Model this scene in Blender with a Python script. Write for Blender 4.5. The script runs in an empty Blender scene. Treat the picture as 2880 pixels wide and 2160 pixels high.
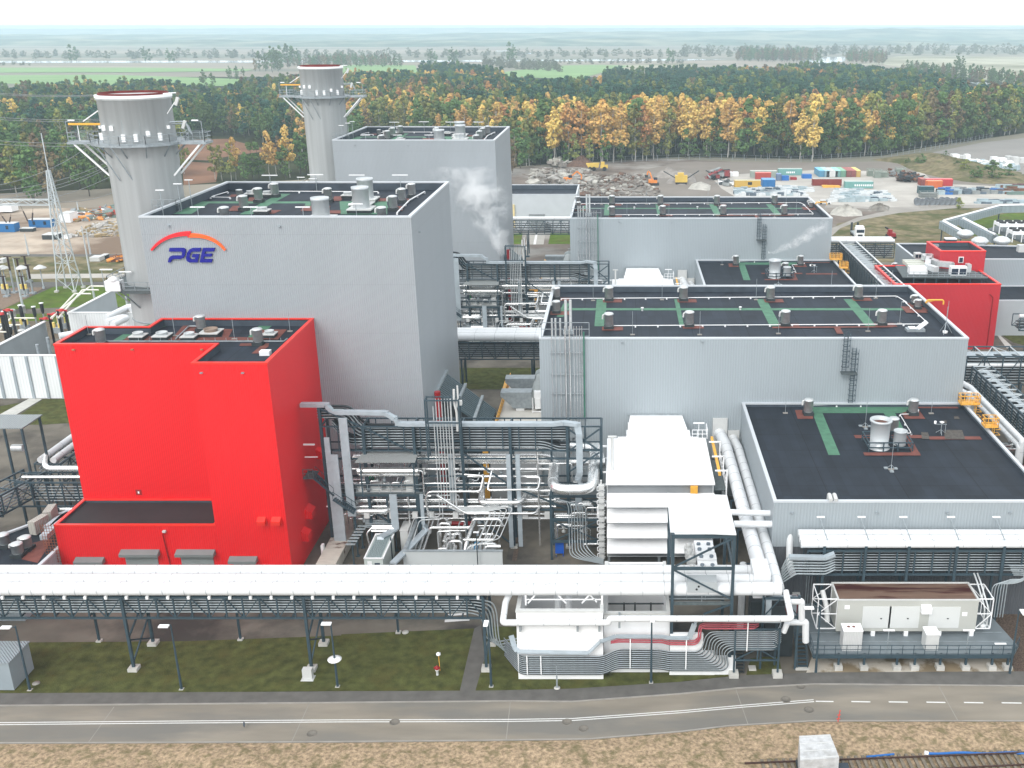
import bpy,math,random
from mathutils import Vector,Matrix
random.seed(7)
R=math.radians
sc=bpy.context.scene
CAM_H,CAM_F,CAM_CX,CAM_CY,CAM_P=59.0,2845.4,1744.0,1080.0,0.3401
cd=bpy.data.cameras.new('camera');cam=bpy.data.objects.new('camera',cd);sc.collection.objects.link(cam)
cd.sensor_width=36;cd.lens=36*CAM_F/2880;cd.shift_x=(1440-CAM_CX)/2880;cd.shift_y=0
cd.clip_start=1;cd.clip_end=60000
cam.location=(0,0,CAM_H);cam.rotation_euler=(math.pi/2-CAM_P,0,0)
sc.camera=cam
SUN_EL,SUN_AZ=42,205
w=bpy.data.worlds.new('World');sc.world=w;w.use_nodes=True
nt=w.node_tree;nt.nodes.clear()
sky=nt.nodes.new('ShaderNodeTexSky');sky.sky_type='NISHITA';sky.sun_disc=False
sky.sun_elevation=R(SUN_EL);sky.sun_rotation=R(SUN_AZ);sky.air_density=1.0;sky.dust_density=3.0;sky.ozone_density=1.0
hs=nt.nodes.new('ShaderNodeHueSaturation');hs.inputs['Saturation'].default_value=0.30
mx=nt.nodes.new('ShaderNodeMixRGB');mx.inputs[0].default_value=0.65;mx.inputs[2].default_value=(9.0,9.3,9.5,1)
bg=nt.nodes.new('ShaderNodeBackground');bg.inputs[1].default_value=0.14
out=nt.nodes.new('ShaderNodeOutputWorld')
nt.links.new(sky.outputs[0],hs.inputs['Color']);nt.links.new(hs.outputs[0],mx.inputs[1])
nt.links.new(mx.outputs[0],bg.inputs[0]);nt.links.new(bg.outputs[0],out.inputs[0])
sd=bpy.data.lights.new('sun','SUN');sun=bpy.data.objects.new('sun',sd);sc.collection.objects.link(sun)
sd.energy=0.9;sd.angle=R(25);sd.color=(1,0.97,0.92)
sun.rotation_euler=(R(90-SUN_EL),0,R(-25))
sc.view_settings.view_transform='Standard';sc.view_settings.look='None'
sc.view_settings.exposure=0.62;sc.view_settings.gamma=1
sc.cycles.max_bounces=12;sc.cycles.diffuse_bounces=3;sc.cycles.transparent_max_bounces=12
sc.cycles.volume_bounces=12
sc.cycles.volume_step_rate=4;sc.cycles.volume_max_steps=64
_cp,_sp=math.cos(CAM_P),math.sin(CAM_P)
ZW={0: (0,0,1),1: (0,0,2.304),2: (960,0,2.304),3: (1920,0,2.304),4: (0,720,2.304),5: (960,720,2.304),
  6: (1920,720,2.304),7: (0,1440,2.304),8: (960,1440,2.304),9: (1920,1440,2.304),'a': (880,1040,5.027),
  'b': (1280,1040,5.027),'c': (880,1330,5.027),'d': (1280,1330,5.027),'e': (1680,1120,3.95),'f': (1680,1400,3.95),
  'h': (0,540,5.027),'i': (0,840,6.9125),'j': (0,1160,3.771),'k': (1240,680,4.608),'l': (2400,560,4.608),
  'm': (2480,900,3.95),'n': (1980,460,4.809),'o': (2420,380,4.809),'p': (1420,440,3.814),'q': (2560,920,6.9125),
  'r': (500,480,2.836)}
def _ray(k,x,y):
 a,b,s=ZW[k];u=a+x/s;v=b+y/s
 bb=-(v-CAM_CY)/CAM_F
 return (u-CAM_CX)/CAM_F,_cp+bb*_sp,-_sp+bb*_cp
def G(k,x,y,z=0.0):
 """where the sight line of a survey mark meets the level z -> (X, Y)"""
 d=_ray(k,x,y);t=(z-CAM_H)/d[2];return (d[0]*t,d[1]*t)
def VY(k,x,y,Y):
 """... meets the upright plane at depth Y -> (X, Z)"""
 d=_ray(k,x,y);t=Y/d[1];return (d[0]*t,CAM_H+d[2]*t)
class M:
 def __init__(s): s.v=[];s.f=[];s.mi=[];s.cur=0;s.sm=[]
 def add(s,vs,fs,smooth=False):
  o=len(s.v);s.v+=[tuple(p) for p in vs]
  for f in fs: s.f.append(tuple(i+o for i in f));s.mi.append(s.cur);s.sm.append(smooth)
  return s
 def box(s,x0,y0,z0,x1,y1,z1):
  if x0>x1: x0,x1=x1,x0
  if y0>y1: y0,y1=y1,y0
  if z0>z1: z0,z1=z1,z0
  return s.add([(x0,y0,z0),(x1,y0,z0),(x1,y1,z0),(x0,y1,z0),(x0,y0,z1),(x1,y0,z1),(x1,y1,z1),(x0,y1,z1)],
      [(0,3,2,1),(4,5,6,7),(0,1,5,4),(1,2,6,5),(2,3,7,6),(3,0,4,7)])
 def ob(s,c,size,rz=0.0,rx=0.0,ry=0.0):
  m=Matrix.Rotation(rz,3,'Z') @ Matrix.Rotation(ry,3,'Y') @ Matrix.Rotation(rx,3,'X');a,b,h=size[0]/2,size[1]/2,size[2]/2
  pts=[Vector(c)+m @ Vector(p) for p in [(-a,-b,-h),(a,-b,-h),(a,b,-h),(-a,b,-h),(-a,-b,h),(a,-b,h),(a,b,h),(-a,b,h)]]
  return s.add(pts,[(0,3,2,1),(4,5,6,7),(0,1,5,4),(1,2,6,5),(2,3,7,6),(3,0,4,7)])
 def beam(s,p,q,wd,h=None):
  h=h or wd;p=Vector(p);q=Vector(q);d=(q-p)
  if d.length<1e-5: return s
  d.normalize();up=Vector((0,0,1)) if abs(d.z)<0.95 else Vector((0,1,0))
  a=d.cross(up).normalized()*wd/2;b=a.cross(d).normalized()*h/2
  pts=[p-a-b,p+a-b,p+a+b,p-a+b,q-a-b,q+a-b,q+a+b,q-a+b]
  return s.add(pts,[(0,1,2,3),(7,6,5,4),(0,4,5,1),(1,5,6,2),(2,6,7,3),(3,7,4,0)])
 def tube(s,pts,r,n=8,bend=None,cap=True):
  P=[Vector(p) for p in pts]
  if len(P)>2:
   bd=bend if bend is not None else r*2.5;Q=[P[0]]
   for i in range(1,len(P)-1):
    a,b,c=P[i-1],P[i],P[i+1];l1=(a-b).length;l2=(c-b).length
    if min(l1,l2)<1e-4: continue
    t=min(bd,l1*0.48,l2*0.48)
    p0=b+(a-b).normalized()*t;p1=b+(c-b).normalized()*t
    for k in range(5):
     u=k/4;Q.append((1-u) **2*p0+2*u*(1-u)*b+u*u*p1)
   Q.append(P[-1]);P=Q
  vs=[];fs=[];prev=None
  for i,p in enumerate(P):
   if i==0: d=P[1]-P[0]
   elif i==len(P)-1: d=P[-1]-P[-2]
   else: d=(P[i+1]-P[i]).normalized()+(P[i]-P[i-1]).normalized()
   if d.length<1e-6: d=Vector((0,0,1))
   d.normalize()
   if prev is None:
    up=Vector((0,0,1)) if abs(d.z)<0.9 else Vector((1,0,0));a=d.cross(up).normalized()
   else: a=(prev-d*prev.dot(d));a=a.normalized() if a.length>1e-5 else d.cross(Vector((0,0,1))).normalized()
   prev=a;b=d.cross(a)
   for k in range(n):
    t=2*math.pi*k/n;vs.append(p+(a*math.cos(t)+b*math.sin(t))*r)
  for i in range(len(P)-1):
   for k in range(n): k2=(k+1) % n;fs.append((i*n+k,i*n+k2,(i+1)*n+k2,(i+1)*n+k))
  s.add(vs,fs,True)
  if cap:
   s.add(vs[:n][::-1],[tuple(range(n))]);s.add(vs[-n:],[tuple(range(n))])
  return s
 def lathe(s,cx,cy,prof,n=20,ax=None):
  vs=[];fs=[]
  for r,z in prof:
   for k in range(n): t=2*math.pi*k/n;vs.append((cx+r*math.cos(t),cy+r*math.sin(t),z))
  for i in range(len(prof)-1):
   for k in range(n): k2=(k+1) % n;fs.append((i*n+k,i*n+k2,(i+1)*n+k2,(i+1)*n+k))
  s.add(vs,fs,True)
  if prof[0][0]>.01: s.add(vs[:n][::-1],[tuple(range(n))])
  if prof[-1][0]>.01: s.add(vs[-n:],[tuple(range(n))])
  return s
 def prism(s,xy,z0,z1):
  n=len(xy);ar=sum(xy[i][0]*xy[(i+1) % n][1]-xy[(i+1) % n][0]*xy[i][1] for i in range(n))
  if ar<0: xy=xy[::-1]
  return s.add([(x,y,z0) for x,y in xy]+[(x,y,z1) for x,y in xy],
      [tuple(range(n))[::-1],tuple(range(n,2*n))]+[(i,(i+1) % n,(i+1) % n+n,i+n) for i in range(n)])
 def sheet(s,xy,z):
  n=len(xy);ar=sum(xy[i][0]*xy[(i+1) % n][1]-xy[(i+1) % n][0]*xy[i][1] for i in range(n))
  if ar<0: xy=xy[::-1]
  return s.add([(x,y,z) for x,y in xy],[tuple(range(n))])
 def build(s,name,mats,parent=None,org=None):
  me=bpy.data.meshes.new(name)
  if parent is not None: org=ORG[parent.name]
  elif org is None:
   xs=[p[0] for p in s.v];ys=[p[1] for p in s.v];zs=[p[2] for p in s.v]
   org=((min(xs)+max(xs))/2,(min(ys)+max(ys))/2,min(zs))
  me.from_pydata([(p[0]-org[0],p[1]-org[1],p[2]-org[2]) for p in s.v],[],s.f)
  for m in (mats if isinstance(mats,(list,tuple)) else [mats]): me.materials.append(m)
  me.polygons.foreach_set('material_index',s.mi);me.polygons.foreach_set('use_smooth',s.sm);me.update()
  o=bpy.data.objects.new(name,me);sc.collection.objects.link(o);ORG[o.name]=org
  if parent is not None: o.parent=parent
  else: o.location=org
  return o
ORG={}
def tag(o,label,cat,group=None,kind=None):
 if label: o['label']=label
 if cat: o['category']=cat
 if group: o['group']=group
 if kind: o['kind']=kind
 return o
def thing(name,label,cat,loc,group=None):
 o=bpy.data.objects.new(name,None);sc.collection.objects.link(o);o.location=loc;o.empty_display_size=1
 ORG[o.name]=tuple(loc);return tag(o,label,cat,group)
def solo(m,name,mat,label,cat,group=None): return tag(m.build(name,mat),label,cat,group)
def struct(m,name,mat): return tag(m.build(name,mat,org=(0,0,0)),None,None,None,'structure')
def clone(o,d,label=None,group=None,rz=None,sc_=None):
 def cp(x,par):
  c=x.copy();sc.collection.objects.link(c);ORG[c.name]=ORG[x.name]
  if par is not None: c.parent=par
  for ch in [k for k in KIDS.get(x.name,[])]: cp(ch,c)
  return c
 KIDS={}
 for k in o.children_recursive: KIDS.setdefault(k.parent.name,[]).append(k)
 c=cp(o,None);c.location=(o.location[0]+d[0],o.location[1]+d[1],o.location[2]+d[2])
 ORG[c.name]=tuple(c.location)
 if label: c['label']=label
 if group: c['group']=group
 if rz is not None: c.rotation_euler=(0,0,rz)
 if sc_: c.scale=sc_
 return c
def alb(c):
 q=max(c);k=.78 if q<.62 else min(1,.78+(q-.62))
 return tuple(x*k for x in c)
def mat(name,col,rough=0.6,metal=0.0,var=0.12,scale=0.4,bump=0.0,bscale=8.0,col2=None,detail=4,spec=0.4,emit=None,stretch=None,c2lo=.45,c2hi=.62):
 col=alb(col);col2=alb(col2) if col2 else None
 m=bpy.data.materials.new(name);m.use_nodes=True;t=m.node_tree;b=t.nodes['Principled BSDF'];L=t.links
 b.inputs['Roughness'].default_value=rough;b.inputs['Metallic'].default_value=metal
 b.inputs['Specular IOR Level'].default_value=spec
 tc=t.nodes.new('ShaderNodeTexCoord');src=tc.outputs['Object']
 if stretch:
  mp=t.nodes.new('ShaderNodeMapping');mp.inputs['Scale'].default_value=stretch;L.new(src,mp.inputs[0]);src2=mp.outputs[0]
 else: src2=src
 n=t.nodes.new('ShaderNodeTexNoise');n.inputs['Scale'].default_value=scale;n.inputs['Detail'].default_value=detail
 L.new(src2,n.inputs['Vector'])
 cr=t.nodes.new('ShaderNodeValToRGB');e=cr.color_ramp.elements
 lo=tuple(c*(1-var) for c in col);hi=tuple(min(1,c*(1+var)) for c in col)
 e[0].position=0.3;e[1].position=0.7;e[0].color=(*lo,1);e[1].color=(*hi,1)
 L.new(n.outputs[0],cr.inputs[0]);res=cr.outputs[0]
 if col2:
  n2=t.nodes.new('ShaderNodeTexNoise');n2.inputs['Scale'].default_value=scale*0.37;n2.inputs['Detail'].default_value=6;n2.inputs['Roughness'].default_value=.6
  L.new(src2,n2.inputs['Vector'])
  mr=t.nodes.new('ShaderNodeMapRange');mr.inputs[1].default_value=c2lo;mr.inputs[2].default_value=c2hi;L.new(n2.outputs[0],mr.inputs[0])
  mm=t.nodes.new('ShaderNodeMixRGB');mm.inputs[2].default_value=(*col2,1);L.new(mr.outputs[0],mm.inputs[0]);L.new(res,mm.inputs[1]);res=mm.outputs[0]
 L.new(res,b.inputs['Base Color'])
 if bump:
  n3=t.nodes.new('ShaderNodeTexNoise');n3.inputs['Scale'].default_value=bscale;L.new(src,n3.inputs['Vector'])
  bp=t.nodes.new('ShaderNodeBump');bp.inputs['Strength'].default_value=bump;bp.inputs['Distance'].default_value=.1
  L.new(n3.outputs[0],bp.inputs['Height']);L.new(bp.outputs[0],b.inputs['Normal'])
 if emit: b.inputs['Emission Color'].default_value=(*emit,1);b.inputs['Emission Strength'].default_value=1
 return m
def ribbed(name,col,pitch=0.25,depth=0.03,rough=0.45,metal=0.0,along='h',var=0.05,stain=0.0,seam=0.0):
 var*=.6
 """profiled sheet: ribs run upright ('h'), along Y ('x') or along X ('y')"""
 m=mat(name,col,rough,metal,var=var,scale=0.25,stretch=(1,1,.25));t=m.node_tree;L=t.links;b=t.nodes['Principled BSDF']
 tc=t.nodes.new('ShaderNodeTexCoord');sx=t.nodes.new('ShaderNodeSeparateXYZ');L.new(tc.outputs['Object'],sx.inputs[0])
 def math_(op,a,v):
  n=t.nodes.new('ShaderNodeMath');n.operation=op
  for i,q in enumerate((a,v)):
   if isinstance(q,(int,float)): n.inputs[i].default_value=q
   elif q is not None: L.new(q,n.inputs[i])
  return n.outputs[0]
 q=math_('ADD',sx.outputs[0],sx.outputs[1]) if along=='h' else sx.outputs[0 if along=='x' else 1]
 if along=='z': q=sx.outputs[2]
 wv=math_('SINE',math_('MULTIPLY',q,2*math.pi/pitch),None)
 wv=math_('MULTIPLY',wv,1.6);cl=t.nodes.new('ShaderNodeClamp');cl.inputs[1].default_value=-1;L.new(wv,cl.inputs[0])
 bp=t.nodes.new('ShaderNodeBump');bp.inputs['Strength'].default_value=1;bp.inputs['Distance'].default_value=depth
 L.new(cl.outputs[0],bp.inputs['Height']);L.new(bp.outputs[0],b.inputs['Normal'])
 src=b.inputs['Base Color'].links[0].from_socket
 ao=math_('MULTIPLY_ADD',cl.outputs[0],0.04);t.nodes[-1].inputs[2].default_value=.96  # groove shade baked into the base colour along the ribs
 if seam:
  fr=math_('FRACT',math_('DIVIDE',sx.outputs[2],seam),None);lt=math_('LESS_THAN',fr,0.07/seam)
  ao=math_('MULTIPLY',ao,math_('SUBTRACT',1.0,math_('MULTIPLY',lt,0.12)))
 mm=t.nodes.new('ShaderNodeMixRGB');mm.blend_type='MULTIPLY';mm.inputs[0].default_value=1
 cb=t.nodes.new('ShaderNodeCombineColor');[L.new(ao,cb.inputs[i]) for i in range(3)]
 L.new(src,mm.inputs[1]);L.new(cb.outputs[0],mm.inputs[2]);L.new(mm.outputs[0],b.inputs['Base Color'])
 return m
def membrane(name,col,sx_=7.3,sy_=5.0):
 """roof felt: strips about a metre wide, a wider grid of fixings"""
 m=mat(name,col,.75,0,var=.22,scale=0.35,spec=.25);t=m.node_tree;L=t.links;b=t.nodes['Principled BSDF']
 src=b.inputs['Base Color'].links[0].from_socket
 tc=t.nodes.new('ShaderNodeTexCoord')
 def br(w_,h_,mort,c1,c2,cm):
  n=t.nodes.new('ShaderNodeTexBrick');n.inputs['Scale'].default_value=1;n.inputs['Brick Width'].default_value=w_;n.inputs['Row Height'].default_value=h_
  n.inputs['Mortar Size'].default_value=mort;n.inputs['Color1'].default_value=(c1,)*3+(1,);n.inputs['Color2'].default_value=(c2,)*3+(1,);n.inputs['Mortar'].default_value=(cm,)*3+(1,)
  n.offset=0;L.new(tc.outputs['Object'],n.inputs['Vector']);return n.outputs[0]
 a=br(1.0,12,.02,.85,1.15,.7);c=br(sx_,sy_,.05,1,1,.45);k=src
 for q in (a,c):
  mm=t.nodes.new('ShaderNodeMixRGB');mm.blend_type='MULTIPLY';mm.inputs[0].default_value=1;L.new(k,mm.inputs[1]);L.new(q,mm.inputs[2]);k=mm.outputs[0]
 L.new(k,b.inputs['Base Color']);return m
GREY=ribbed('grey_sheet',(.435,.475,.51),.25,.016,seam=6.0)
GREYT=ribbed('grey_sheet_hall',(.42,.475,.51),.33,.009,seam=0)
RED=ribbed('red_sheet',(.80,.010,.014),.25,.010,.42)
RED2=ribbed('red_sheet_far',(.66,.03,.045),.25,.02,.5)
WHITE_SH=ribbed('white_sheet',(.80,.83,.84),.5,.012,.45)
WHITE_RF=ribbed('white_roof_sheet',(.74,.77,.79),.28,.03,.45,along='y')
CAPG=mat('parapet_cap',(.62,.66,.70),.4,.1,var=.04)
CAPR=mat('red_cap',(.80,.03,.018),.4,var=.04)
FELT=membrane('roof_felt',(.022,.031,.046))
FELT_X=membrane('roof_felt_low',(.019,.026,.038),8.2,4.8)
FELTW=mat('parapet_felt',(.06,.08,.105),.7,var=.2,scale=.8)
GREEN=mat('green_walkway',(.085,.225,.14),.7,var=.18,scale=1.2)
BROWN=mat('brown_walkway',(.20,.065,.05),.8,var=.2,scale=1.2)
ALU=mat('aluminium',(.66,.69,.70),.35,.35,var=.1,scale=2.2,bump=.06,bscale=5)
ALU2=mat('aluminium_jacket',(.84,.85,.85),.27,.85,var=.08,scale=3,bump=.10,bscale=3)
ZINC=mat('galvanised_steel',(.40,.45,.48),.5,.3,var=.18,scale=2)
DUCT=mat('pale_trunking',(.50,.57,.62),.45,.2,var=.10,scale=1)
STEEL=mat('slate_painted_steel',(.045,.078,.10),.5,.0,var=.15,scale=1)
STEEL2=mat('dark_steel',(.035,.045,.05),.6,0,var=.2,scale=1)
TRAY=mat('cable_tray_metal',(.46,.52,.55),.45,.3,var=.12,scale=2)
WHITE=mat('white_paint',(.84,.85,.86),.4,0,var=.03,scale=1)
WHITEP=mat('white_pipe_jacket',(.74,.76,.775),.38,0,var=.03,scale=.8,bump=.03,bscale=2)
OFFW=mat('offwhite_panel',(.66,.67,.66),.5,0,var=.06,scale=1)
YEL=mat('yellow_paint',(.80,.42,.06),.5,0,var=.08,scale=2)
REDP=mat('red_paint',(.34,.008,.012),.45,0,var=.08)
CONC=mat('concrete',(.36,.34,.31),.85,0,var=.15,scale=.6,bump=.1)
CONCL=mat('pale_concrete',(.62,.61,.57),.85,0,var=.12,scale=1)
STACKM=mat('stack_cladding',(.56,.585,.59),.5,.0,var=.13,scale=.5,stretch=(2.2,2.2,.06),detail=5)
RUST=mat('rusty_rim',(.17,.022,.02),.8,0,var=.3,scale=1)
BANDM=mat('pipe_band',(.58,.61,.63),.4,.1)
CABLE=mat('black_cables',(.030,.036,.042),.6,0)
BLACK=mat('black_rubber',(.02,.021,.023),.7,0,var=.2)
GLASS=mat('dark_glass',(.03,.05,.08),.12,0,var=.1)
BLUEC=mat('blue_paint',(.015,.16,.52),.5,0,var=.1)
GRATE=mat('floor_grating',(.11,.135,.14),.7,.1,var=.2,scale=3)
def rail(m,pts,h=1.1,closed=False,sp=1.6,w=.05):
 P=[Vector(p) for p in pts]
 if closed: P.append(P[0])
 for a,b in zip(P,P[1:]):
  n=max(1,round((b-a).length/sp))
  for z in (h,h*.55,.12): m.beam(a+Vector((0,0,z)),b+Vector((0,0,z)),w)
  for i in range(n+1):
   p=a.lerp(b,i/n);m.beam(p,p+Vector((0,0,h)),w)
 return m
def stairs(m,p,q,wd=.9,n=None):
 p=Vector(p);q=Vector(q);n=n or max(3,int(abs(q.z-p.z)/.2));d=(q-p);h=Vector((d.x,d.y,0)).normalized();s=Vector((-h.y,h.x,0))*wd/2
 m.beam(p-s,q-s,.06,.25);m.beam(p+s,q+s,.06,.25)
 for k in range(n):
  c=p.lerp(q,(k+.5)/n);m.beam(c-s,c+s,.26,.04)
 for sg in (-1,1):
  m.beam(p+s*sg+Vector((0,0,1)),q+s*sg+Vector((0,0,1)),.05)
  for k in range(0,n+1,4): c=p.lerp(q,k/n)+s*sg;m.beam(c,c+Vector((0,0,1)),.04)
def truss(m,a,b,z0,z1,wd=.16,bay=1.9,x=True,verts=True):
 a=Vector((a[0],a[1],0));b=Vector((b[0],b[1],0));L=(b-a).length;n=max(1,round(L/bay))
 Z0=Vector((0,0,z0));Z1=Vector((0,0,z1));m.beam(a+Z0,b+Z0,wd*1.2);m.beam(a+Z1,b+Z1,wd*1.2)
 for i in range(n+1):
  p=a.lerp(b,i/n)
  if verts: m.beam(p+Z0,p+Z1,wd*.9)
  if x and i<n:
   q=a.lerp(b,(i+1)/n)
   if i % 2: m.beam(p+Z1,q+Z0,wd*.6)
   else: m.beam(p+Z0,q+Z1,wd*.6)
def ladder_tray(m,pts,wd=.4,edge='z',h=.09):
 """a cable ladder: two rails with the cables between, drawn as a flat channel following pts"""
 for a,b in zip(pts,pts[1:]): m.beam(a,b,wd,h)
# GROUND
GRASS=mat('mown_grass',(.092,.102,.032),.95,0,var=.38,scale=.9,bump=.5,bscale=9,col2=(.11,.10,.03),detail=8,spec=.1,c2lo=.5,c2hi=.75)
GRASS2=mat('bright_grass',(.10,.16,.02),.95,0,var=.3,scale=.3,bump=.4,bscale=6,col2=(.13,.12,.04),detail=8,spec=.1,c2lo=.5,c2hi=.75)
DRY=mat('dry_grass_bank',(.43,.32,.21),.95,0,var=.45,scale=3.2,bump=.9,bscale=9,col2=(.20,.17,.09),detail=12,spec=.1,c2lo=.48,c2hi=.68)
ROADM=mat('worn_road',(.29,.258,.212),.85,0,var=.16,scale=.35,col2=(.21,.20,.18),detail=8,spec=.2,stretch=(.35,1.6,1))
SIDE=mat('footway_asphalt',(.15,.143,.133),.9,0,var=.16,scale=.8,detail=8,spec=.2)
YARD=mat('yard_concrete',(.185,.165,.135),.9,0,var=.25,scale=.25,col2=(.07,.062,.055),detail=8,spec=.2)
PALEC=mat('pale_yard',(.56,.53,.48),.9,0,var=.10,scale=.12,col2=(.46,.43,.39),detail=6,spec=.2)
DIRT=mat('rubble_dirt',(.20,.165,.14),.95,0,var=.3,scale=.12,bump=.8,bscale=.6,col2=(.36,.34,.31),detail=9,spec=.1)
DIRT2=mat('graded_dirt',(.27,.24,.21),.95,0,var=.12,scale=.05,detail=6,spec=.1)
SAND=mat('sandy_ground',(.54,.45,.36),.95,0,var=.22,scale=.08,bump=.5,bscale=.8,col2=(.24,.17,.12),detail=8,spec=.1)
SCRUB=mat('dry_scrub',(.24,.20,.115),.95,0,var=.35,scale=.35,bump=.9,bscale=1.5,col2=(.10,.11,.04),detail=9,spec=.1)
MEADOW=mat('valley_meadow',(.36,.31,.25),.95,0,var=.25,scale=.006,col2=(.20,.21,.16),detail=9,spec=.1,stretch=(.25,1.4,1))
FIELDG=mat('green_field',(.25,.40,.16),.95,0,var=.14,scale=.02,detail=6,spec=.1,stretch=(.4,2,1))
FIELDP=mat('pale_field',(.50,.48,.36),.95,0,var=.2,scale=.012,detail=8,spec=.1,col2=(.24,.23,.14))
REED=mat('reed_meadow',(.26,.14,.085),.95,0,var=.25,scale=.05,bump=.5,bscale=.5,detail=8,spec=.1)
WATER=mat('river_water',(.5,.55,.6),.08,0,var=.02,scale=.01,spec=1.0)
PAINT=mat('road_paint',(.72,.72,.70),.7,0,var=.08,scale=3)
GRAVEL=mat('brown_gravel',(.13,.095,.075),.95,0,var=.5,scale=6,bump=.8,bscale=10,detail=8,spec=.1)
ROOTG=mat('forest_floor',(.045,.05,.02),1,0,var=.4,scale=.1,detail=6,spec=.05)
g=M();g.sheet([(-16000,-120),(16000,-120),(16000,20000),(-16000,20000)],0);struct(g,'ground',MEADOW)
def area(name,pts,z,mt,k=None):
 xy=[G(*p) if len(p)>=3 else p for p in pts];m=M();m.sheet(xy,z);return struct(m,name,mt)
area('yard_ground',[(-200,60),(200,60),(200,268),(-200,268)],.004,YARD)
low=[(-150,72.6)]+[G(*p) for p in ((7,0,1500),(7,2212,1492),(8,1000,1482),(8,1600,1474),(8,2212,1424),(9,300,1388),(9,850,1356),(9,2212,1356))]+[(150,76.0)]
up=[(-150,79.3)]+[G(*p) for p in ((7,0,1258),(7,2212,1238),(8,1100,1228),(8,1500,1232),(8,2212,1180),(9,350,1145),(9,850,1118),(9,2212,1130))]+[(150,82)]
side=[(-150,81.5)]+[G(*p) for p in ((7,0,1180),(7,2212,1168),(8,1000,1162),(8,1500,1150),(8,2212,1105),(9,350,1065),(9,850,1045),(9,2212,1038))]+[(150,85)]
area('road',low+up[::-1],.008,ROADM)
m=M();m.prism([(x,y+.02) for x,y in up]+side[::-1],.006,.10);struct(m,'footway',SIDE)
m=M()
for a,b in zip(up,up[1:]): m.beam((a[0],a[1],.06),(b[0],b[1],.05),.12,.11)
for a,b in zip(low,low[1:]): m.beam((a[0],a[1],.05),(b[0],b[1],.04),.12,.09)
struct(m,'kerb',CONC)
verge=[(-260,-40),(260,-40),(260,76.0)]+low[::-1]+[(-260,72.6)]
m=M();nx,ny=200,26;X0,X1=-75,75;vs=[];fs=[]
def lowy(x):
 for a,b in zip(low,low[1:]):
  if a[0]<=x<=b[0]: return a[1]+(b[1]-a[1])*(x-a[0])/(b[0]-a[0])
 return 74
for i in range(nx+1):
 x=X0+(X1-X0)*i/nx;yt=lowy(x)-.1
 for j in range(ny+1):
  y=yt-26*(j/ny) **1.1;d=yt-y
  vs.append((x,y,.02+.35*min(1,d/1.2)*(.6+.4*math.sin(x*.31+y*.7)*math.sin(x*.13))+.09*math.sin(x*1.9+y*2.3)*min(1,d)))
for i in range(nx):
 for j in range(ny): a=i*(ny+1)+j;fs.append((a,a+1,a+ny+2,a+ny+1))
m.add(vs,fs,True);struct(m,'verge',DRY)
def stripe(m,pts,wd,z=.012):
 for (x0,y0),(x1,y1) in zip(pts,pts[1:]):
  d=Vector((x1-x0,y1-y0));n=Vector((-d.y,d.x)).normalized()*wd/2
  m.sheet([(x0-n.x,y0-n.y),(x1-n.x,y1-n.y),(x1+n.x,y1+n.y),(x0+n.x,y0+n.y)],z)
cl=[(-150,75.9)]+[G(*p) for p in ((7,0,1372),(7,1100,1362),(7,2212,1354),(8,500,1353),(8,1100,1351),(8,1500,1345),(8,2212,1294),(9,400,1258),(9,850,1223))]
m=M()
for o in (-.14,.14): stripe(m,[(x,y+o) for x,y in cl],.11)
for a,b in ((862,977),(1093,1216),(1335,1458),(1580,1702),(1823,1948),(2067,2196),(2310,2440)):
 stripe(m,[G(9,a,1227+(a-862)*.008),G(9,b,1228+(b-862)*.008)],.16)
stripe(m,[G(8,670,706),G(8,830,695)],.5,.008);stripe(m,[G(8,690,668),G(8,810,660)],.4,.008)
struct(m,'road_markings',PAINT)
m=M()
JN=mat('joint_tar',(.33,.31,.28),.9)
for p,q in (((7,740,1262),(7,570,1498)),((7,2005,1240),(7,1890,1490)),((8,1095,1232),(8,1068,1480)),((9,345,1150),(9,425,1380)),((9,1660,1130),(9,1785,1356))): stripe(m,[G(*p),G(*q)],.07,.011)
struct(m,'road_joints',JN)
IRON=mat('cast_iron',(.235,.215,.185),.8,.2,var=.2)
for k,(p,wh) in enumerate((((7,2020,1437),'left of the others, in the near lane'),((8,345,1362),'under the double line left of middle'),((8,1462,1362),'on the double line below the white boxes'),((8,1568,1405),'in the near lane right of middle'),((9,818,1284),'in the near lane where the dashes begin'),((9,668,1216),'on the double line just before the dashes'),((9,765,1132),'in the far lane by the steel stairs'))):
 x,y=G(*p);m=M();m.lathe(x,y,[(.48,.006),(.48,.022),(.40,.024),(.40,.016),(.0,.018)],18);solo(m,'manhole_cover',IRON,'round iron manhole cover '+wh,'manhole cover','manhole covers in the road')
Z_=.10
def lawn(pts,mt=GRASS,nm='lawn',z=.05):
 xy=[G(*p) if len(p)>=3 else p for p in pts];m=M();m.prism(xy,.002,z);return struct(m,nm,mt)
lawn([(7,-60,870),(7,120,848),(7,1200,840),(7,2212,803),(8,0,795),(8,862,757),(8,768,1160),(8,0,1160),(7,1100,1172),(7,0,1182)])
area('path',[(8,862,757),(8,905,735),(8,930,950),(8,868,1162),(8,768,1160)],.054,SIDE)
lawn([(8,908,870),(8,960,745),(8,1160,745),(8,1160,1000),(8,2212,1000),(9,0,1010),(9,335,1000),(9,335,1062),(9,0,1098),(8,2212,1106),(8,1500,1150),(8,1000,1163),(8,870,1163)])
lawn([(9,440,950),(9,620,930),(9,645,1050),(9,410,1068)])
area('gravel_bed',[(9,2010,660),(9,2330,660),(9,2330,1035),(9,2150,1035)],.03,GRAVEL)
area('gravel_bed',[('d',880,870),('d',935,890),('d',870,1250),('d',800,1250)],.03,GRAVEL)
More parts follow.
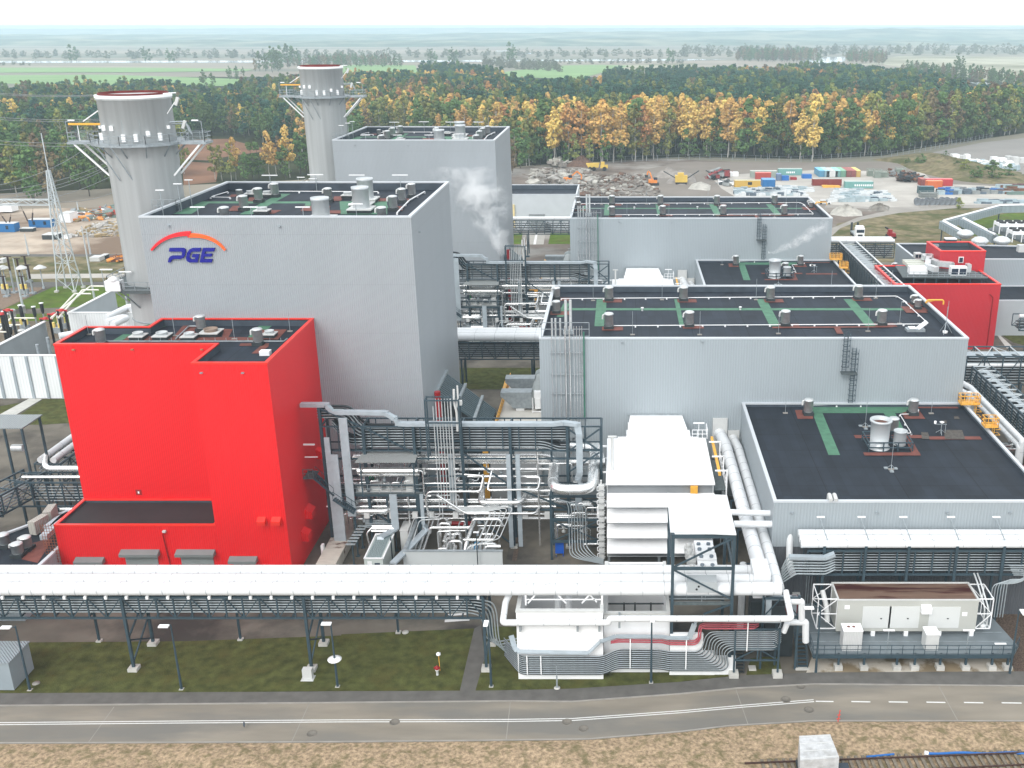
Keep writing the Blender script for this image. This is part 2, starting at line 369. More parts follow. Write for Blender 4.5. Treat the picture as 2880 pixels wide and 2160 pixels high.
area('stained_apron',[(9,840,930),(9,2120,930),(9,2150,1040),(9,800,1045)],.03,mat('stained_apron',(.27,.21,.13),.8,var=.2,scale=.4,col2=(.60,.55,.47),detail=8,c2lo=.52,c2hi=.58))
lawn([(-75,164),(-8,164),(-8,175.6),(-75,175.0)])
lawn([(4,-30,980),(4,170,945),(4,250,930),(4,-30,1050)],GRASS);lawn([(4,280,930),(4,480,925),(4,480,1080),(4,300,1092),(4,30,1095),(4,60,1075)],GRASS)
area('concrete_channel',[(4,190,925),(4,275,928),(4,-20,1105),(4,-60,1060)],.06,CONCL)
lawn([(4,20,345),(4,350,200),(4,560,190),(4,700,195),(4,905,195),(4,905,330),(4,500,330),(4,100,345)],GRASS2)
lawn([(4,-60,230),(4,40,200),(4,100,190),(4,20,330),(4,-60,340)],GRASS2)
area('gravel_pad',[(4,-100,340),(4,0,215),(4,90,205),(4,290,205),(4,190,265),(4,20,345)],.056,mat('tan_gravel',(.24,.17,.12),.95,var=.2,scale=2))
lawn([(4,-40,380),(4,460,370),(4,460,430),(4,-40,560)],GRASS2)
area('gravel_pad',[(4,-60,430),(4,300,420),(4,460,480),(4,460,520),(4,-60,600)],.056,mat('brown_pad',(.17,.13,.085),.95,var=.3,scale=1.5))
lawn([(100,150),(104,150),(104,152),(100,152)])
lawn([(6,2025,395),(6,2300,390),(6,2300,600),(6,2140,560),(6,2030,490)],GRASS)
area('path',[(6,2020,490),(6,2040,500),(6,2140,590),(6,2100,600)],.03,CONCL)
lawn([(3,1850,1480),(3,1900,1420),(3,2100,1385),(3,2300,1375),(3,2300,1520),(3,1860,1530)],GRASS2)
lawn([(3,1840,1370+150),(3,1900,1410),(3,1840,1440)],GRASS2)
lawn([('p',60,830),('p',190,825),('p',170,940),('p',40,940)],GRASS2);lawn([('p',490,822),('p',760,822),('p',760,940),('p',465,940)],GRASS2)
area('driveway',[('p',250,815),('p',435,815),('p',415,945),('p',220,945)],.03,mat('drive_slabs',(.44,.42,.38),.9,var=.1))
m=M();stripe(m,[G('p',340,830),G('p',318,945)],.7,.036);struct(m,'road_markings',PAINT)
area('rubble_ground',[(-80,262),(40,262),(90,300),(130,300),(75,400),(62,470),(20,486),(-45,453),(-110,430),(-140,300)],.010,DIRT)
area('graded_ground',[(3,-400,1130),(3,0,1050),(3,800,1052),(3,1340,1048),(3,1560,1110),(3,2212,1180),(3,2400,1200),(3,2400,1340),(3,0,1400),(3,-300,1250)],.012,DIRT2)
area('storage_yard',[(3,180,1140),(3,420,1125),(3,900,1100),(3,1560,1118),(3,1640,1190),(3,1900,1200),(3,2400,1225),(3,2400,1330),(3,1300,1345),(3,900,1325),(3,380,1300),(3,250,1220)],.016,PALEC)
area('scrub_ground',[(3,1000,1450),(3,1300,1385),(3,1700,1350),(3,2400,1345),(3,2400,1700),(3,960,1700),(3,950,1560)],.014,SCRUB)
area('track',[(3,950,1545),(3,1020,1480),(3,1160,1425),(3,1400,1380),(3,1750,1350),(3,2400,1335),(3,2400,1318),(3,1740,1330),(3,1300,1345),(3,930,1325),(3,920,1345),(3,1150,1350),(3,1330,1365),(3,1130,1410),(3,940,1490)],.020,mat('dirt_track',(.36,.335,.30),.95,var=.12,scale=.15))
area('gravel_plateau',[(3,1620,990),(3,1950,925),(3,2400,880),(3,2700,900),(3,2700,1150),(3,2100,1130),(3,1720,1040)],.3,mat('gravel_plateau',(.30,.285,.265),.95,var=.08,scale=.05))
area('sand_ground',[(1,-500,1340),(1,0,1355),(1,1000,1340),(1,1000,1660),(1,-500,1660)],.012,SAND)
area('scrub_ground',[('h',-400,915),('h',2300,915),('h',2300,1330),('h',-400,1330)],.016,SCRUB)
area('road',[('h',-400,880),('h',2300,880),('h',2300,912),('h',-400,912)],.020,SIDE);area('road',[('h',-400,1275),('h',2300,1270),('h',2300,1330),('h',-400,1350)],.022,SIDE)
area('track',[('h',400,1160),('h',2300,1150),('h',2300,1200),('h',400,1230)],.019,PALEC)
area('forest_ground',[(-260,370),(-60,440),(-40,462),(30,492),(90,484),(128,498),(160,535),(240,610),(420,700),(420,1300),(-600,1300),(-600,370)],.006,ROOTG)
area('reed_meadow',[(1,1140,940),(1,1260,905),(1,1480,900),(1,1620,940),(1,1760,975),(1,1500,1010),(1,1340,1040),(1,1170,1030)],.02,REED)
area('reed_meadow',[(1,480,1000),(1,600,975),(1,760,985),(1,760,1060),(1,600,1040)],.02,REED)
area('reed_meadow',[(1,1180,1045),(1,1420,1060),(1,1400,1180),(1,1190,1200)],.02,REED)
for pts in ([(1,-300,492),(1,700,486),(1,1560,515),(1,1500,560),(1,1000,560),(1,-300,540)],[(1,-300,440),(1,900,440),(1,1640,450),(1,1600,462),(1,900,470),(1,-300,474)],
   [(2,-250,420),(2,480,425),(2,500,490),(2,150,480),(2,-250,470)],[(2,1040,470),(2,1400,428),(2,1640,422),(2,1880,428),(2,1700,470),(2,1530,515),(2,1050,500)]):
 area('green_field',pts,.5,FIELDG)
area('pale_field',[(3,1310,380),(3,1400,366),(3,2600,372),(3,2600,560),(3,2100,540),(3,1800,500),(3,1300,420),(3,1080,425),(3,1320,405)],.55,FIELDP)
area('pale_field',[(2,1500,430),(2,2300,410),(2,2300,450),(2,1700,460),(2,1560,510)],.45,FIELDP)
area('river',[(1,-400,398),(1,2212,394),(2,1000,391),(2,2212,385),(2,2500,387),(2,2212,395),(2,900,402),(1,2000,407),(1,-400,411)],.6,WATER)
area('lake',[(3,745,372),(3,1050,370),(3,1055,398),(3,980,408),(3,780,418)],.6,WATER)
area('pond',[(3,1850,535),(3,2000,540),(3,2010,555),(3,1900,552)],.6,WATER)
area('river',[(2,1000,330),(2,1080,330),(2,1080,334),(2,1000,334)],.6,WATER);area('river',[(2,1100,346),(2,1240,346),(2,1240,351),(2,1100,351)],.6,WATER)
HILLM=mat('hill_woods',(.10,.15,.11),1,0,var=.5,scale=.012,detail=10,spec=.05,col2=(.34,.34,.25))
def hill(name,y0,depth,zf,amp,seed,x0=-9000,x1=9000,n=260):
 m=M();vs=[];fs=[];K=9;rnd=random.Random(seed);ph=[rnd.uniform(0,6.28) for _ in range(8)]
 for i in range(n+1):
  x=x0+(x1-x0)*i/n
  hz=zf(x)*(1+amp*(math.sin(x*.0011+ph[0])+.5*math.sin(x*.0031+ph[1])+.25*math.sin(x*.009+ph[2])+.12*math.sin(x*.031+ph[3])))+rnd.uniform(-2,2)
  for j in range(K+1):
   t=j/K;vs.append((x,y0+depth*t+120*math.sin(x*.002+ph[4]),max(0,hz)*math.sin(t*math.pi/2) **.8+(rnd.uniform(-2,2) if j else -1)))
 for i in range(n):
  for j in range(K): a=i*(K+1)+j;fs.append((a,a+K+1,a+K+2,a+1))
 m.add(vs,fs,True);return struct(m,name,HILLM)
hill('hills',4300,900,lambda x: 22+24*max(0,min(1,(x+900)/2600)),.10,3)
hill('hills',7400,1500,lambda x: 46+6*max(-1,min(1,x/3500)),.05,5)
hill('hills',3300,500,lambda x: 10 if x<-300 else 13,.35,9)
# BUILDINGS
def hall(name,label,cat,poly,z,wall,cap,felt,drop=1.1,t=.35,capw=.45,loc=None,group=None,feltw=None):
 """an upright-walled building on outline poly with a parapet: walls, parapet_cap, roof"""
 xs=[p[0] for p in poly];ys=[p[1] for p in poly]
 r=thing(name,label,cat,loc or ((min(xs)+max(xs))/2,(min(ys)+max(ys))/2,0),group)
 n=len(poly);m=M()
 ar=sum(poly[i][0]*poly[(i+1) % n][1]-poly[(i+1) % n][0]*poly[i][1] for i in range(n))
 if ar<0: poly=poly[::-1]
 def inset(d):
  o=[]
  for i in range(n):
   a=Vector(poly[i-1]);b=Vector(poly[i]);c=Vector(poly[(i+1) % n])
   u=(b-a).normalized();v=(c-b).normalized();n1=Vector((-u.y,u.x));n2=Vector((-v.y,v.x));k=(n1+n2);k=k/k.length_squared*2 if k.length_squared>0 else n1
   o.append((b.x+k.x*d,b.y+k.y*d))
  return o
 for i in range(n): a=poly[i];b=poly[(i+1) % n];m.add([(a[0],a[1],0),(b[0],b[1],0),(b[0],b[1],z-.12),(a[0],a[1],z-.12)],[(0,1,2,3)])
 m.build('wall',wall,r)
 ins=inset(t);m=M()
 for i in range(n): a=ins[i];b=ins[(i+1) % n];m.add([(b[0],b[1],z-drop),(a[0],a[1],z-drop),(a[0],a[1],z-.12),(b[0],b[1],z-.12)],[(0,1,2,3)])
 m.build('parapet',feltw or FELTW,r)
 m=M();m.sheet(ins,z-drop);m.build('roof',felt,r)
 o1=inset(-.05);o2=inset(capw-.05);m=M()
 for i in range(n):
  j=(i+1) % n
  A,B,C_,D=o1[i],o1[j],o2[j],o2[i]
  m.add([(A[0],A[1],z-.2),(B[0],B[1],z-.2),(C_[0],C_[1],z-.2),(D[0],D[1],z-.2),(A[0],A[1],z),(B[0],B[1],z),(C_[0],C_[1],z),(D[0],D[1],z)],[(4,5,6,7),(0,1,5,4),(2,3,7,6)])
 m.build('parapet_cap',cap,r)
 return r
def rect(x0,y0,x1,y1): return [(x0,y0),(x1,y0),(x1,y1),(x0,y1)]
def walklines(r,zdeck,greens=(),browns=()):
 if greens:
  for i,p in enumerate(greens): m=M();m.sheet(p,zdeck+.012+.004*i);m.build('walkway',GREEN,r)
 if browns:
  for i,p in enumerate(browns): m=M();m.sheet(p,zdeck+.045+.004*i);m.build('brown_walkway',BROWN,r)
def spout(r,x,y,z,mt=ZINC):
 m=M();m.box(x-.14,y-.28,z-.06,x+.14,y,z+.06);m.build('overflow_spout',mt,r)
AX0,AX1,AY0,AY1,AZ=-55.9,-24.3,117.2,145.1,38.2
A=hall('boiler_house','tall grey boiler house with the blue lettering high on its front','building',rect(AX0,AY0,AX1,AY1),AZ,GREY,CAPG,FELT,1.2)
def GA(x,y): return G('r',x,y,AZ-1.2)
def stripY(f,xa,ya,xb,yb,wd): pass
zd=AZ-1.2
gA=[[GA(-60,345),GA(110,345),GA(270,248),GA(110,248)],[GA(110,262),GA(1060,262),GA(1060,246),GA(110,246)],[GA(490,350),GA(590,350),GA(900,185),GA(810,185)],
  [GA(1000,310),GA(1060,310),GA(1060,262),GA(1020,262)],[GA(1300,350),GA(1670,350),GA(1670,246),GA(1290,246)],[GA(1620,300),GA(1680,300),GA(1660,240),GA(1610,240)]]
bA=[[GA(405,212),GA(560,212),GA(560,192),GA(430,192)],[GA(560,245),GA(680,245),GA(680,215),GA(570,215)],[GA(400,325),GA(520,325),GA(560,283),GA(440,283)],[GA(660,345),GA(770,345),GA(830,318),GA(700,318)],
  [GA(980,325),GA(1190,325),GA(1220,285),GA(1000,285)],[GA(1200,345),GA(1300,345),GA(1300,320),GA(1210,320)],[GA(1230,245),GA(1300,245),GA(1330,208),GA(1250,208)],[GA(1575,248),GA(1660,248),GA(1680,224),GA(1590,224)],
  [GA(1690,325),GA(1790,325),GA(1810,288),GA(1700,288)],[GA(1760,250),GA(1840,250),GA(1850,228),GA(1770,228)]]
walklines(A,zd,gA,bA)
for x in (-52.9,-47.9+4,-37.5,-30.5): pass
for p in (('1',1095,1462),('1',1812,1465)):
 x,z=VY(1,p[1],p[2],AY0);spout(A,x,AY0,z)
m=M();x,z=-24.3,35.6;m.box(AX1,121.0,z-.06,AX1+.28,121.3,z+.06);m.build('overflow_spout',ZINC,A)
B=hall('boiler_house','second grey boiler house standing farther back, no lettering','building',rect(-55.9,200.9,-24.3,228.9),AZ,GREY,CAPG,FELT,1.2)
walklines(B,zd,[[(x,y+83.7) for x,y in p] for p in gA],[[(x,y+83.7) for x,y in p] for p in bA])
for p in ((88,940),(430,940)):
 x,z=VY(2,p[0],p[1],200.9);spout(B,x,200.9,z)
BLUEL=mat('blue_lettering',(.003,.003,.30),.7,0,var=.02);REDL=mat('red_arch',(.80,.02,.03),.45,0,var=.02);ORL=mat('orange_arch',(.95,.13,.02),.45,0,var=.02)
LY=AY0-.02
def L_(x,y,k=1): X,Z_=VY(1,x,y,AY0);return X,Z_
def slab(name,pts,mt,par,th=.22):
 m=M();n=len(pts);a=sum(pts[i][0]*pts[(i+1) % n][1]-pts[(i+1) % n][0]*pts[i][1] for i in range(n))
 if a<0: pts=pts[::-1]
 m.add([(x,LY-th,z) for x,z in pts]+[(x,LY,z) for x,z in pts],[tuple(range(n)),tuple(range(2*n-1,n-1,-1))]+[((i+1) % n,i,i+n,(i+1) % n+n) for i in range(n)])
 return m.build(name,mt,par)
sign=thing('wall_sign','blue letters PGE under a red and orange arch on the boiler house','sign',(-51,AY0,32),None)
def arc(x0,y0,x1,y1,xm,ym,w0,w1,n=18):
 o=[];i_=[]
 for k in range(n+1):
  t=k/n;cx=2*xm-.5*(x0+x1);cy=2*ym-.5*(y0+y1)
  x=(1-t) **2*x0+2*t*(1-t)*cx+t*t*x1;y=(1-t) **2*y0+2*t*(1-t)*cy+t*t*y1
  dx=2*(1-t)*(cx-x0)+2*t*(x1-cx);dy=2*(1-t)*(cy-y0)+2*t*(y1-cy);l=math.hypot(dx,dy);wd=w0+(w1-w0)*t
  o.append((x+dy/l*wd/2,y-dx/l*wd/2));i_.append((x-dy/l*wd/2,y+dx/l*wd/2))
 return o+i_[::-1]
slab('arch',[L_(x,y) for x,y in arc(985,1620,1225,1512,1085,1540,14,30)]+[],REDL,sign)
slab('arch',[L_(x,y) for x,y in [(1222,1497),(1240,1497),(1236,1520),(1224,1538),(1219,1525)]],REDL,sign,.25)
slab('arch',[L_(x,y) for x,y in arc(1462,1620,1228,1524,1365,1545,12,27)],ORL,sign)
def LT(pts,sh=-.22):
 return [L_(x+(y-1700)*sh,y) for x,y in pts]
def letter(polys):
 m=M()
 for pts in polys:
  P=LT(pts);n=len(P);a=sum(P[i][0]*P[(i+1) % n][1]-P[(i+1) % n][0]*P[i][1] for i in range(n))
  if a<0: P=P[::-1]
  m.add([(x,LY-.22,z) for x,z in P]+[(x,LY,z) for x,z in P],[tuple(range(n)),tuple(range(2*n-1,n-1,-1))]+[((i+1) % n,i,i+n,(i+1) % n+n) for i in range(n)])
 return m.build('letter',BLUEL,sign)
def q4(x0,y0,x1,y1): return [(x0,y0),(x1,y0),(x1,y1),(x0,y1)]
letter([[(1082,1605),(1170,1605),(1186,1612),(1192,1630),(1192,1655),(1184,1670),(1168,1676),(1168,1656),(1172,1650),(1172,1634),(1166,1628),(1084,1628)],[(1110,1654),(1168.5,1654),(1168.5,1676),(1126,1676),(1112,1682),(1112,1697),(1092,1697),(1092,1672),(1098,1660)]])
letter([[(1285,1605),(1285,1628),(1236,1628),(1226,1636),(1224,1650),(1224,1664),(1230,1674),(1240,1678),(1262,1678),(1262,1664),(1240,1664),(1240,1645),(1284,1645),(1284,1698),(1232,1698),(1212,1688),(1203,1670),(1203,1638),(1212,1614),(1232,1605)]])
letter([[(1298,1605),(1375,1605),(1375,1627),(1319,1627),(1319,1642),(1366,1642),(1366,1660),(1319,1660),(1319,1677),(1375,1677),(1375,1698),(1298,1698)]])
P0=[(-62.5,106.7),(-44.7,106.7),(-44.7,100.1),(-36.8,100.1),(-36.8,AY0-.02),(-55.1,AY0-.02),(-55.1,113.7),(-62.5,113.7)]
RB=hall('red_block','bright red L-shaped block standing in front of the lettered boiler house','building',P0,25.95,RED,CAPR,FELT,.9,capw=.4)
def GR(x,y): return G(4,x,y,25.05)
walklines(RB,25.05,[[GR(1020,428),GR(1985,428),GR(1985,436),GR(1090,452),GR(970,478),GR(830,478)],[GR(730,548),GR(790,548),GR(960,452),GR(860,470)],[GR(1580,555),GR(1640,555),GR(1790,430),GR(1700,430)],[GR(1020,428),GR(1780,428),GR(1760,452),GR(990,452)]],
   [[GR(800,548),GR(1640,548),GR(1700,530),GR(830,520)],[GR(1110,540),GR(1270,540),GR(1270,450),GR(1190,450)],[GR(1440,530),GR(1480,530),GR(1510,476),GR(1450,476)],[GR(1640,540),GR(1800,545),GR(1860,478),GR(1700,480)],[GR(1550,585),GR(1740,585),GR(1745,568),GR(1560,568)],[GR(1630,635),GR(1680,635),GR(1745,585),GR(1690,585)]])
for k,x,y in ((4,480,605),(4,860,604),(4,1310,604)):
 X,Z_=VY(k,x,y,106.7);spout(RB,X,106.7,Z_,mat('spout_paint',(.45,.2,.1)))
for k,x,y in ((4,1307,755),(4,1575,755)):
 X,Z_=VY(k,x,y,100.1);spout(RB,X,100.1,Z_,ZINC)
for x0,x1 in ((1670,1728),(1762,1825)):
 a,zt=VY(7,x0,30,100.1);b,zb=VY(7,x1,72,100.1);m=M();m.add([(a,100.1,zt),(b,100.1,zt),(b,99.5,zt-.35),(a,99.5,zt-.35),(a,100.1,zb),(b,100.1,zb),(b,99.5,zb),(a,99.5,zb)],[(0,1,2,3),(7,6,5,4),(3,2,6,7),(0,3,7,4),(2,1,5,6)][::1]);m.build('air_hood',CAPR,RB)
for y0,y1,z in ((104.2,105.6,2.8),(106.3,108.0,4.6),(112.5,113.6,9.5)):
 m=M();X=-36.8;m.add([(X,y0,z+1.3),(X,y1,z+1.3),(X+.8,y1,z+.8),(X+.8,y0,z+.8),(X,y0,z),(X,y1,z),(X+.8,y1,z),(X+.8,y0,z)],[(3,2,1,0),(4,5,6,7),(7,6,2,3),(4,7,3,0),(6,5,1,2)]);m.build('air_hood',RED,RB)
X,Z_=VY(4,900,1530,106.7);m=M();m.box(X-.32,106.62,Z_-.32,X+.32,106.68,Z_+.32);lf=m.build('wall_louver',mat('louver_red',(.35,.02,.02)),RB)
m=M();m.box(X-.09,106.6,Z_-.14,X+.09,106.63,Z_+.14);m.build('handle',WHITE,RB)
RL=hall('red_annex','low red annex with grey shutters and flat black roof at the foot of the block','building',rect(-62.5,100.1,-44.72,106.68),7.1,RED,CAPR,mat('plain_roof_felt',(.022,.023,.025),.8,var=.2),.35,capw=.35)
SHUT=ribbed('roller_shutter',(.40,.45,.45),.12,.02,along='z');AWN=mat('grey_awning',(.23,.25,.25),.5,0,var=.06)
def shutter(par,x0,x1,ztop,y,aw=True,h=3.3):
 m=M();m.box(x0+.35,y-.10,0.02,x1-.35,y-.01,ztop-.45);s=m.build('roller_shutter',SHUT,par)
 m=M();m.box(x0,y-.75,ztop-.62,x1,y-.02,ztop-.3);m.add([(x0,y-.75,ztop-.3),(x1,y-.75,ztop-.3),(x1,y-.02,ztop),(x0,y-.02,ztop)],[(0,1,2,3)]);m.add([(x0,y-.02,ztop-.3),(x0,y-.75,ztop-.3),(x0,y-.02,ztop)],[(0,1,2)]);m.add([(x1,y-.02,ztop-.3),(x1,y-.75,ztop-.3),(x1,y-.02,ztop)],[(0,2,1)]);m.build('canopy',AWN,par)
shutter(RL,-60.8,-57.6,3.1,100.1);shutter(RL,-55.6,-51.3,4.05,100.1);shutter(RL,-49.4,-45.1,4.05,100.1);shutter(RB,-43.6,-40.5,3.2,100.1)
m=M();m.tube([(-50.2,99.95,.2),(-50.6,99.95,6.0),(-50.2,99.95,6.35)],.06,6);m.build('downpipe',REDP,RL);m=M();m.box(-50.5,99.7,6.3,-50.15,100.0,6.5);m.build('lamp',OFFW,RL)
TX0,TX1,TY0,TY1,TZ=-10.2,43.9,122.0,149.6,22.0
T=hall('turbine_hall','long grey turbine hall behind the white air intake hoods','building',rect(TX0,TY0,TX1,TY1),TZ,GREYT,CAPG,FELT,1.0)
TD=TZ-1.0
def GT(k,x,y): return G(k,x,y,TD)
def xs_(k,x,y): return GT(k,x,y)[0]
yb0,yb1=GT(6,520,455)[1],GT(6,520,280)[1]
gT=[]
for (k,xa,xb,y) in ((5,1640,1710,455),(6,-20,10,455),(6,565,635,455),(6,1180,1250,448)):
 xa,xb=xs_(k,xa,y),xs_(k,xb,y)
 gT.append([(xa,yb0),(xb,yb0),(xb,yb1),(xa,yb1)])
yh0,yh1=GT(6,500,353)[1],GT(6,500,339)[1]
gT.append([(xs_(5,1440,355),yh0),(xs_(6,1480,350),yh0),(xs_(6,1460,338),yh1),(xs_(5,1440,345),yh1)])
gT.append([GT(5,1395,395),GT(5,1440,395),GT(5,1480,308),GT(5,1440,308)]);gT.append([GT(6,1440,358),GT(6,1500,358),GT(6,1470,330),GT(6,1420,330)])
cowlsT=[(5,1395,280,.8),(5,1735,290,1),(6,5,290,1),(6,567,290,1),(6,1137,280,1),(5,1395,370,.8),(5,1733,470,1),(6,42,458,1),(6,663,452,1),(6,1287,447,1),(6,1500,315,.6),(6,1522,345,.6)]
bT=[]
for (k,x,y,s) in cowlsT:
 X,Y=GT(k,x,y);bT.append([(X-.9,Y-1.1),(X+1.9,Y-1.1),(X+1.9,Y+.7),(X-.9,Y+.7)])
bT.append([GT(6,580,472),GT(6,1365,466),GT(6,1360,458),GT(6,580,462)]);bT.append([GT(6,1000,508),GT(6,1042,508),GT(6,1020,468),GT(6,980,468)])
bT.append([GT(6,1450,372),GT(6,1590,372),GT(6,1540,330),GT(6,1410,330)])
walklines(T,TD,gT,bT)
for k,x,y in ((5,1820,558),(6,127,553)): X,Z_=VY(k,x,y,TY0);spout(T,X,TY0,Z_)
U=hall('turbine_hall','second long grey turbine hall, farther back by the storage yard','building',rect(TX0-.1,206.4,TX1-.4,234.0),TZ,GREYT,CAPG,FELT,1.0)
DU=84.4
walklines(U,TD,[[(x,y+DU) for x,y in p] for p in gT],[[(x,y+DU) for x,y in p] for p in bT])
for x,y in ((1230,700),(1787,703)): X,Z_=VY('p',x,y,206.4);spout(U,X,206.4,Z_)
XX0,XX1,XY0,XZ=15.7,44.3,93.3,13.35
def GX(x,y,k=6): return G(k,x,y,XZ-.55)
X1=hall('flat_annex','low grey annex with big black roof in front of the near turbine hall','building',rect(XX0,XY0,XX1,TY0-.02),XZ,GREYT,CAPG,FELT_X,.55,t=.3,capw=.38)
gX=[[GX(835,1018),GX(1465,1018),GX(1460,960),GX(835,960)],[GX(945,1290),GX(1020,1290),GX(905,1016),GX(840,1016)],[GX(1395,1155),GX(1450,1155),GX(1375,1016),GX(1300,1016)]]
bX=[[GX(745,1057),GX(845,1057),GX(840,1000),GX(728,1000)],[GX(1440,1057),GX(1572,1057),GX(1520,985),GX(1420,1020)],[GX(1520,988),GX(1790,990),GX(1770,970),GX(1510,972)],[GX(1120,1183),GX(1560,1183),GX(1550,1163),GX(1108,1163)],
  [GX(1600,1192),GX(1940,1192),GX(1925,1172),GX(1590,1172)],[GX(1178,1296),GX(1543,1296),GX(1535,1276),GX(1170,1276)],[GX(1490,1292),GX(1540,1292),GX(1480,1186),GX(1440,1186)]]
walklines(X1,XZ-.55,gX,bX)
PF=mat('patched_felt',(.10,.09,.08),.9,var=.3,scale=4)
for p in ([(1550,1190),(1600,1190),(1590,1148),(1545,1145)],[(1700,1190),(1830,1192),(1810,1132),(1690,1130)],[(1680,1088),(1712,1088),(1708,1070),(1676,1070)],[(1760,1060),(1795,1060),(1785,1043),(1757,1043)]): m=M();m.sheet([GX(*q) for q in p],XZ-.55+.09);m.build('roof_patch',PF,X1)
for x in (708,1258,1712,2118): X,Z_=VY(9,x,2,XY0);spout(X1,X,XY0,Z_)
m=M();m.box(XX0+.05,XY0-.03,0,XX1,XY0-.003,8.1);m.build('dark_lower_wall',ribbed('dark_sheet',(.115,.125,.14),.3,.015),X1)  # front wall drawn darker over its lower part
m=M()
for k in (0,1): X=GX(930+32*k,1560)[0];m.tube([(X,XY0+.9,XZ-.5),(X,XY0+.9,XZ+.45),(X,XY0-.25,XZ+.2)],.21,10)
m.build('overflow_pipe',OFFW,X1)
V1=hall('flat_annex','farther low grey annex with steam drifting over its black roof','building',rect(XX0,XY0+DU,XX1,206.38),XZ,GREYT,CAPG,FELT_X,.55,t=.3,capw=.38)
walklines(V1,XZ-.55,[[(x,y+DU) for x,y in p] for p in gX],[[(x,y+DU) for x,y in p] for p in bX])
m=M();m.box(44.35,103,0,50.5,121.9,6.4);r_=thing('link_block','dark low link block right of the near black roof','building',(47,112,0));m.build('wall',mat('brown_sheet',(.13,.10,.11),.6,var=.1),r_)
m=M();m.box(44.4,103.1,6.41,50.4,121.8,6.44);m.build('roof',FELT_X,r_);m=M();m.box(44.35,102.9,6.3,50.6,103.2,6.6);m.box(44.35,110.5,6.45,50.5,110.8,6.7);m.build('parapet_cap',CAPG,r_)
def cat_ladder(label,pts,y,par=None):
 r=thing('caged_ladder',label,'ladder',(pts[0][0],y,pts[-1][1]));m=M();c=M()
 for (x,zt,zb) in pts:
  for s in (-.25,.25): m.beam((x+s,y-.3,zt),(x+s,y-.3,zb),.06)
  k=zb
  while k<zt: m.beam((x-.25,y-.3,k),(x+.25,y-.3,k),.035);k+=.33
  k=zb+.8
  while k<zt:
   c.beam((x-.4,y-.35,k),(x-.4,y-1.0,k),.05);c.beam((x+.4,y-.35,k),(x+.4,y-1.0,k),.05);c.beam((x-.4,y-1.0,k),(x+.4,y-1.0,k),.05);k+=.7
  for s in (-.4,0,.4): c.beam((x+s,y-1.0,zt),(x+s,y-1.0,zb+.8),.045)
 m.build('rungs',STEEL,r);c.build('cage',STEEL,r)
 x,z=(pts[0][0]+pts[1][0])/2,pts[0][2];m=M();m.box(x-1.0,y-1.2,z-.1,x+1.0,y-.05,z);m.build('landing',GRATE,r)
 return r
xa,za=VY(6,1065,480,TY0-.3);xm,zm=VY(6,1075,750,TY0-.3);zb=XZ-.3
LD=cat_ladder('caged steel ladder in two runs on the near turbine hall',[(xa,za,zm),(xa+1.15,zm+3.2,zb)],TY0)
LD2=clone(LD,(0,DU,0),'caged steel ladder in two runs on the farther turbine hall')
FW=hall('white_hall','pale hall with a roller door at the end of the drive','building',[(-40,306),(-13,306),(-13,326),(-40,326)],11.3,mat('pale_wall',(.60,.64,.67),.5,var=.04),CAPG,FELT,1.5)
shutter(FW,-27.6,-22.8,5.3,306)
m=M();X,z0=VY('p',95,770,305.9);X1_,z1=VY('p',95,515,305.9);m.box(X-.7,305.5,z0,X+.5,305.95,z1);m.build('pipe_cover',mat('cream_paint',(.75,.62,.33)),FW)
m=M();X,z0=VY('p',463,800,305.9);m.box(X-.9,305.0,.1,X+.9,305.9,2.2);m.lathe(X,305,[(.3,2.2),(.3,3.0)],10);m.build('door_unit',STEEL2,FW)
PLINTH=M();PLINTH.box(-40.05,305.9,0,-13,306,.6);PLINTH.build('plinth',CONCL,FW)
# ROOF GEAR
def cowl(label,x,y,z,r=.55,h=1.9,group=None,spout_=True,name='roof_cowl',cat='roof vent',hood=True):
 t=thing(name,label,cat,(x,y,z),group)
 m=M();m.box(x-r*1.05,y-r*1.05,z,x+r*1.05,y+r*1.05,z+.42);m.build('curb',STEEL2,t)
 m=M();b=z+.42
 m.lathe(x,y,[(r*.8,b),(r*.8,b+.12),(r*.97,b+.14),(r*.97,b+h*.68),(r*1.04,b+h*.68),(r*1.04,b+h*.73),(r*.97,b+h*.74),(r*.96,b+h*.76),(r*.6,b+h*.79),(0,b+h*.8)],18)
 m.build('cowl',ALU,t)
 if hood:
  m=M();m.tube([(x-r*.6,y,b+h*.66),(x-r*1.25,y,b+h*.66),(x-r*1.3,y,b+h*.4)],.13,7);m.build('side_vent',OFFW,t)
 return t
def damper(label,x,y,z,r=.55,group=None,mt=None):
 t=thing('smoke_damper',label,'roof vent',(x,y,z),group);s=r*1.5
 m=M();m.box(x-s*.93,y-s*.93,z,x+s*.93,y+s*.93,z+.4);m.build('curb',STEEL2,t)
 m=M();m.box(x-s,y-s,z+.4,x+s,y+s,z+.5);m.build('flange',OFFW,t)
 m=M();m.lathe(x,y,[(r,z+.5),(r,z+.75),(r*1.08,z+.76),(r*1.08,z+.82),(r*.94,z+.82),(r*.9,z+.62),(r*.3,z+.66),(0,z+.68)],18);m.build('collar',mt or ALU,t)
 return t
AD=AZ-1.2
def onA(x,ytop,h): return G('r',x,ytop,AD+h)
H_=1.95
lst=[(635,133,H_,.56,'with the black curb in the left group'),(765,95,H_,.56,'standing hindmost by the rear parapet left of middle'),(515,192,H_,.56,'nearest the left flat dampers'),(365,283,H_,.56,'half hidden at the front left parapet'),
  (1193,133,H_,.52,'between the two biggest silencers and the middle damper'),(1712,195,H_,.54,'first of the right group, with grey curb'),(1783,136,H_,.52,'middle of the right group'),(1862,97,H_,.52,'last in the right group, at the rear parapet'),(1622,283,H_,.56,'half hidden at the front right parapet')]
first=None;AROOF=[]
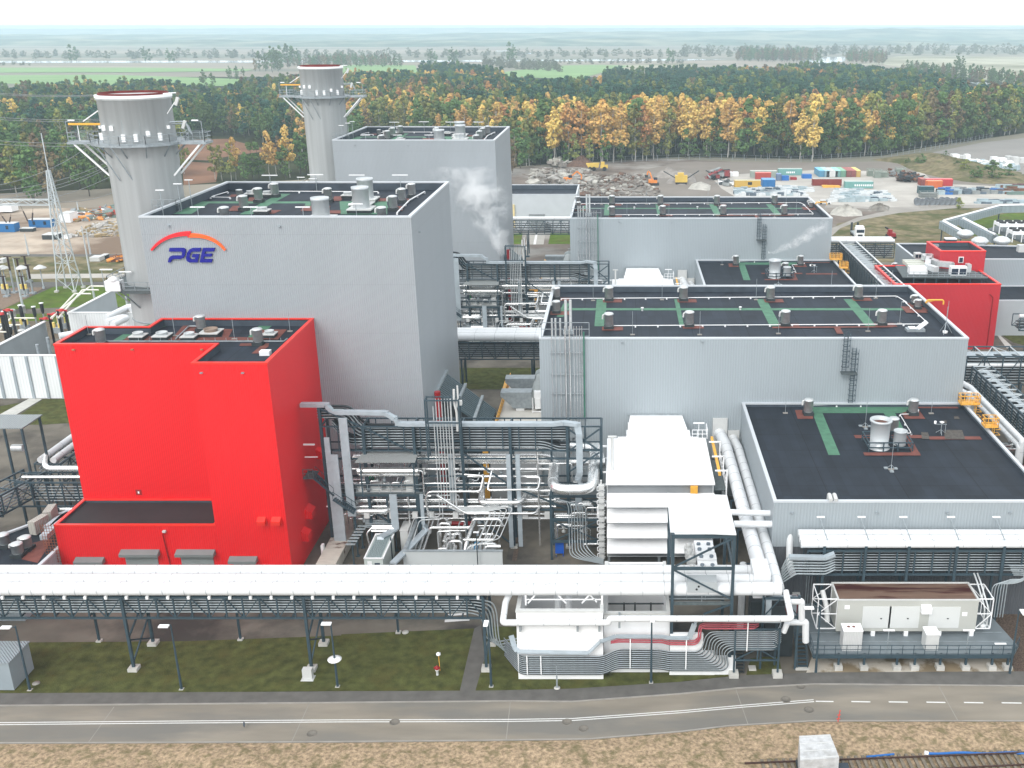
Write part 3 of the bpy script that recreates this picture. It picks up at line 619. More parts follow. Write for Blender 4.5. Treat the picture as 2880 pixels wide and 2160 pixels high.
for x,yt,h,r,wh in lst:
 X,Y=onA(x,yt,h*.8+.42)
 if Y<AY0+1.2: Y=AY0+1.3
 AROOF.append(cowl('round cowl on the lettered boiler house roof, '+wh.replace('standing ','').replace('the two biggest','big').replace('in the right group,','right,'),X,Y,AD,r,h,'round cowls on the boiler house roofs'))
X,Y=onA(487,148,1.3);AROOF.append(cowl('small capped cowl farthest left on the lettered boiler house roof',X,Y,AD,.42,1.1,'round cowls on the boiler house roofs',hood=False))
for x,y,r,wh in ((578,160,.5,'left, behind the small capped cowl'),(712,163,.52,'left, beside the rear cowl'),(670,292,.60,'front left of the middle'),(1352,172,.5,'tucked behind the big silencers'),(1465,240,.95,'largest, in front of the big silencers')):
 X,Y=onA(x,y,.8);AROOF.append(damper('round damper on the lettered boiler house roof, '+wh,X,Y,AD,r,'dampers on the boiler house roofs'))
def silencer(label,x,y,z,r,h,group):
 t=thing('silencer',label,'exhaust silencer',(x,y,z),group);s=r*1.42
 m=M();m.box(x-s,y-s,z,x+s,y+s,z+.4);m.build('curb',STEEL2,t)
 m=M();m.box(x-s*1.05,y-s*1.05,z+.4,x+s*1.05,y+s*1.05,z+.55);m.build('flange',OFFW,t)
 m=M();b=z+.55;m.lathe(x,y,[(r,b),(r,b+h-.35),(r*1.05,b+h-.33),(r*1.05,b+h),(r*.97,b+h),(r*.95,b+h-.12),(0,b+h-.1)],28);m.build('body',mat_sil,t)
 return t
mat_sil=mat('silencer_paint',(.62,.66,.68),.4,.25,var=.06)
for x,yt,h,wh in ((1130,212,2.3,'left and front one'),(1450,127,2.6,'middle one'),(1488,58,2.6,'hindmost one')):
 X,Y=onA(x,yt,h+.55);AROOF.append(silencer('big pale cylindrical silencer on the lettered boiler house roof, '+wh,X,Y,AD,1.03,h,'big silencers on the boiler house roofs'))
for o in AROOF: clone(o,(0,83.7,0),o['label'].replace('the lettered boiler house','the farther boiler house'))
def conduit(label,pts,z,grp,r=.06,mt=None):
 m=M();m.tube([(x,y,z+.25) for x,y in pts],r,6,bend=.3)
 for (x,y),(x2,y2) in zip(pts,pts[1:]):
  L=math.hypot(x2-x,y2-y);n=max(1,int(L/3))
  for k in range(n+1): t=k/n;m.box(x+(x2-x)*t-.1,y+(y2-y)*t-.1,z,x+(x2-x)*t+.1,y+(y2-y)*t+.1,z+.2)
 return solo(m,'roof_conduit',mt or WHITE,label,'conduit',grp)
c=[conduit('white conduit loop round the left group of vents on the lettered boiler house roof',[GA(400,182),GA(290,215),GA(265,225),GA(420,228)],AD,'roof conduits'),
  conduit('long white conduit along the rear of the lettered boiler house roof',[GA(760,178),GA(1600,182)],AD,'roof conduits'),
  conduit('pair of white conduits slanting to the right parapet of the lettered boiler house',[GA(1750,352),GA(1850,250),GA(1970,182)],AD,'roof conduits',.1)]
for o in c: clone(o,(0,83.7,0),o['label'].replace('the lettered boiler house','the farther boiler house'))
def bar_lamp(label,x,y,z,h=1.8,wd=1.7,group='bar lamps along the edges',mt=None):
 t=thing('bar_lamp',label,'lamp',(x,y,z),group);m=M();m.beam((x,y,z),(x,y,z+h),.07);m.build('pole',ZINC,t)
 m=M();m.box(x-wd/2,y-.12,z+h,x+wd/2,y+.12,z+h+.1);m.build('lamp_head',WHITE,t);return t
AL=[]
for x,y,wh in ((155,287,'front left'),(580,287,'front, left of middle'),(995,287,'front, middle'),(1418,262,'front, right of middle')):
 X,Y=onA(x,y,1.9);Y=max(Y,AY0+.9);AL.append(bar_lamp('short bar lamp, %s edge of the lettered boiler house roof' % wh,X,Y,AD))
for x,y,wh in ((732,40,'rear left'),(1097,35,'rear middle'),(1427,38,'rear right'),(1772,38,'far right rear')):
 X,Z_=VY('r',x,y,AY1-.6);AL.append(bar_lamp('tall bar lamp, %s edge of the lettered boiler house roof' % wh,X,AY1-.6,AD,Z_-AD,2.2))
for x,y,wh in ((45,145,'nearest'),(175,95,'middle'),(295,64,'farthest')):
 X,Y=onA(x+10,y,3.6);AL.append(bar_lamp('white lamp on a bent mast, %s along the left parapet of the lettered boiler house' % wh,AX0+.7,Y,AD,3.4,1.0))
for o in AL: clone(o,(0,83.7,0),o['label'].replace('the lettered boiler house','the farther boiler house'))
wh=['small, at the rear left corner','rear row, first full size','rear row, second','rear row, third','rear row, last on the right','small, left edge in front','front row, first','front row, second','front row, third','front row, last on the right','rear one of the right-hand small pair','front one of the right-hand small pair']
TR=[]
for (k,x,y,s),w_ in zip(cowlsT,wh):
 X,Y=GT(k,x,y);TR.append(cowl('aluminium roof cowl on the near turbine hall, '+w_,X,Y,TD,.62*s **.6,2.25*s,'cowls on the turbine hall roofs'))
TR.append(conduit('white conduit along the front row of cowls of the near turbine hall',[GT(5,1760,463),GT(6,1575,452),GT(6,1580,440),GT(6,1430,300)],TD,'roof conduits'))
TR.append(conduit('white conduit along the rear row of cowls of the near turbine hall',[GT(5,1425,287),GT(6,1385,270),GT(6,1450,310)],TD,'roof conduits'))
ROD=[]
def rod(label,X,Y,z,h=3.2,group='lightning rods on the roofs'):
 t=thing('lightning_rod',label,'lightning rod',(X,Y,z),group);m=M();m.beam((X,Y,z),(X,Y,z+h),.045);m.build('rod',ZINC,t)
 m=M();m.box(X-.3,Y-.15,z,X+.3,Y+.15,z+.12);m.build('foot',CONC,t);return t
for i,(k,x,y) in enumerate(((5,1632,290),(5,2078,285),(5,1887,512),(6,475,285),(6,960,230),(6,1250,275),(6,620,505),(6,1200,490),(6,110,512),(6,1405,440),(6,1350,225),(6,1710,440))):
 X,Y=GT(k,x,y);TR.append(rod('thin lightning rod on the near turbine hall roof',X,Y,TD))
t=thing('roof_tripod','tripod with a round lamp at the front right corner of the near turbine hall roof','tripod',(*GT(6,1700,500),TD));X,Y,_=t.location;m=M()
for a in (0,2.1,4.2): m.beam((X+.9*math.cos(a),Y+.9*math.sin(a),TD),(X,Y,TD+1.5),.07)
m.beam((X,Y,TD),(X,Y,TD+3.6),.05);m.build('frame',ZINC,t);m=M();m.lathe(X,Y,[(.3,TD+.02),(.35,TD+.3),(0,TD+.4)],12);m.build('lamp_head',WHITE,t)
t=thing('open_hatch','white roof hatch standing open near the front right of the near turbine hall','hatch',(*GT(6,1505,485),TD));X,Y,_=t.location
m=M();m.box(X-1.2,Y-.6,TD,X+1.2,Y+.6,TD+.35);m.build('curb',ZINC,t);m=M();m.ob((X+.9,Y,TD+.8),(1.5,1.2,.1),0,0,-.7);m.ob((X-.4,Y,TD+.45),(.9,1.0,.1));m.build('lid',WHITE,t)
TR2=[clone(o,(-.2,DU,0),o['label'].replace('near turbine hall','farther turbine hall')) for o in TR]
for i,(k,x,y) in enumerate(((5,1950,355),(6,373,350))):
 X,Y=GT(k,x,y);m=M();m.lathe(X,Y,[(.12,TD),(.12,TD+.35),(.22,TD+.36),(.2,TD+.5),(0,TD+.52)],10);o=solo(m,'roof_vent_pipe',WHITE,('left' if i==0 else 'middle')+' white vent stub on the green band of the near turbine hall','vent pipe');clone(o,(0,DU,0),o['label'].replace('near','farther'))
XD=XZ-.55;XR=[]
for x,y,w_,h in ((812,1028,'rear left',2.2),(1490,1028,'rear right',2.2),(1362,1145,'middle, beside the big flue',2.0)):
 X,Y=GX(x,y);XR.append(cowl('aluminium cowl on the near low annex roof, '+w_,X,Y,XD,.60,h,'cowls on the annex roofs'))
t=thing('flue_pair','wide round flue and shorter one standing in a steel frame on the near low annex','flue',(*GX(1330,1250),XD));XR.append(t);X,Y,_=t.location
a=GX(1270,1240);b=GX(1402,1236)
m=M();m.lathe(a[0],a[1],[(1.25,XD),(1.25,XD+.15),(1.05,XD+.2),(1.12,XD+3.2),(1.28,XD+3.3),(1.28,XD+3.5),(1.05,XD+3.5),(.95,XD+3.0)],28);m.build('flue',mat_sil,t)
m=M();m.lathe(a[0],a[1],[(1.0,XD+3.05),(0,XD+3.06)],24);m.build('grille',mat('rusty_grille',(.16,.07,.05),.8),t)
m=M();m.lathe(b[0],b[1],[(.72,XD+.3),(.72,XD+1.9),(.8,XD+1.95),(.8,XD+2.05),(.66,XD+2.05),(.62,XD+1.4),(0,XD+1.4)],22);m.build('flue',mat_sil,t)
m=M();x0,y0=GX(1205,1268);x1=GX(1488,1268)[0];y1=y0+3.4
for z in (.5,1.1): m.beam((x0,y0,XD+z),(x1,y0,XD+z),.12);m.beam((x0,y1,XD+z),(x1,y1,XD+z),.12);m.beam((x0,y0,XD+z),(x0,y1,XD+z),.12);m.beam((x1,y0,XD+z),(x1,y1,XD+z),.12)
for k in range(4):
 xx=x0+(x1-x0)*k/3
 for yy in (y0,y1): m.beam((xx,yy,XD),(xx,yy,XD+1.1),.12)
 m.beam((xx,y0,XD+.5),(xx,y1,XD+.5),.1)
m.build('frame',STEEL,t)
for i,(x,y) in enumerate(((1350,1385),(1182,1110),(665,1020),(1610,1022))):
 X,Y=GX(x,y);t=rod('thin lightning rod on the near low annex, '+['front, on a tripod','behind the flues, on a tripod','rear left','rear right'][i],X,Y,XD,3.6 if i<2 else 2.2);XR.append(t)
 if i<2:
  m=M()
  for a_ in (.4,2.5,4.6): m.beam((X+.6*math.cos(a_),Y+.6*math.sin(a_),XD),(X,Y,XD+.6),.06)
  for a_ in (.4,2.5,4.6): m.box(X+.6*math.cos(a_)-.2,Y+.6*math.sin(a_)-.2,XD,X+.6*math.cos(a_)+.2,Y+.6*math.sin(a_)+.2,XD+.12)
  m.build('tripod',ZINC,t)
t=thing('weather_station','small weather station with wind vane on the near low annex roof','weather station',(*GX(1672,1150),XD));X,Y,_=t.location;XR.append(t)
m=M();m.beam((X,Y,XD),(X,Y,XD+1.3),.07);m.beam((X-.8,Y,XD+1.2),(X+.6,Y,XD+1.2),.06);m.beam((X+.5,Y,XD),(X+.5,Y,XD+1.2),.05)
for a_ in (.4,2.5,4.6): m.beam((X+.6*math.cos(a_),Y+.6*math.sin(a_),XD),(X,Y,XD+.5),.06)
m.build('frame',ZINC,t);m=M();m.lathe(X-.8,Y,[(.15,XD+1.3),(.15,XD+1.6),(0,XD+1.65)],8);m.lathe(X,Y,[(.1,XD+1.3),(.3,XD+1.5),(0,XD+1.55)],8);m.build('sensor',WHITE,t)
XR.append(conduit('white conduit between the rear cowls of the near low annex',[GX(840,978),GX(1465,976)],XD,'roof conduits'))
XR.append(conduit('white conduit stepping down past the right rear cowl of the near low annex',[GX(1525,1005),GX(1525,1035),GX(1405,1037),GX(1480,1160),GX(1440,1160)],XD,'roof conduits',.05))
XR.append(conduit('white conduit from the right rear cowl to the yellow ladder of the near low annex',[GX(1520,970),GX(1730,968)],XD,'roof conduits',.05))
for o in XR: clone(o,(0,DU,0),o['label'].replace('near low annex','farther low annex'))
def yladder(label,x,y,z,w=2.6,d=1.2,drop=4.5):
 t=thing('access_ladder',label,'ladder',(x,y,z));m=M();m.box(x-w/2,y-d/2,z-.12,x+w/2,y+d/2,z);m.build('landing',YEL,t)
 m=M();rail(m,[(x-w/2,y-d/2,z),(x+w/2,y-d/2,z),(x+w/2,y+d/2,z),(x-w/2,y+d/2,z)],1.1,True,.7,.07);m.build('guard_rail',YEL,t)
 m=M();X=x+w/2-.3
 for s in (-.3,.3): m.beam((X,y+s,z+1.1),(X,y+s,z-drop),.07)
 k=z-drop
 while k<z+1: m.beam((X,y-.3,k),(X,y+.3,k),.045);k+=.33
 k=z-drop+.6
 while k<z: m.beam((X+.1,y-.4,k),(X+.7,y-.4,k),.05);m.beam((X+.7,y-.4,k),(X+.7,y+.4,k),.05);m.beam((X+.7,y+.4,k),(X+.1,y+.4,k),.05);k+=.7
 m.build('ladder',YEL,t);return t
X,Y=G(6,1800,960,XZ);y1_=yladder('yellow access ladder at the rear right corner of the near black annex roof',44.4,120.6,XZ+.45,2.4)
X,Y=G(6,1940,1150,XZ);y2_=yladder('yellow access ladder halfway along the right edge of the near black annex roof',44.4,Y+1.5,XZ+.45,1.6)
for o in (y1_,y2_): clone(o,(0,DU,0),o['label'].replace('near black','farther black'))
X,Y=G(6,1610,305,TZ);t=thing('davit_arm','yellow davit arm on the right parapet of the near turbine hall','davit',(TX1,Y,TZ));m=M();m.tube([(TX1-.6,Y,TZ),(TX1-.4,Y,TZ+.45),(TX1+1.9,Y,TZ+.45),(TX1+1.9,Y,TZ-.2)],.12,6);m.beam((TX1-.6,Y+.3,TZ),(TX1+1.2,Y+.3,TZ+.4),.1);m.build('arm',YEL,t);clone(t,(-.3,DU,0),'yellow davit arm on the right parapet of the farther turbine hall')
RD=25.05
def onR(x,y,h): return G(4,x,y,RD+h)
for x,yt,w_,hh in ((1293,380,'rear, against the grey wall',2.0),(640,468,'left end',2.0),(1663,465,'right of middle',2.0)):
 X,Y=onR(x,yt,hh*.8+.42);Y=min(Y,AY0-.9);cowl('aluminium cowl on the red block roof, '+w_,X,Y,RD,.56,hh,'cowls on the red block roof')
RBR=mat('rusty_collar',(.40,.30,.24),.6,.3,var=.2)
for x,y,r,w_,mt in ((893,500,.55,'first from the left',None),(1048,498,.6,'second from the left',None),(1225,502,.55,'third from the left',None),(1365,475,.75,'with a rusty rim, largest',RBR),(1745,488,.5,'right of the right cowl',None)):
 X,Y=onR(x,y,.7);damper('round damper on a square flange on the red block roof, '+w_,X,Y,RD,r,'dampers on the red block roof',mt)
X,Y=G(4,1718,612,RD+.5);m=M();m.box(X-.55,Y-.4,RD,X+.55,Y+.4,RD+.5);solo(m,'roof_box',WHITE,'small white box on the front part of the red block roof','box')
m=M();m.tube([(G(4,680,552,RD+.4)[0],G(4,680,552,RD+.4)[1],RD+.4),(G(4,1835,556,RD+.4)[0],G(4,680,552,RD+.4)[1],RD+.4),(G(4,1862,535,RD+.4)[0],G(4,1862,535,RD+.4)[1],RD+.4)],.07,6)
for k in range(14): x=-55+k*1.25;y=G(4,680,552,RD)[1];m.beam((x,y,RD),(x,y,RD+.4),.05)
solo(m,'safety_line',ZINC,'thin grey safety rail crossing the red block roof','rail')
m=M();x0,y0=G(4,1140,548,RD);x1,y1=G(4,1225,465,RD);m.tube([(x0,y0,RD+.2),(x1,y1,RD+.2),(G(4,1300,460,RD)[0],y1,RD+.2)],.09,6);solo(m,'roof_conduit',ZINC,'grey conduit between the red block dampers running to the rear cowl','conduit','roof conduits')
for i,(x,y) in enumerate(((575,510),(1135,520),(1520,540),(1880,490))): X,Y=onR(x,y,0);rod('thin lightning rod on the red block roof',X,min(Y,AY0-1),RD,2.4)
# STACKS
def stack(label,X,Y,zt,r=4.2):
 t=thing('chimney',label,'chimney',(X,Y,0),'steel-clad chimneys beside the boiler houses')
 m=M();m.lathe(X,Y,[(r,0),(r,zt-9),(r+.07,zt-8.9),(r+.07,zt-.9),(r+.22,zt-.85),(r+.22,zt-.55),(r+.1,zt-.5),(r+.1,zt-.35)],56);m.build('shaft',STACKM,t)
 m=M();m.lathe(X,Y,[(r+.26,zt-.62),(r+.26,zt-.3),(r-.05,zt-.28),(r-.1,zt-.6)],56);m.build('top_ring',WHITE,t)
 m=M();m.lathe(X,Y,[(r-.13,zt-2.5),(r-.13,zt-.06),(r-.25,zt-.06),(r-.25,zt-2.5)],56);m.lathe(X,Y,[(r-.1,zt-2.4),(0,zt-2.4)],40);m.build('liner',RUST,t)
 zp=zt-6.0;ro=r+1.5;m=M();n=12;ring=[]
 for k in range(n):
  a0,a1=2*math.pi*k/n,2*math.pi*(k+1)/n
  P=[(X+rr*math.cos(a),Y+rr*math.sin(a)) for a,rr in ((a0,r+.02),(a1,r+.02),(a1,ro),(a0,ro))];m.prism(P,zp-.28,zp);ring.append((P[3][0],P[3][1],zp))
 for s in (-1,1): m.box(X+s*(ro-.5),Y-1.3,zp-.3,X+s*(r+4.5),Y+1.2,zp-.02)
 m.build('gallery',ZINC,t)
 m=M();rail(m,ring,1.1,True,1.5,.06)
 for s in (-1,1):
  xo=X+s*(r+4.4);xi=X+s*ro;rail(m,[(xi,Y-1.2,zp),(xo,Y-1.2,zp),(xo,Y+1.1,zp),(xi,Y+1.1,zp)],1.1,False,1.3,.06)
 m.build('guard_rail',ZINC,t)
 m=M()
 for k in range(n):
  a=2*math.pi*k/n;m.beam((X+(ro-.1)*math.cos(a),Y+(ro-.1)*math.sin(a),zp-.3),(X+(r+.02)*math.cos(a),Y+(r+.02)*math.sin(a),zp-1.7),.12)
 m.build('bracket',ZINC,t)
 for s in (-1,1):
  m=M()
  for yy in (-1.1,1.0): m.beam((X+s*(r+3.7),Y+yy,zp-.3),(X+s*(r-.1),Y+yy,zp-4.2),.20)
  m.build('wing_strut',WHITE,t)
 m=M()
 for dx in (-.45,.35): m.beam((X-1.9+dx*2,Y-ro+.2,zp-.3),(X-.5+dx*2,Y-r*.98,zp-4.4),.12)
 m.build('front_strut',ZINC,t)
 for s in (-1,1):
  m=M();xo=X+s*(r+4.3);m.beam((xo,Y-1.2,zp),(xo-s*.05,Y-1.2,zp+2.5),.07);m.beam((xo,Y-1.2,zp+2.5),(xo-s*.9,Y-1.2,zp+2.6),.07);l=m.build('lamp_post',ZINC,t);m=M();m.box(xo-s*.4,Y-1.3,zp+2.55,xo-s*1.2,Y-1.1,zp+2.7);m.build('lamp_head',WHITE,l)
 m=M();m.box(X-r-3.9,Y-1.35,zp+2.05,X-r+.2,Y-1.15,zp+2.3);c_=m.build('hoist_beam',YEL,t);m=M();m.beam((X-r-2.0,Y-1.25,zp+2.5),(X-r+.1,Y-1.25,zp+3.8),.12);m.beam((X-r-2.8,Y-1.25,zp+2.0),(X-r-2.8,Y-1.25,zp+.1),.07);m.build('tie',WHITE,c_)
 m=M();random.seed(3)
 for k in range(9):
  a=math.pi*(1.08+.84*k/8);rr=r+.15;px,py=X+rr*math.cos(a),Y+rr*math.sin(a);hgt=random.choice((.4,.6,.9));zq=zp+random.choice((.3,.9,1.6));m.box(px-.22,py-.15,zq,px+.22,py+.15,zq+hgt)
 m.build('instrument_box',WHITE,t)
 m=M();a=-.25;m.tube([(X+(r+.1)*math.cos(a),Y+(r+.1)*math.sin(a),zt-.2),(X+(r+1.4),Y-.6,zt-.1)],.08,6);m.beam((X+r+.1,Y-1,zt-2.6),(X+r+1.4,Y-1.0,zt-1.0),.08);b_=m.build('beacon_arm',WHITE,t)
 m=M()
 for (x,z) in ((X+r+1.5,zt-1.1),(X+r+2.0,zp+2.1)): m.ob((x,Y-1,z),(.35,.3,1.0),0,0,.4)
 m.build('antenna',OFFW,t)
 m=M();pts=[(X+r+.3,Y-1,zp+2.4),(X+r+2.2,Y-1,zp+2.5),(X+r+2.6,Y-1,zp+1.2)];m.tube(pts,.1,6,bend=.5);m.tube([(p[0],p[1]+.5,p[2]-.3) for p in pts],.1,6,bend=.5);m.build('hoop',ZINC,t)
 m=M()
 for k in range(5): a=math.pi*(1.2+.15*k);m.beam((X+(r+.05)*math.cos(a),Y+(r+.05)*math.sin(a),zp+.1),(X+(r+.05)*math.cos(a),Y+(r+.05)*math.sin(a),zp+2.9),.05)
 m.build('cable',ZINC,t)
 zp=27.3;ro=r+2.3;m=M();pts=[(X+ro*math.cos(a),Y+ro*math.sin(a)) for a in [math.pi*(k+.5)/4 for k in range(8)]];n=8
 for k in range(8):
  a0,a1=math.pi*(k+.5)/4,math.pi*(k+1.5)/4;m.prism([(X+rr*math.cos(a),Y+rr*math.sin(a)) for a,rr in ((a0,r+.02),(a1,r+.02),(a1,ro),(a0,ro))],zp-.4,zp)
 m.build('gallery',GRATE,t);m=M();rail(m,[(x,y,zp) for x,y in pts],1.1,True,1.5,.07);m.build('guard_rail',ZINC,t)
 m=M()
 for k in range(8): a=math.pi*(k+.5)/4;m.beam((X+(ro-.2)*math.cos(a),Y+(ro-.2)*math.sin(a),zp-.4),(X+r*math.cos(a),Y+r*math.sin(a),zp-2.8),.16)
 m.build('bracket',ZINC,t)
 m=M();m.box(X-4.5,Y-ro+.3,zp,X-2.6,Y-ro+1.5,zp+1.3);m.lathe(X-3.4,Y-ro+.7,[(.6,zp+1.3),(.7,zp+1.6),(0,zp+1.9)],10);m.build('fan_unit',WHITE,t)
 for dx,hh in ((-5.6,2.3),(-3.2,2.0)): m=M();m.beam((X+dx,Y-4.2,zp),(X+dx,Y-4.2,zp+hh),.06);l=m.build('lamp_post',ZINC,t);m=M();m.box(X+dx-.2,Y-4.3,zp+hh,X+dx+1.4,Y-4.1,zp+hh+.12);m.build('lamp_head',WHITE,l)
 m=M();m.lathe(X,Y,[(r+.05,22.4),(r+.12,22.5),(r+.05,22.6)],48);m.lathe(X,Y,[(r+.05,20.0),(r+.12,20.1),(r+.05,20.2)],48);m.build('band',ZINC,t)
 m=M();x=X+2.9;y=Y-r*.75
 for k in range(4): m.beam((x,y-1.5+k*.5,zp+9),(x+.2,y-1.5+k*.5,zp+11),.06)
 m.box(x-.6,y-1.4,zp+9.6,x+2.4,y+.2,zp+9.72);rail(m,[(x-.6,y-1.4,zp+9.7),(x+2.4,y-1.4,zp+9.7),(x+2.4,y+.1,zp+9.7)],1.6,False,.8);m.build('landing',ZINC,t)
 return t
stack('nearer tall grey steel chimney with red rim and yellow hoist, left of the lettered building',-60.7,131.0,51.3)
stack('farther tall grey steel chimney with red rim, beside the second boiler house',-60.7,214.7,51.6)
# PIPEWORK YARD BETWEEN BOILER HOUSE AND TURBINE HALL
UN = []          # everything of the near unit, copied later for the far unit
def U_(o): UN.append(o);return o
rnd=random.Random(11)
RY0,RY1=108.0,110.6
RZ0,RZ1=12.9,15.6
XC=[-34.4,-29.6,-23.8,-18.3,-12.7,-6.1,-2.2]
t=U_(thing('steel_rack','tall slate-grey steel rack carrying cable trays across the pipe yard','pipe rack',(-18,RY0,0)))
for i,x in enumerate(XC):
 m=M();m.beam((x,RY0,0),(x,RY0,RZ1+(2.4 if i<1 else 0)),.32)
 m.build('column',STEEL,t)
 m=M();m.beam((x,RY1,0),(x,RY1,RZ1),.28);m.build('column',STEEL,t)
m=M()
truss(m,(XC[0],RY0),(-2.2,RY0),RZ0-.3,RZ1,.13,1.85,x=False);truss(m,(XC[0],RY1),(-2.2,RY1),RZ0-.3,RZ1,.12,1.85,x=False)
for x in XC:
 for z in (RZ0-.6,RZ1,8.2,5.0): m.beam((x,RY0,z),(x,RY1,z),.18)
for z in (RZ0-1.3,8.2,5.0): m.beam((XC[0],RY0,z),(XC[-1],RY0,z),.2);m.beam((XC[0],RY1,z),(XC[-1],RY1,z),.18)
m.build('girder',STEEL,t)
m=M()
for (a,za,b,zb) in ((-18.1,12.2,-13.0,8.3),(-23.6,12.2,-26,8.0),(-34.2,17.8,-30,15.8),(-29.4,15.5,-24.2,12.5),(-5.9,15.3,-2.4,12.6),(-5.9,12.6,-2.4,15.3),(-2.4,12.4,-5.9,10.0),(-12.5,8,-6.3,5.2),(-18.1,5,-13,.5),(-29.4,5,-24,.5)): m.beam((a,RY0-.1,za),(b,RY0-.1,zb),.17)
m.build('brace',STEEL,t)
m=M()
for x in XC: m.box(x-.4,RY0-.4,0,x+.4,RY0+.4,.25)
m.build('footing',CONCL,t)
m=M()
for k in range(4): m.box(-30.2,RY0+.5,RZ0+.1+k*.66,-7,RY1-.3,RZ0+.14+k*.66)
m.build('dark_backing_shelf',CABLE,t)  # solid dark plates added behind the trays so the rack gaps look shadowed
for k in range(8):
 z=RZ0+.05+k*.33;m=M();y=RY0+.35
 lx=-30.4-.0*k
 if k>=1:
  d=(k-1)*.45
  pts=[(-34.8,y,z+2.3),(-32.6+.2*k,y,z+2.3),(-31.4+.25*k,y,z),(-8.8,y,z)] if k>3 else [(-33.2,y,z+2.2),(-32.4,y,z+1.2),(-31.6,y,z),(-8.8,y,z)]
 else: pts=[(-30.2,y,z),(-8.8,y,z)]
 if k<3: pts+=[(-7.2,y,z-.7),(-6.3,y,z-.7)]
 else: pts+=[(-6.3,y,z)]
 m.tube(pts,.06,5,bend=.9);m.cur=1;m.tube([(p[0],p[1]+.25,p[2]+.02) for p in pts],.13,5,bend=.9);m.tube([(p[0],p[1]+1.0,p[2]+.06) for p in pts],.15,5,bend=.9)
 U_(solo(m,'cable_tray',[TRAY,CABLE],'thin tray stacked in the tall rack, number %s from the bottom' % ['one','two','three','four','five','six','seven','eight'][k],'cable tray','trays stacked in the tall rack'))
m=M();y=RY0+.2
pts=[(-36.5,y,18.2),(-33.6,y,18.2),(-32.9,y,17.3),(-26.9,y-.1,17.25),(-25.9,y-.1,16.6),(-25.5,y,15.9),(-24.6,y,15.85),(-7.6,y,15.85),(-6.4,y-.3,16.1),(-4.9,y-.3,15.9),(-4.7,y-.5,14.7),(-4.7,y-.5,9.9),(-4.9,y-.5,9.2),(-4.5,y-.5,8.3),(-4.9,y-.5,7.7),(-4.9,y-.5,5.2)]
for a,b in zip(pts,pts[1:]): m.beam(a,b,.75,.42) if abs(a[2]-b[2])<abs(a[0]-b[0]) else m.beam(a,b,.75,.4)
for p in pts[1:-1]: m.ob(p,(.72,.5,.44))
U_(solo(m,'cable_trunking',DUCT,'broad pale trunking along the tall rack top, dropping at the right','cable trunking'))
for i,(x,y,z0,z1,wd,w_) in enumerate(((-31.6,107.2,4.5,16.9,.95,'tallest, beside the red block'),(-33.6,107.0,1.0,14.6,.6,'leftmost, thin'),(-32.9,106.9,1.2,12.5,.8,'with a rounded top by the red block'),(-19.6,107.3,6.5,12.4,.45,'just left of the thin pipe bundle'),(-12.95,107.4,0.3,12.3,.5,'left one of the pair in the middle'),(-11.85,107.4,.4,12.3,.5,'right one of the pair in the middle'),(-26.5,106.8,3.0,7.5,.85,'short, under the working platform'),(-23.2,106.9,3.6,7.5,.4,'short and narrow, right under the platform end'))):
 m=M();m.box(x-wd/2,y,z0,x+wd/2,y+.22,z1)
 for k in range(int((z1-z0)/1.4)): m.box(x-wd/2-.03,y-.02,z0+.7+k*1.4,x+wd/2+.03,y+.24,z0+.76+k*1.4)
 U_(solo(m,'cable_riser',DUCT,'upright pale riser, '+w_,'cable riser','upright cable risers'))
for i,pts in enumerate(([(-26.5,106.9,3.0),(-27.9,105.2,2.9),(-27.9,103.6,.4)],[(-23.2,107,3.6),(-22.8,107,3.0),(-24.2,103.2,2.6),(-25.3,99.5,2.6)])):
 m=M()
 for a,b in zip(pts,pts[1:]): m.beam(a,b,.8,.2)
 U_(solo(m,'cable_trunking',DUCT,('pale trunking bending down behind the site container','pale trunking slanting along the left wall of the pump pit')[i],'cable trunking'))
for k in range(7):
 x=-21.15+k*.335;y=106.9;zt=19.4-(.9 if k==0 else 0);zb=7.2-k*.16 if k>0 else 5.2;m=M();xe=-13.9+(6-k)*.22+.3;r=.058 if k<6 else .10
 if k==0: pts=[(x,y,zt),(x,y,4.6),(-24.2,y,4.5),(-24.4,y-3,3.6)]
 elif k==1: pts=[(x,y,zt),(x,y,4.3),(-23.6,y,4.2),(-23.9,y-3,3.0)]
 else: pts=[(x,y,zt),(x,y,zb-1.0+.0),(xe-k*.42+1,y,zb-1.0),(xe-k*.42-.2,y-4,zb-3.0),(xe-k*.42-2.2+k*.15,y-4.6,zb-3.2),(xe-k*.42-2.2+k*.15,y-4.6,1.6)]
 m.tube(pts,r,7,bend=.5);U_(solo(m,'thin_pipe',ALU,'thin pipe falling before the tall rack, number %s from the left' % ['one','two','three','four','five','six','seven'][k],'pipe','bundle of thin pipes before the rack'))
t=U_(thing('pipe_guide','slate steel frame guiding the bundle of thin pipes above the rack','frame',(-20,107,0)));m=M()
for x in (-22.0,-18.2):
 m.beam((x,106.6,12),(x,106.6,19.4),.16);m.beam((x,107.8,12),(x,107.8,19.4),.14)
for z in (19.3,16.6): m.beam((-22,106.6,z),(-18.2,106.6,z),.14);m.beam((-22,107.8,z),(-18.2,107.8,z),.12);m.beam((-22,106.6,z),(-22,107.8,z),.12);m.beam((-18.2,106.6,z),(-18.2,107.8,z),.12)
for z in (14.2,12,9.8,8.2): m.beam((-22,107.0,z),(-18.2,107.0,z),.12)
m.build('frame',STEEL,t)
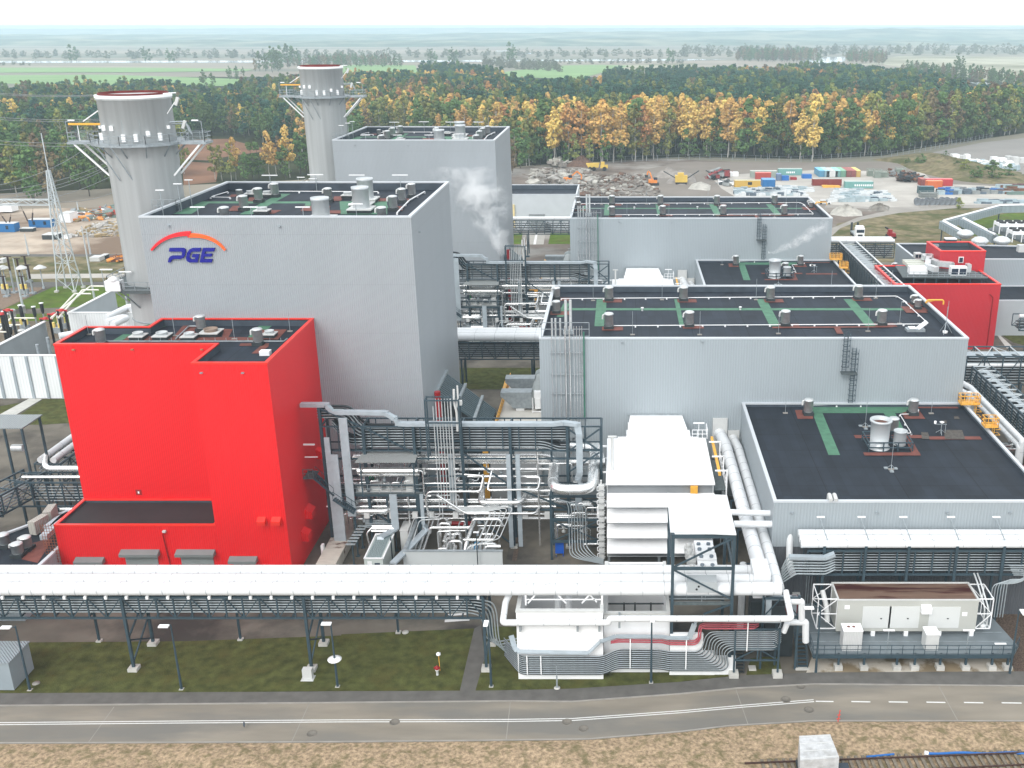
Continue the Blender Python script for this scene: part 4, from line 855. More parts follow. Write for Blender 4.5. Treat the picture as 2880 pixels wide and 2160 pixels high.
m=M();m.tube([(-18.7,107,20.5),(-18.75,107,18.9),(-18.5,106.9,17.8),(-18.5,106.8,15.5)],.14,7);m.tube([(-18.3,107.1,20.9),(-18.3,107.1,19.2),(-18.6,107,18.0)],.11,7);m.ob((-18.1,107,18.9),(.5,.5,.5));U_(solo(m,'vent_pipe',OFFW,'pale thick vent pipe with a kink right of the thin pipe bundle','pipe'))
def pipe(label,pts,r,mt=ALU2,name='insulated_pipe',cat='pipe',group=None,bend=None,n=12,bands=0,un=True):
 m=M();m.tube(pts,r,n,bend=bend);o=solo(m,name,mt,label,cat,group)
 if bands:
  q=M();q.cur=0
  for a,b in zip(pts,pts[1:]):
   a=Vector(a);b=Vector(b);L=(b-a).length;d=(b-a).normalized();k=bands*.6
   while k<L-bands*.3: c_=a+d*k;q.tube([c_-d*.035,c_+d*.035],r*1.03,n);k+=bands
  if q.v: tag(q.build('band',BANDM,o),None,None,None,'stuff')
 if un: UN.append(o)
 return o
pipe('thick silver pipe looping out beside the white intake hoods',[(-31.5,110.0,10.7),(-7.7,110.0,10.7),(-7.6,103.2,9.9),(-3.1,103.2,9.9),(-3.1,109.5,10.7),(-3.1,113.5,10.9)],.62,bend=1.6,n=16,bands=3.3)
pipe('second thick silver pipe just behind and above the looping one',[(-24,112.6,11.1),(-4.8,112.6,11.1),(-2.6,112.6,10.7),(-2.2,110.2,9.6)],.52,bend=1.6,n=14,bands=3.0)
pipe('thick silver pipe at the right emerging toward the turbine hall',[(-6.0,109.8,10.4),(-1.8,109.8,10.4)],.5,n=14)
pipe('silver pipe loop hanging below the working platform',[(-31.6,110.2,5.6),(-31.6,107.6,5.0),(-27.3,107.6,5.0),(-27.0,110.0,5.6)],.34,bend=.8)
pipe('silver pipe loop jutting out beside the middle risers',[(-16.3,110.5,7.2),(-16.5,107.0,6.4),(-11.6,107.0,6.4),(-10.7,110.5,7.2)],.30,bend=.8)
for i,(z,y,x0,x1,r) in enumerate(((9.0,108.7,-18,-9.5,.16),(7.9,109.1,-33.6,-9,.14),(7.1,108.8,-12,-8.2,.22),(6.0,108.6,-34.2,-7.6,.15),(5.6,109.0,-34.6,-7.4,.13),(5.2,108.4,-34.8,-7.6,.20),(9.4,109.9,-33,-8.0,.18),(12.3,111.2,-33,-10,.16),(6.7,111,-34,-1,.25),(4.2,111.6,-34,-1,.22),(3.2,110.4,-34,-2,.16),(2.2,111.2,-33,-1,.2))):
 pipe('thin silver pipe run at mid height through the rack of the pipe yard',[(x0,y,z),(x1,y,z)],r,group='silver pipe runs through the rack',n=8)
for i in range(44):
 x=rnd.uniform(-33.5,-3.5);z=rnd.uniform(2.2,11.2);y=rnd.uniform(107.3,112.5);w_=rnd.uniform(1,4.5);h=rnd.uniform(.5,2.2);r=rnd.choice((.07,.09,.12,.15))
 k=i % 4
 if k==0: pts=[(x,y+1.5,z),(x,y,z-.4),(x+w_,y,z-.4),(x+w_,y+1.5,z)]
 elif k==1: pts=[(x,y,z+h),(x,y,z),(x+w_,y,z),(x+w_,y,z+h*.8)]
 elif k==2: pts=[(x-w_,y,z),(x,y,z),(x,y,z-h*1.5),(x+.8,y,z-h*1.5)]
 else: pts=[(x,y,min(12,z+2)),(x,y,.3)]
 pipe('small silver pipe bend in the tangle of the pipe yard',pts,r,group='small pipes tangled in the pipe yard',bend=.3,n=7)
pipe('long bright pipe jogging across in front of the rack',[(-22.3,106.2,4.8),(-22.6,106.2,7.3),(-22.2,106.2,8.2),(-16.2,106.2,8.25),(-15.9,107.5,9.6),(-18.5,108,9.6)],.12,bend=.4)
pipe('bright pipe loop with valve beside the middle risers',[(-15,108,10),(-15.4,106.4,8.3),(-9.5,106.4,8.4),(-9.3,107.6,9.4),(-10.9,107.6,9.4)],.12,bend=.4)
pipe('bright pipe running along the lower front edge of the rack',[(-21.4,106.8,7.5),(-18.1,106.8,5.1),(-9.9,106.8,5.1),(-9.4,108,5.5)],.15,bend=.5)
for i,x in enumerate((-29.9,-26.9,-24.2,-22.3,-19.4,-11.2,-8.6)):
 m=M();m.ob((x,107.5,4.55),(.62,.42,.72));U_(solo(m,'junction_box',OFFW,'white junction box hanging under the pipes, number %s from the left' % ['one','two','three','four','five','six','seven'][i],'junction box','junction boxes under the pipes'))
for i in range(26):
 x=rnd.uniform(-33,-4);y=rnd.uniform(107.6,111.5);z=rnd.choice((5.6,6.9,8.4,9.6,3.1,2.0));m=M();s=rnd.uniform(.16,.34)
 m.lathe(x,y,[(s*.5,z),(s,z+.05),(s,z+.3),(s*.4,z+.35),(s*.4,z+.7),(s*1.1,z+.72),(s*1.1,z+.8),(0,z+.82)],10)
 if i % 3==0: m.ob((x+.3,y,z+.3),(.5,.3,.3))
 U_(solo(m,'valve',rnd.choice((ALU,OFFW,ZINC)),'small valve among the pipes of the pipe yard','valve','small valves among the pipes'))
m=M();x,y=-29.7,110.6;m.lathe(x,y,[(.3,7.6),(.42,7.9),(.42,8.3),(.2,8.45),(.2,8.8),(0,8.85)],12);U_(solo(m,'green_valve',mat('green_paint',(.02,.28,.10),.5),'bright green valve on the working platform','valve'))
t=U_(thing('pipe_canopy','grey corrugated canopy sheltering silver pipes left of the thin pipe bundle','canopy',(-27.5,109,0)))
m=M();m.add([(-30.4,106.3,11.9),(-23.5,106.3,11.9),(-23.5,108.6,12.3),(-29.8,108.6,12.3),(-30.4,106.3,11.8),(-23.5,106.3,11.8),(-23.5,108.6,12.2),(-29.8,108.6,12.2)],[(0,1,2,3),(7,6,5,4),(0,4,5,1),(1,5,6,2),(3,2,6,7),(0,3,7,4)]);m.build('roof',ribbed('canopy_sheet',(.40,.43,.43),.25,.04),t)
m=M()
for x in (-29.9,-23.8): m.beam((x,106.6,7.3),(x,106.6,11.8),.14);m.beam((x,108.4,7.3),(x,108.4,14),.14)
m.build('post',STEEL,t)
for i,(z,r) in enumerate(((10.4,.42),(9.7,.22))): pipe('silver pipe with rusty joints under the grey canopy',[(-30.4,107.2+i*.5,z),(-23.4,107.2+i*.5,z)],r,group='pipes under the canopy')
PZ=7.3
t=U_(thing('working_platform','grated steel platform with railings below the canopy','platform',(-28,108.8,0)));m=M();m.box(-33.6,107.7,PZ-.15,-22.9,110.9,PZ);m.build('deck',GRATE,t)
m=M();rail(m,[(-33.6,107.7,PZ),(-22.9,107.7,PZ),(-22.9,110.8,PZ)],1.1,False,1.3,.05);m.build('guard_rail',ZINC,t)
m=M()
for x in (-31.5,-27.5,-24): m.beam((x,108,0),(x,108,PZ-.15),.22)
m.beam((-33.6,107.75,PZ-.3),(-22.9,107.75,PZ-.3),.15,.3);m.build('post',STEEL,t)
m=M();m.box(-31,108.0,PZ,-24.2,109.3,PZ+.12);m.box(-29.6,108.3,PZ,-28.1,109.2,PZ+.9);m.lathe(-27.4,108.8,[(.3,PZ),(.3,PZ+.8),(0,PZ+.9)],10);m.box(-25.2,108.2,PZ,-24.3,108.6,PZ+2.6);m.box(-30.9,108.1,PZ,-30.2,108.6,PZ+.8);U_(solo(m,'pump_skid',OFFW,'pale pumps and cabinets standing on the grated working platform','pump skid'))
for i in range(6): pipe('short silver pipe curling over the working platform',[(-32+i*1.3,108.2,PZ+.3),(-32+i*1.3,108.2,PZ+.9+.2*(i % 3)),(-31+i*1.3,108.3,PZ+.9+.2*(i % 3)),(-31+i*1.3,109.4,PZ+.5)],.11,group='pipes curling over the platform',bend=.25)
t=U_(thing('steel_stair','steel stair from a balcony on the red block down to the working platform','stair',(-35,108.0,0)));m=M();stairs(m,(-35.6,107.5,9.6),(-33.4,107.5,PZ),1.0,12);stairs(m,(-33.3,106.6,PZ-.1),(-31.0,106.6,5.4),.9,10);m.build('flight',STEEL,t);m=M();m.box(-36.75,106.9,9.45,-35.5,109.0,9.6);rail(m,[(-36.7,106.9,9.6),(-35.5,106.9,9.6)],1.1,False,.6,.05);m.build('landing',GRATE,t)
m=M();m.beam((-36.7,108.2,11.7),(-35.2,108.2,11.7),.1);m.box(-36.7,108.1,13.2,-35.4,108.3,13.35);U_(solo(m,'wall_lamp',WHITE,'pair of white lamp arms on the right side of the red block','lamp'))
t=U_(thing('exhaust_duct','sloping dark ribbed duct with silver ties beside the boiler house wall','exhaust duct',(-21,128,0)))
def sl(x): return 13.4-(x+24.2)*.78
m=M();x0,x1=-24.2,-17.4;ya,yb=124.5,133.0
m.add([(x0,ya,sl(x0)),(x1,ya+.6,sl(x1)),(x1,yb-.6,sl(x1)),(x0,yb,sl(x0)),(x0,ya,.2),(x1,ya+.6,.2),(x1,yb-.6,.2),(x0,yb,.2)],[(0,1,2,3),(4,5,1,0),(5,6,2,1),(6,7,3,2)]);m.build('casing',STEEL2,t)
m=M()
for k in range(13): f=(k+.5)/13;m.beam((x0,ya+(yb-ya)*f,sl(x0)+.15),(x1,ya+.6+(yb-ya-1.2)*f,sl(x1)+.15),.26,.3)
m.build('rib',mat('ribbed_slate',(.10,.15,.17),.5),t)
for xx in (x0+.1,x0+2.6,x0+4.9): m=M();m.beam((xx,ya-.4,sl(xx)+.42),(xx,yb+.4,sl(xx)+.42),.38,.3);m.build('tie',ZINC,t)
pipe('deep red standpipe on a bracket at the corner of the boiler house',[(-22.6,117.6,0.2),(-22.6,117.6,16.4)],.38,REDP,name='red_standpipe',n=14)
m=M();m.tube([(-22.95,117.6,10.9),(-22.25,117.6,10.9)],.46,12);m.beam((-24.3,117.6,9.7),(-23,117.6,10.8),.12);U_(solo(m,'pipe_bracket',ZINC,'grey bracket holding the deep red standpipe','bracket'))
t=U_(thing('turbine_pen','white-roofed machine pen with yellow railings between boiler house and turbine hall','building',(-13.7,131,0)))
m=M();m.box(-17.0,121.5,0,-10.25,148.5,7.0);m.build('wall',mat('pen_wall',(.50,.52,.53),.6),t)
m=M();m.box(-17.1,121.4,7.0,-10.25,148.6,7.12);m.build('roof',mat('stained_white',(.74,.71,.65),.6,var=.08,scale=.6,col2=(.55,.40,.25),c2lo=.6,c2hi=.8),t)
m=M();rail(m,[(-17,148.4,7.12),(-17,121.5,7.12),(-10.4,121.5,7.12)],1.15,False,1.1,.09);m.box(-17.5,124.2,6.6,-17.05,126.6,8.3);m.box(-17.5,141,6.6,-17.05,145.6,8.2);m.box(-18.2,129.5,7.0,-17.1,131.0,7.1);m.build('guard_rail',YEL,t)
m=M();m.box(-18.9,121.3,7.0,-17.1,123.0,7.1);rail(m,[(-18.9,121.3,7.1),(-17.1,121.3,7.1),(-17.1,123,7.1),(-18.9,123,7.1)],1.1,True,.6,.08);m.box(-17.9,121.2,0,-17.2,121.5,7);m.build('ladder',YEL,t)
def intake(y):
 t=U_(thing('intake_duct','grey boxy duct on the white pen roof, '+('nearer' if y<139 else 'farther'),'duct',(-14.5,y,7.1),'ducts on the white pen roof'));m=M()
 m.add([(-17.0,y-.9,9.9),(-12.6,y-.9,9.9),(-12.6,y-.9,7.5),(-15.2,y-.9,7.5),(-17,y-.9,9.3),(-17,y+.9,9.9),(-12.6,y+.9,9.9),(-12.6,y+.9,7.5),(-15.2,y+.9,7.5),(-17,y+.9,9.3)],[(4,3,2,1,0),(5,6,7,8,9),(0,1,6,5),(4,0,5,9),(3,4,9,8),(2,3,8,7)]);m.build('body',ZINC,t)
 m=M();m.box(-14.9,y-.8,7.12,-13.7,y+.8,7.5);m.build('foot',WHITE,t)
intake(136.0);intake(142.0)
t=U_(thing('vent_silencer','round-topped grey vent drum on legs on the white pen roof','silencer',(-11.7,138.3,7.1)));m=M()
m.tube([(-11.7,135.5,9.0),(-11.7,143.8,9.0)],1.15,20,cap=True);m.build('drum',mat('drum_grey',(.42,.46,.46),.5),t);m=M();m.lathe(-11.7,143.8,[(1.15,7.9),(1.15,9.6),(.9,10.2),(.4,10.5),(0,10.55)],20);m.build('dome',mat('drum_grey2',(.36,.41,.42),.5),t)
m=M();m.box(-12.2,134.7,9.2,-11.2,135.6,10.1);m.box(-12.1,134.6,7.6,-11.3,135.4,9.2)
for x in (-12.4,-11.0): m.beam((x,134.3,7.1),(x,134.3,9.4),.12);m.beam((x,135.9,7.1),(x,135.9,9.0),.12)
m.beam((-12.5,134.3,7.3),(-10.9,134.3,7.3),.15);m.build('frame',WHITE,t);m=M();m.lathe(-11.7,144.3,[(.15,10.5),(.15,11.0),(.3,11.05),(0,11.1)],8);m.build('finial',OFFW,t)
t=U_(thing('culvert','long pale concrete culvert with rusty stains beside the red block','culvert',(-32.4,104,0)));m=M()
a0,a1=G('c',40,1290,1.4),G('c',320,1290,1.4);b0,b1=G('c',480,480,1.4),G('c',660,480,1.4)
m.prism([a0,a1,(a1[0],b1[1]),(a0[0],b0[1])],0,1.4)
m.build('slab',mat('stained_culvert',(.62,.58,.51),.8,var=.12,scale=1.2,col2=(.12,.05,.035),detail=8,c2lo=.60,c2hi=.66,stretch=(.5,1.4,1)),t)
for x,y in ((340,720),(125,1120)): X,Y=G('c',x,y,1.0);m=M();m.box(a0[0]-.3,Y-.3,.1,a0[0]-.02,Y+.3,2.0);m.build('cabinet',WHITE,t)
t=U_(thing('site_container','pale green site container with ribbed roof and one small window','container',(-27.7,103.2,0)));m=M();m.box(-28.75,100.5,.12,-26.65,106.3,2.62);m.build('body',mat('pale_green_panel',(.60,.66,.64),.5,var=.04),t)
m=M();m.box(-28.5,100.75,2.621,-26.9,106.1,2.66);m.build('roof',ribbed('container_roof',(.30,.38,.39),.24,.03,along='x'),t);m=M()
for x in (-28.78,-26.68): m.box(x,100.45,2.62,x+.14,106.35,2.74)
m.box(-28.7,100.45,2.62,-26.6,100.6,2.74);m.box(-28.7,106.2,2.62,-26.6,106.35,2.74);m.build('roof_edge',WHITE,t);m=M();m.box(-27.6,100.46,1.4,-27.0,100.49,2.1);m.build('window',GLASS,t);m=M();m.box(-28.4,100.45,.7,-27.9,100.49,2.3);m.build('door',WHITE,t)
for i,(x,y,w_,d,h) in enumerate(((-25.9,106.4,.9,2.4,3.0),(-28.6,107.0,.9,.8,1.9),(-25.2,101.0,1.0,.7,.8))): m=M();m.box(x,y,.05,x+w_,y+d,h);m.box(x-.05,y-.05,h,x+w_+.05,y+d+.05,h+.08);U_(solo(m,'cabinet',OFFW if i!=2 else STEEL2,('tall pale cabinet behind the site container','small pale cabinet left behind the site container','low dark cabinet right of the site container')[i],'cabinet','cabinets round the site container'))
t=U_(thing('tray_stand','low steel stand carrying cable trays beside the culvert','stand',(-30.3,105.5,0)));m=M()
for x,y in ((-30.9,105.8),(-30.8,107.8),(-30.8,103.5),(-26.6,107.1),(-26.6,104.6)): m.beam((x,y,0),(x,y,3.1),.14);m.box(x-.2,y-.2,0,x+.2,y+.2,.15)
m.build('post',STEEL,t);m=M()
for k in range(7): m.beam((-31.4+.05*k,103+k*.75,3.1),(-30.3+.05*k,103+k*.75,3.1),.3,.08)
for k in range(5): m.beam((-30.3,107.4+k*.2,3.0+k*.12),(-26.4,107.4+k*.2,3.0+k*.12),.14,.08)
m.build('tray',TRAY,t)
pipe('silver pipe frame standing before the site container',[(-29.6,106.6,.3),(-29.9,106.6,2.6),(-29.3,106.9,3.2),(-26.8,106.9,3.2)],.12)
for k in range(3): pipe('short silver pipe lying level before the site container',[(-29.3,106.6+.25*k,2.9+.2*k),(-26.7,106.6+.25*k,2.9+.2*k)],.13,group='pipes before the site container')
t=U_(thing('pump_pit','open-topped white-walled pump pit full of silver pipes','pit',(-19,105,0)));m=M();x0,x1=-24.6,-13.35;y0,y1=101.6,111.4;h=2.9
m.box(x0,y0,0,x1,y0+.25,h);m.box(x0,y0+.25,0,x0+.3,y1,h);m.box(x1-.25,y0+.25,0,x1,y0+.3,h);m.build('wall',mat('pit_wall',(.62,.66,.67),.6,var=.03),t)
m=M();m.box(x0-.05,y0-.05,h,x1+.05,y0+.35,h+.1);m.box(x0-.05,y0+.35,h,x0+.35,y1,h+.1);m.build('coping',ZINC,t)
m=M();m.sheet([(x0,y0),(x1,y0),(x1,y1),(x0,y1)],.06);m.build('floor',mat('pit_floor',(.15,.13,.10),.9,var=.3),t)
for i in range(30):
 x=rnd.uniform(x0+3.2,x1-1);y=rnd.uniform(y0+1,y1-2.5);z=rnd.uniform(.8,4.2);w_=rnd.uniform(.8,3);r=rnd.choice((.08,.1,.14,.18,.24));k=i % 4
 if k==0: pts=[(x,y,.3),(x,y,z),(min(x1-.4,x+w_),y,z),(min(x1-.4,x+w_),y,.3)]
 elif k==1: pts=[(x,y,z),(x,y+w_,z),(x+.6,y+w_,z),(x+.6,y+w_,.4)]
 elif k==2: pts=[(x,y,z),(min(x1-.3,x+w_*1.3),y,z)]
 else: pts=[(x-w_/2,y,.9),(x,y,.9),(x,y+.6,1.6),(x,y+2,1.6)]
 pipe('silver pipe in the jumble inside the pump pit',pts,r,group='pipes jumbled in the pump pit',bend=.3,n=8)
for i in range(3): pipe('silver pipe lying along the left wall of the pump pit',[(x0+.75+.5*i,y0+.5,1.6),(x0+.75+.5*i,y1+1,2.0)],.16,group='pipes along the left wall of the pit')
pipe('bright pipe bridging over the pump pit',[(-21.9,104.2,3.9),(-21.9,104.2,4.6),(-17.2,104.2,4.6),(-16.8,104.2,5.7),(-13.8,104.2,5.7),(-13.5,104.2,4.8)],.17,bend=.4)
pipe('thicker bright pipe slanting down into the pump pit',[(-17.0,107,4.5),(-17.6,103.4,3.2),(-18.0,102.2,.8)],.24)
for i,(x,y,w_) in enumerate(((-17.3,103.4,'left'),(-15.2,103.5,'right'))):
 t=U_(thing('pump','silver pump drum in the pump pit, '+w_,'pump',(x,y,0),'pumps in the pit'));m=M();m.tube([(x,y,1.1),(x,y+1.8,1.1)],.62,16);m.build('casing',ALU,t);m=M();m.box(x-.6,y+.1,.06,x+.6,y+1.7,.5);m.build('base',STEEL2,t)
m=M();m.lathe(-16.6,104.3,[(.34,1.6),(.34,2.6),(.1,2.7),(0,2.7)],12);U_(solo(m,'blue_motor',mat('sky_blue_paint',(.02,.30,.62),.5),'sky-blue motor standing among the pipes of the pump pit','motor'))
pipe('red fire water pipe half hidden behind the pump pit',[(-20.6,109.5,2.4),(-17.8,109.5,2.4)],.28,REDP)
t=U_(thing('post_lamp','thin dark pole rising from the pump pit','pole',(-16.1,101.2,0)));m=M();m.beam((-16.1,101.1,0),(-16.1,101.1,5.6),.1);m.build('pole',STEEL2,t);m=M();m.box(-16.4,101,5.6,-15.8,101.2,5.7);m.build('lamp_head',WHITE,t)
t=U_(thing('steel_tower','slate steel tower frame between alley and intake hoods','frame',(-5.3,106,0)));m=M()
for x in (-8.0,-2.2):
 for y in (105.0,108.6): m.beam((x,y,0),(x,y,8.3 if y<106 else 12.8),.24)
for z in (2.4,5.2,8.2):
 m.beam((-8,105,z),(-2.2,105,z),.2,.3);m.beam((-8,108.6,z),(-2.2,108.6,z),.2);m.beam((-8,105,z),(-8,108.6,z),.2);m.beam((-2.2,105,z),(-2.2,108.6,z),.2)
m.beam((-8,105,2.4),(-2.2,105,5.2),.12);m.beam((-8,105,5.2),(-2.2,105,2.4),.12);m.beam((-8,108.6,8),(-2.2,108.6,5.2),.12);m.build('frame',STEEL,t)
for k in range(7):
 x=-5.9+k*.32;m=M();m.tube([(x-1.3+.1*k,104.9,7.8-.12*k),(x-.3,104.9,7.7-.1*k),(x,104.9,6.8),(x,104.9,2.6-.0*k),(x+.1,103.6,1.9+.1*k-.28*(6-k)*.3),(x+1.0,103.0,1.6-.2*(6-k)*.3),(-1.9,102.9,1.2-.1*(6-k))],.055,6,bend=.5);U_(solo(m,'cable_tray',TRAY,'thin tray dropping beside the intake hoods, number %s from the left' % ['one','two','three','four','five','six','seven'][k],'cable tray','trays dropping beside the hoods'))
for i in range(12):
 x=rnd.uniform(-7.8,-2.6);y=rnd.uniform(105.5,108);z=rnd.uniform(.6,6.5);w_=rnd.uniform(1,2.5)
 pipe('silver pipe inside the tower frame beside the intake hoods',[(x,y,.2),(x,y,z),(min(-2.4,x+w_),y,z)] if i % 2 else [(x,y,z),(min(-2.3,x+w_*1.4),y,z),(min(-2.3,x+w_*1.4),y,z-.8)],rnd.choice((.1,.14,.2)),group='pipes inside the tower frame',bend=.3,n=8)
m=M();x,y=G('d',1480,1180,0);m.box(x-.5,y-.2,.5,x+.5,y+.2,1.9);m.box(x-.1,y-.22,.8,x+.12,y-.19,1.6);m.beam((x-.4,y,0),(x-.4,y,.5),.08);m.beam((x+.4,y,0),(x+.4,y,.5),.08);U_(solo(m,'blue_cabinet',mat('cobalt_paint',(.01,.12,.62),.5),'small bright blue cabinet at the alley side','cabinet'))
for i,yy in enumerate((1290-60,)): pass
def intake_house(dy=0):
 t=thing('air_intake','white air intake house with stepped weather hoods and side ladders','air intake',(4.5,110,0));UN.append(t)
 x0,x1,yf,yb,zt=-1.5,10.6,103.6,117.0,10.4
 m=M();m.box(x0,yf+.65,.8,x1,yb,zt-.15);m.build('body',WHITE_SH,t)
 m=M();m.box(x0+.1,yf+.6,.9,x1-.1,yf+.65,zt-.2);m.build('hood_shade',mat('hood_shade',(.30,.32,.335),.6),t)  # grey sheet behind the hoods, the shade beneath them put into its colour
 m=M();m.box(x0-.1,yf,zt-.15,x1+.1,yb,zt);m.box(x0+2.4,yb-3,zt,x1-1.4,yb,zt+.12);m.box(x0+1.2,yb-1.5,zt,x1-.9,yb+.3,zt+.1);m.build('roof',WHITE,t)
 for k in range(5):
  zc=zt-.2-1.95*k;m=M();z1=zc-1.05 if k else zc;
  if k==0:
   m.add([(x0,yf+.65,zt-.16),(x1,yf+.65,zt-.16),(x1,yf+.1,zt-.16),(x0,yf+.1,zt-.16)],[(0,1,2,3)]);continue
  top=zt+.55-1.95*k;bot=top-.95
  m.add([(x0,yf+.6,top),(x1-(5.2 if k<5 else 0),yf+.6,top),(x1-(5.2 if k<5 else 0),yf-.95,bot),(x0,yf-.95,bot),(x0,yf+.6,top-.12),(x1-5.2,yf+.6,top-.12),(x1-5.2,yf-.95,bot-.12),(x0,yf-.95,bot-.12)],[(3,2,1,0),(4,5,6,7),(3,7,6,2),(0,4,7,3),(1,2,6,5)])
  m.build('hood',WHITE,t)
  m=M();m.add([(x1-4.6,yf+.6,top),(x1+.1,yf+.6,top),(x1+.1,yf-.95,bot),(x1-4.6,yf-.95,bot),(x1-4.6,yf+.6,top-.12),(x1+.1,yf+.6,top-.12),(x1+.1,yf-.95,bot-.12),(x1-4.6,yf-.95,bot-.12)],[(3,2,1,0),(4,5,6,7),(3,7,6,2),(0,4,7,3),(1,2,6,5)]);m.build('hood',WHITE,t)
 m=M()
 for x in (x0+.2,x1-.2,(x0+x1)/2):
  for y in (yf+1,yb-.5): m.beam((x,y,0),(x,y,1.0),.3)
 m.build('leg',ZINC,t)
 m=M();m.box(x0-.75,yf+.2,.9,x0-.55,yf+.5,zt+.3)
 for k in range(12):
  z=.9+k*.8;m.box(x0-.95,yf-.1,z,x0-.3,yf+.5,z+.5)
 m.build('manifold',OFFW,t)
 m=M()
 for k in range(11):
  z=1.0+k*.85;m.tube([(x0-.2,yf+.3,z),(x0-1.1,yf+.1,z),(x0-1.1,yf+.1,z+.5),(x0-.2,yf+.3,z+.5)],.05,6,bend=.1)
 m.build('hose',WHITE,t)
 for i,(z,y) in enumerate(((zt-.6,yf+8.5),(zt-2.2,yf+4.5),(zt-4.4,yf+.3))):
  m=M();m.tube([(x0-.1,y,z),(x0-1.0,y,z),(x0-1.0,y,z+1.6),(x0-.1,y,z+1.6)],.14,7,bend=.25);m.build('side_pipe',WHITE,t)
 m=M();xs0,xs1=x1+.15,x1+1.5
 for z in (zt-1.2,zt-3.6,zt-6.0): m.box(xs0,yf+1,z-.08,xs1,yb-4,z)
 m.build('side_deck',GRATE,t);m=M()
 for z in (zt-1.2,zt-3.6,zt-6): rail(m,[(xs1,yf+1,z),(xs1,yb-4,z)],1.1,False,1.5,.05)
 for y in (yf+1,yf+5,yb-4): m.beam((xs1,y,0),(xs1,y,zt+1.3),.14);m.beam((xs0,y,zt+1.2),(xs1,y,zt+1.2),.14)
 m.build('side_frame',WHITE,t);m=M();m.beam((xs0+.6,yf+1.5,zt+.5),(xs0+.6,yb-1.0,zt+.5),.28,.35);m.build('crane_rail',YEL,t)
 m=M();m.box(1.0,yb,6.0,8.2,121.95,10.6);m.add([(1.3,121.95,11.6),(8.0,121.95,11.6),(8.5,118.8,10.9),(1.0,118.8,10.9),(1.3,121.95,10.61),(8,121.95,10.61),(8.5,118.8,10.61),(1,118.8,10.61)],[(3,2,1,0),(2,3,7,6),(0,4,7,3),(2,6,5,1)]);m.box(.8,yb+.3,10.2,8.8,118.9,10.75);m.build('duct',WHITE,t)
 m=M();m.box(.9,121.8,11.6,8.1,121.98,11.75);m.build('flashing',ZINC,t)
 m=M();rail(m,[(9.0,yb-.2,zt),(10.9,yb-.2,zt),(10.9,yb+2.0,zt)],1.2,False,.7,.06);m.beam((9.8,yb,zt),(9.8,yb,zt+2.0),.06);m.box(9.1,yb-.1,zt+2.0,10.5,yb+.1,zt+2.1);m.build('roof_lamp',WHITE,t)
 m=M();x,z=VY('e',1075,1020,yf);m.box(x-.4,yf-.2,z-.5,x+.4,yf+.5,z+.5);m.build('beacon_box',YEL,t)
intake_house()
pipe('left one of two fat white pipes beside the black-roofed annex',[(12.9,121.8,9.1),(13.3,118,9.15),(13.6,88.0,9.2),(13.6,87.0,8.8),(13.6,86.9,7.6)],.72,WHITEP,bend=.7,n=18,bands=2.2)
pipe('right one of two fat white pipes beside the black-roofed annex',[(14.65,121.8,8.4),(15.0,118.5,8.4),(15.1,105,8.4),(15.1,84.6,8.4)],.60,WHITEP,bend=.7,n=16,bands=2.2)
m=M();m.box(12.0,121.7,5.6,13.9,121.97,11.2);m.box(14.0,121.7,4.5,15.5,121.95,9.5);U_(solo(m,'wall_flange',OFFW,'pale backing plates where the fat white pipes enter the hall wall','plate'))
t=U_(thing('pipe_hangers','slate steel trestles under the two fat white pipes','trestle',(14.2,103,0)));m=M()
for y in (90,97.5,104.5,112,118.5):
 for x in (12.7,15.45): m.beam((x,y,0),(x,y,8.0),.18)
 m.beam((12.6,y,7.9),(15.5,y,7.9),.2)
m.build('frame',STEEL,t)
pipe('upper white pipe crossing over the fat pair to the annex front',[(11.5,95.6,10.9),(18.2,95.2,10.9)],.33,WHITEP,n=14);pipe('lower white pipe crossing over the fat pair then turning down',[(11.8,93.9,10.4),(17.6,93.9,10.4),(17.6,93.7,9.6),(17.5,92.5,6.5),(17.6,90.9,6.3)],.36,WHITEP,n=14)
t=U_(thing('wall_pipe_ladder','bank of silver pipes climbing the left end of the hall wall','pipe bank',(-7,TY0-.3,6)));yb_=TY0-.35
xs=[-8.6,-8.15,-7.55,-6.9,-6.35,-5.8,-5.45,-5.1,-4.8]
m=M()
for i,x in enumerate(xs): m.tube([(x,yb_,6.3 if i in (3,4) else 8.4),(x,yb_,TZ+1.6)],.11 if i in (3,4) else .045,7)
m.build('pipe',ALU2,t);m=M()
for i,x in enumerate((-8.6,-8.15,-7.55)): m.tube([(x,TY0+.8,TZ-.9),(x,TY0+.8,TZ+2.3)],.12,8)
for x in (-6.85,-6.25): m.tube([(x,TY0+1.0,TZ+.6),(x,TY0+1.2,TZ+4.6)],.19,10)
m.build('roof_vent_pipe',ALU,t);m=M()
for z in (20.1,17.2,14.6,11.3,9.2): m.beam((-8.9,yb_+.1,z),(-4.4,yb_+.1,z),.12)
for x in xs: m.box(x-.12,yb_-.1,8.2,x+.12,yb_+.1,8.7)
m.box(-8.9,yb_-.15,8.6,-4.6,yb_,9.5);m.build('bracket',ZINC,t);m=M();m.tube([(-4.55,yb_-.05,11.2),(-4.55,yb_-.05,TZ+.9)],.09,8);m.build('green_pipe',mat('green_pipe_paint',(.04,.20,.13),.5),t)
m=M();rail(m,[(-9.9,TY0+.3,TZ),(-3.9,TY0+.3,TZ)],1.9,False,2.9,.07);m.box(-7.2,TY0+.1,TZ+.4,-5.9,TY0+.5,TZ+.9);m.build('roof_frame',ZINC,t)
m=M();m.tube([(-.9,107.5,9),(-.9,107.5,14.5)],.16,8);m.box(-1.4,107.3,14.5,-.4,107.7,14.6);U_(solo(m,'vent_mast',OFFW,'pale vent mast with a cross plate by the hall wall','mast'))
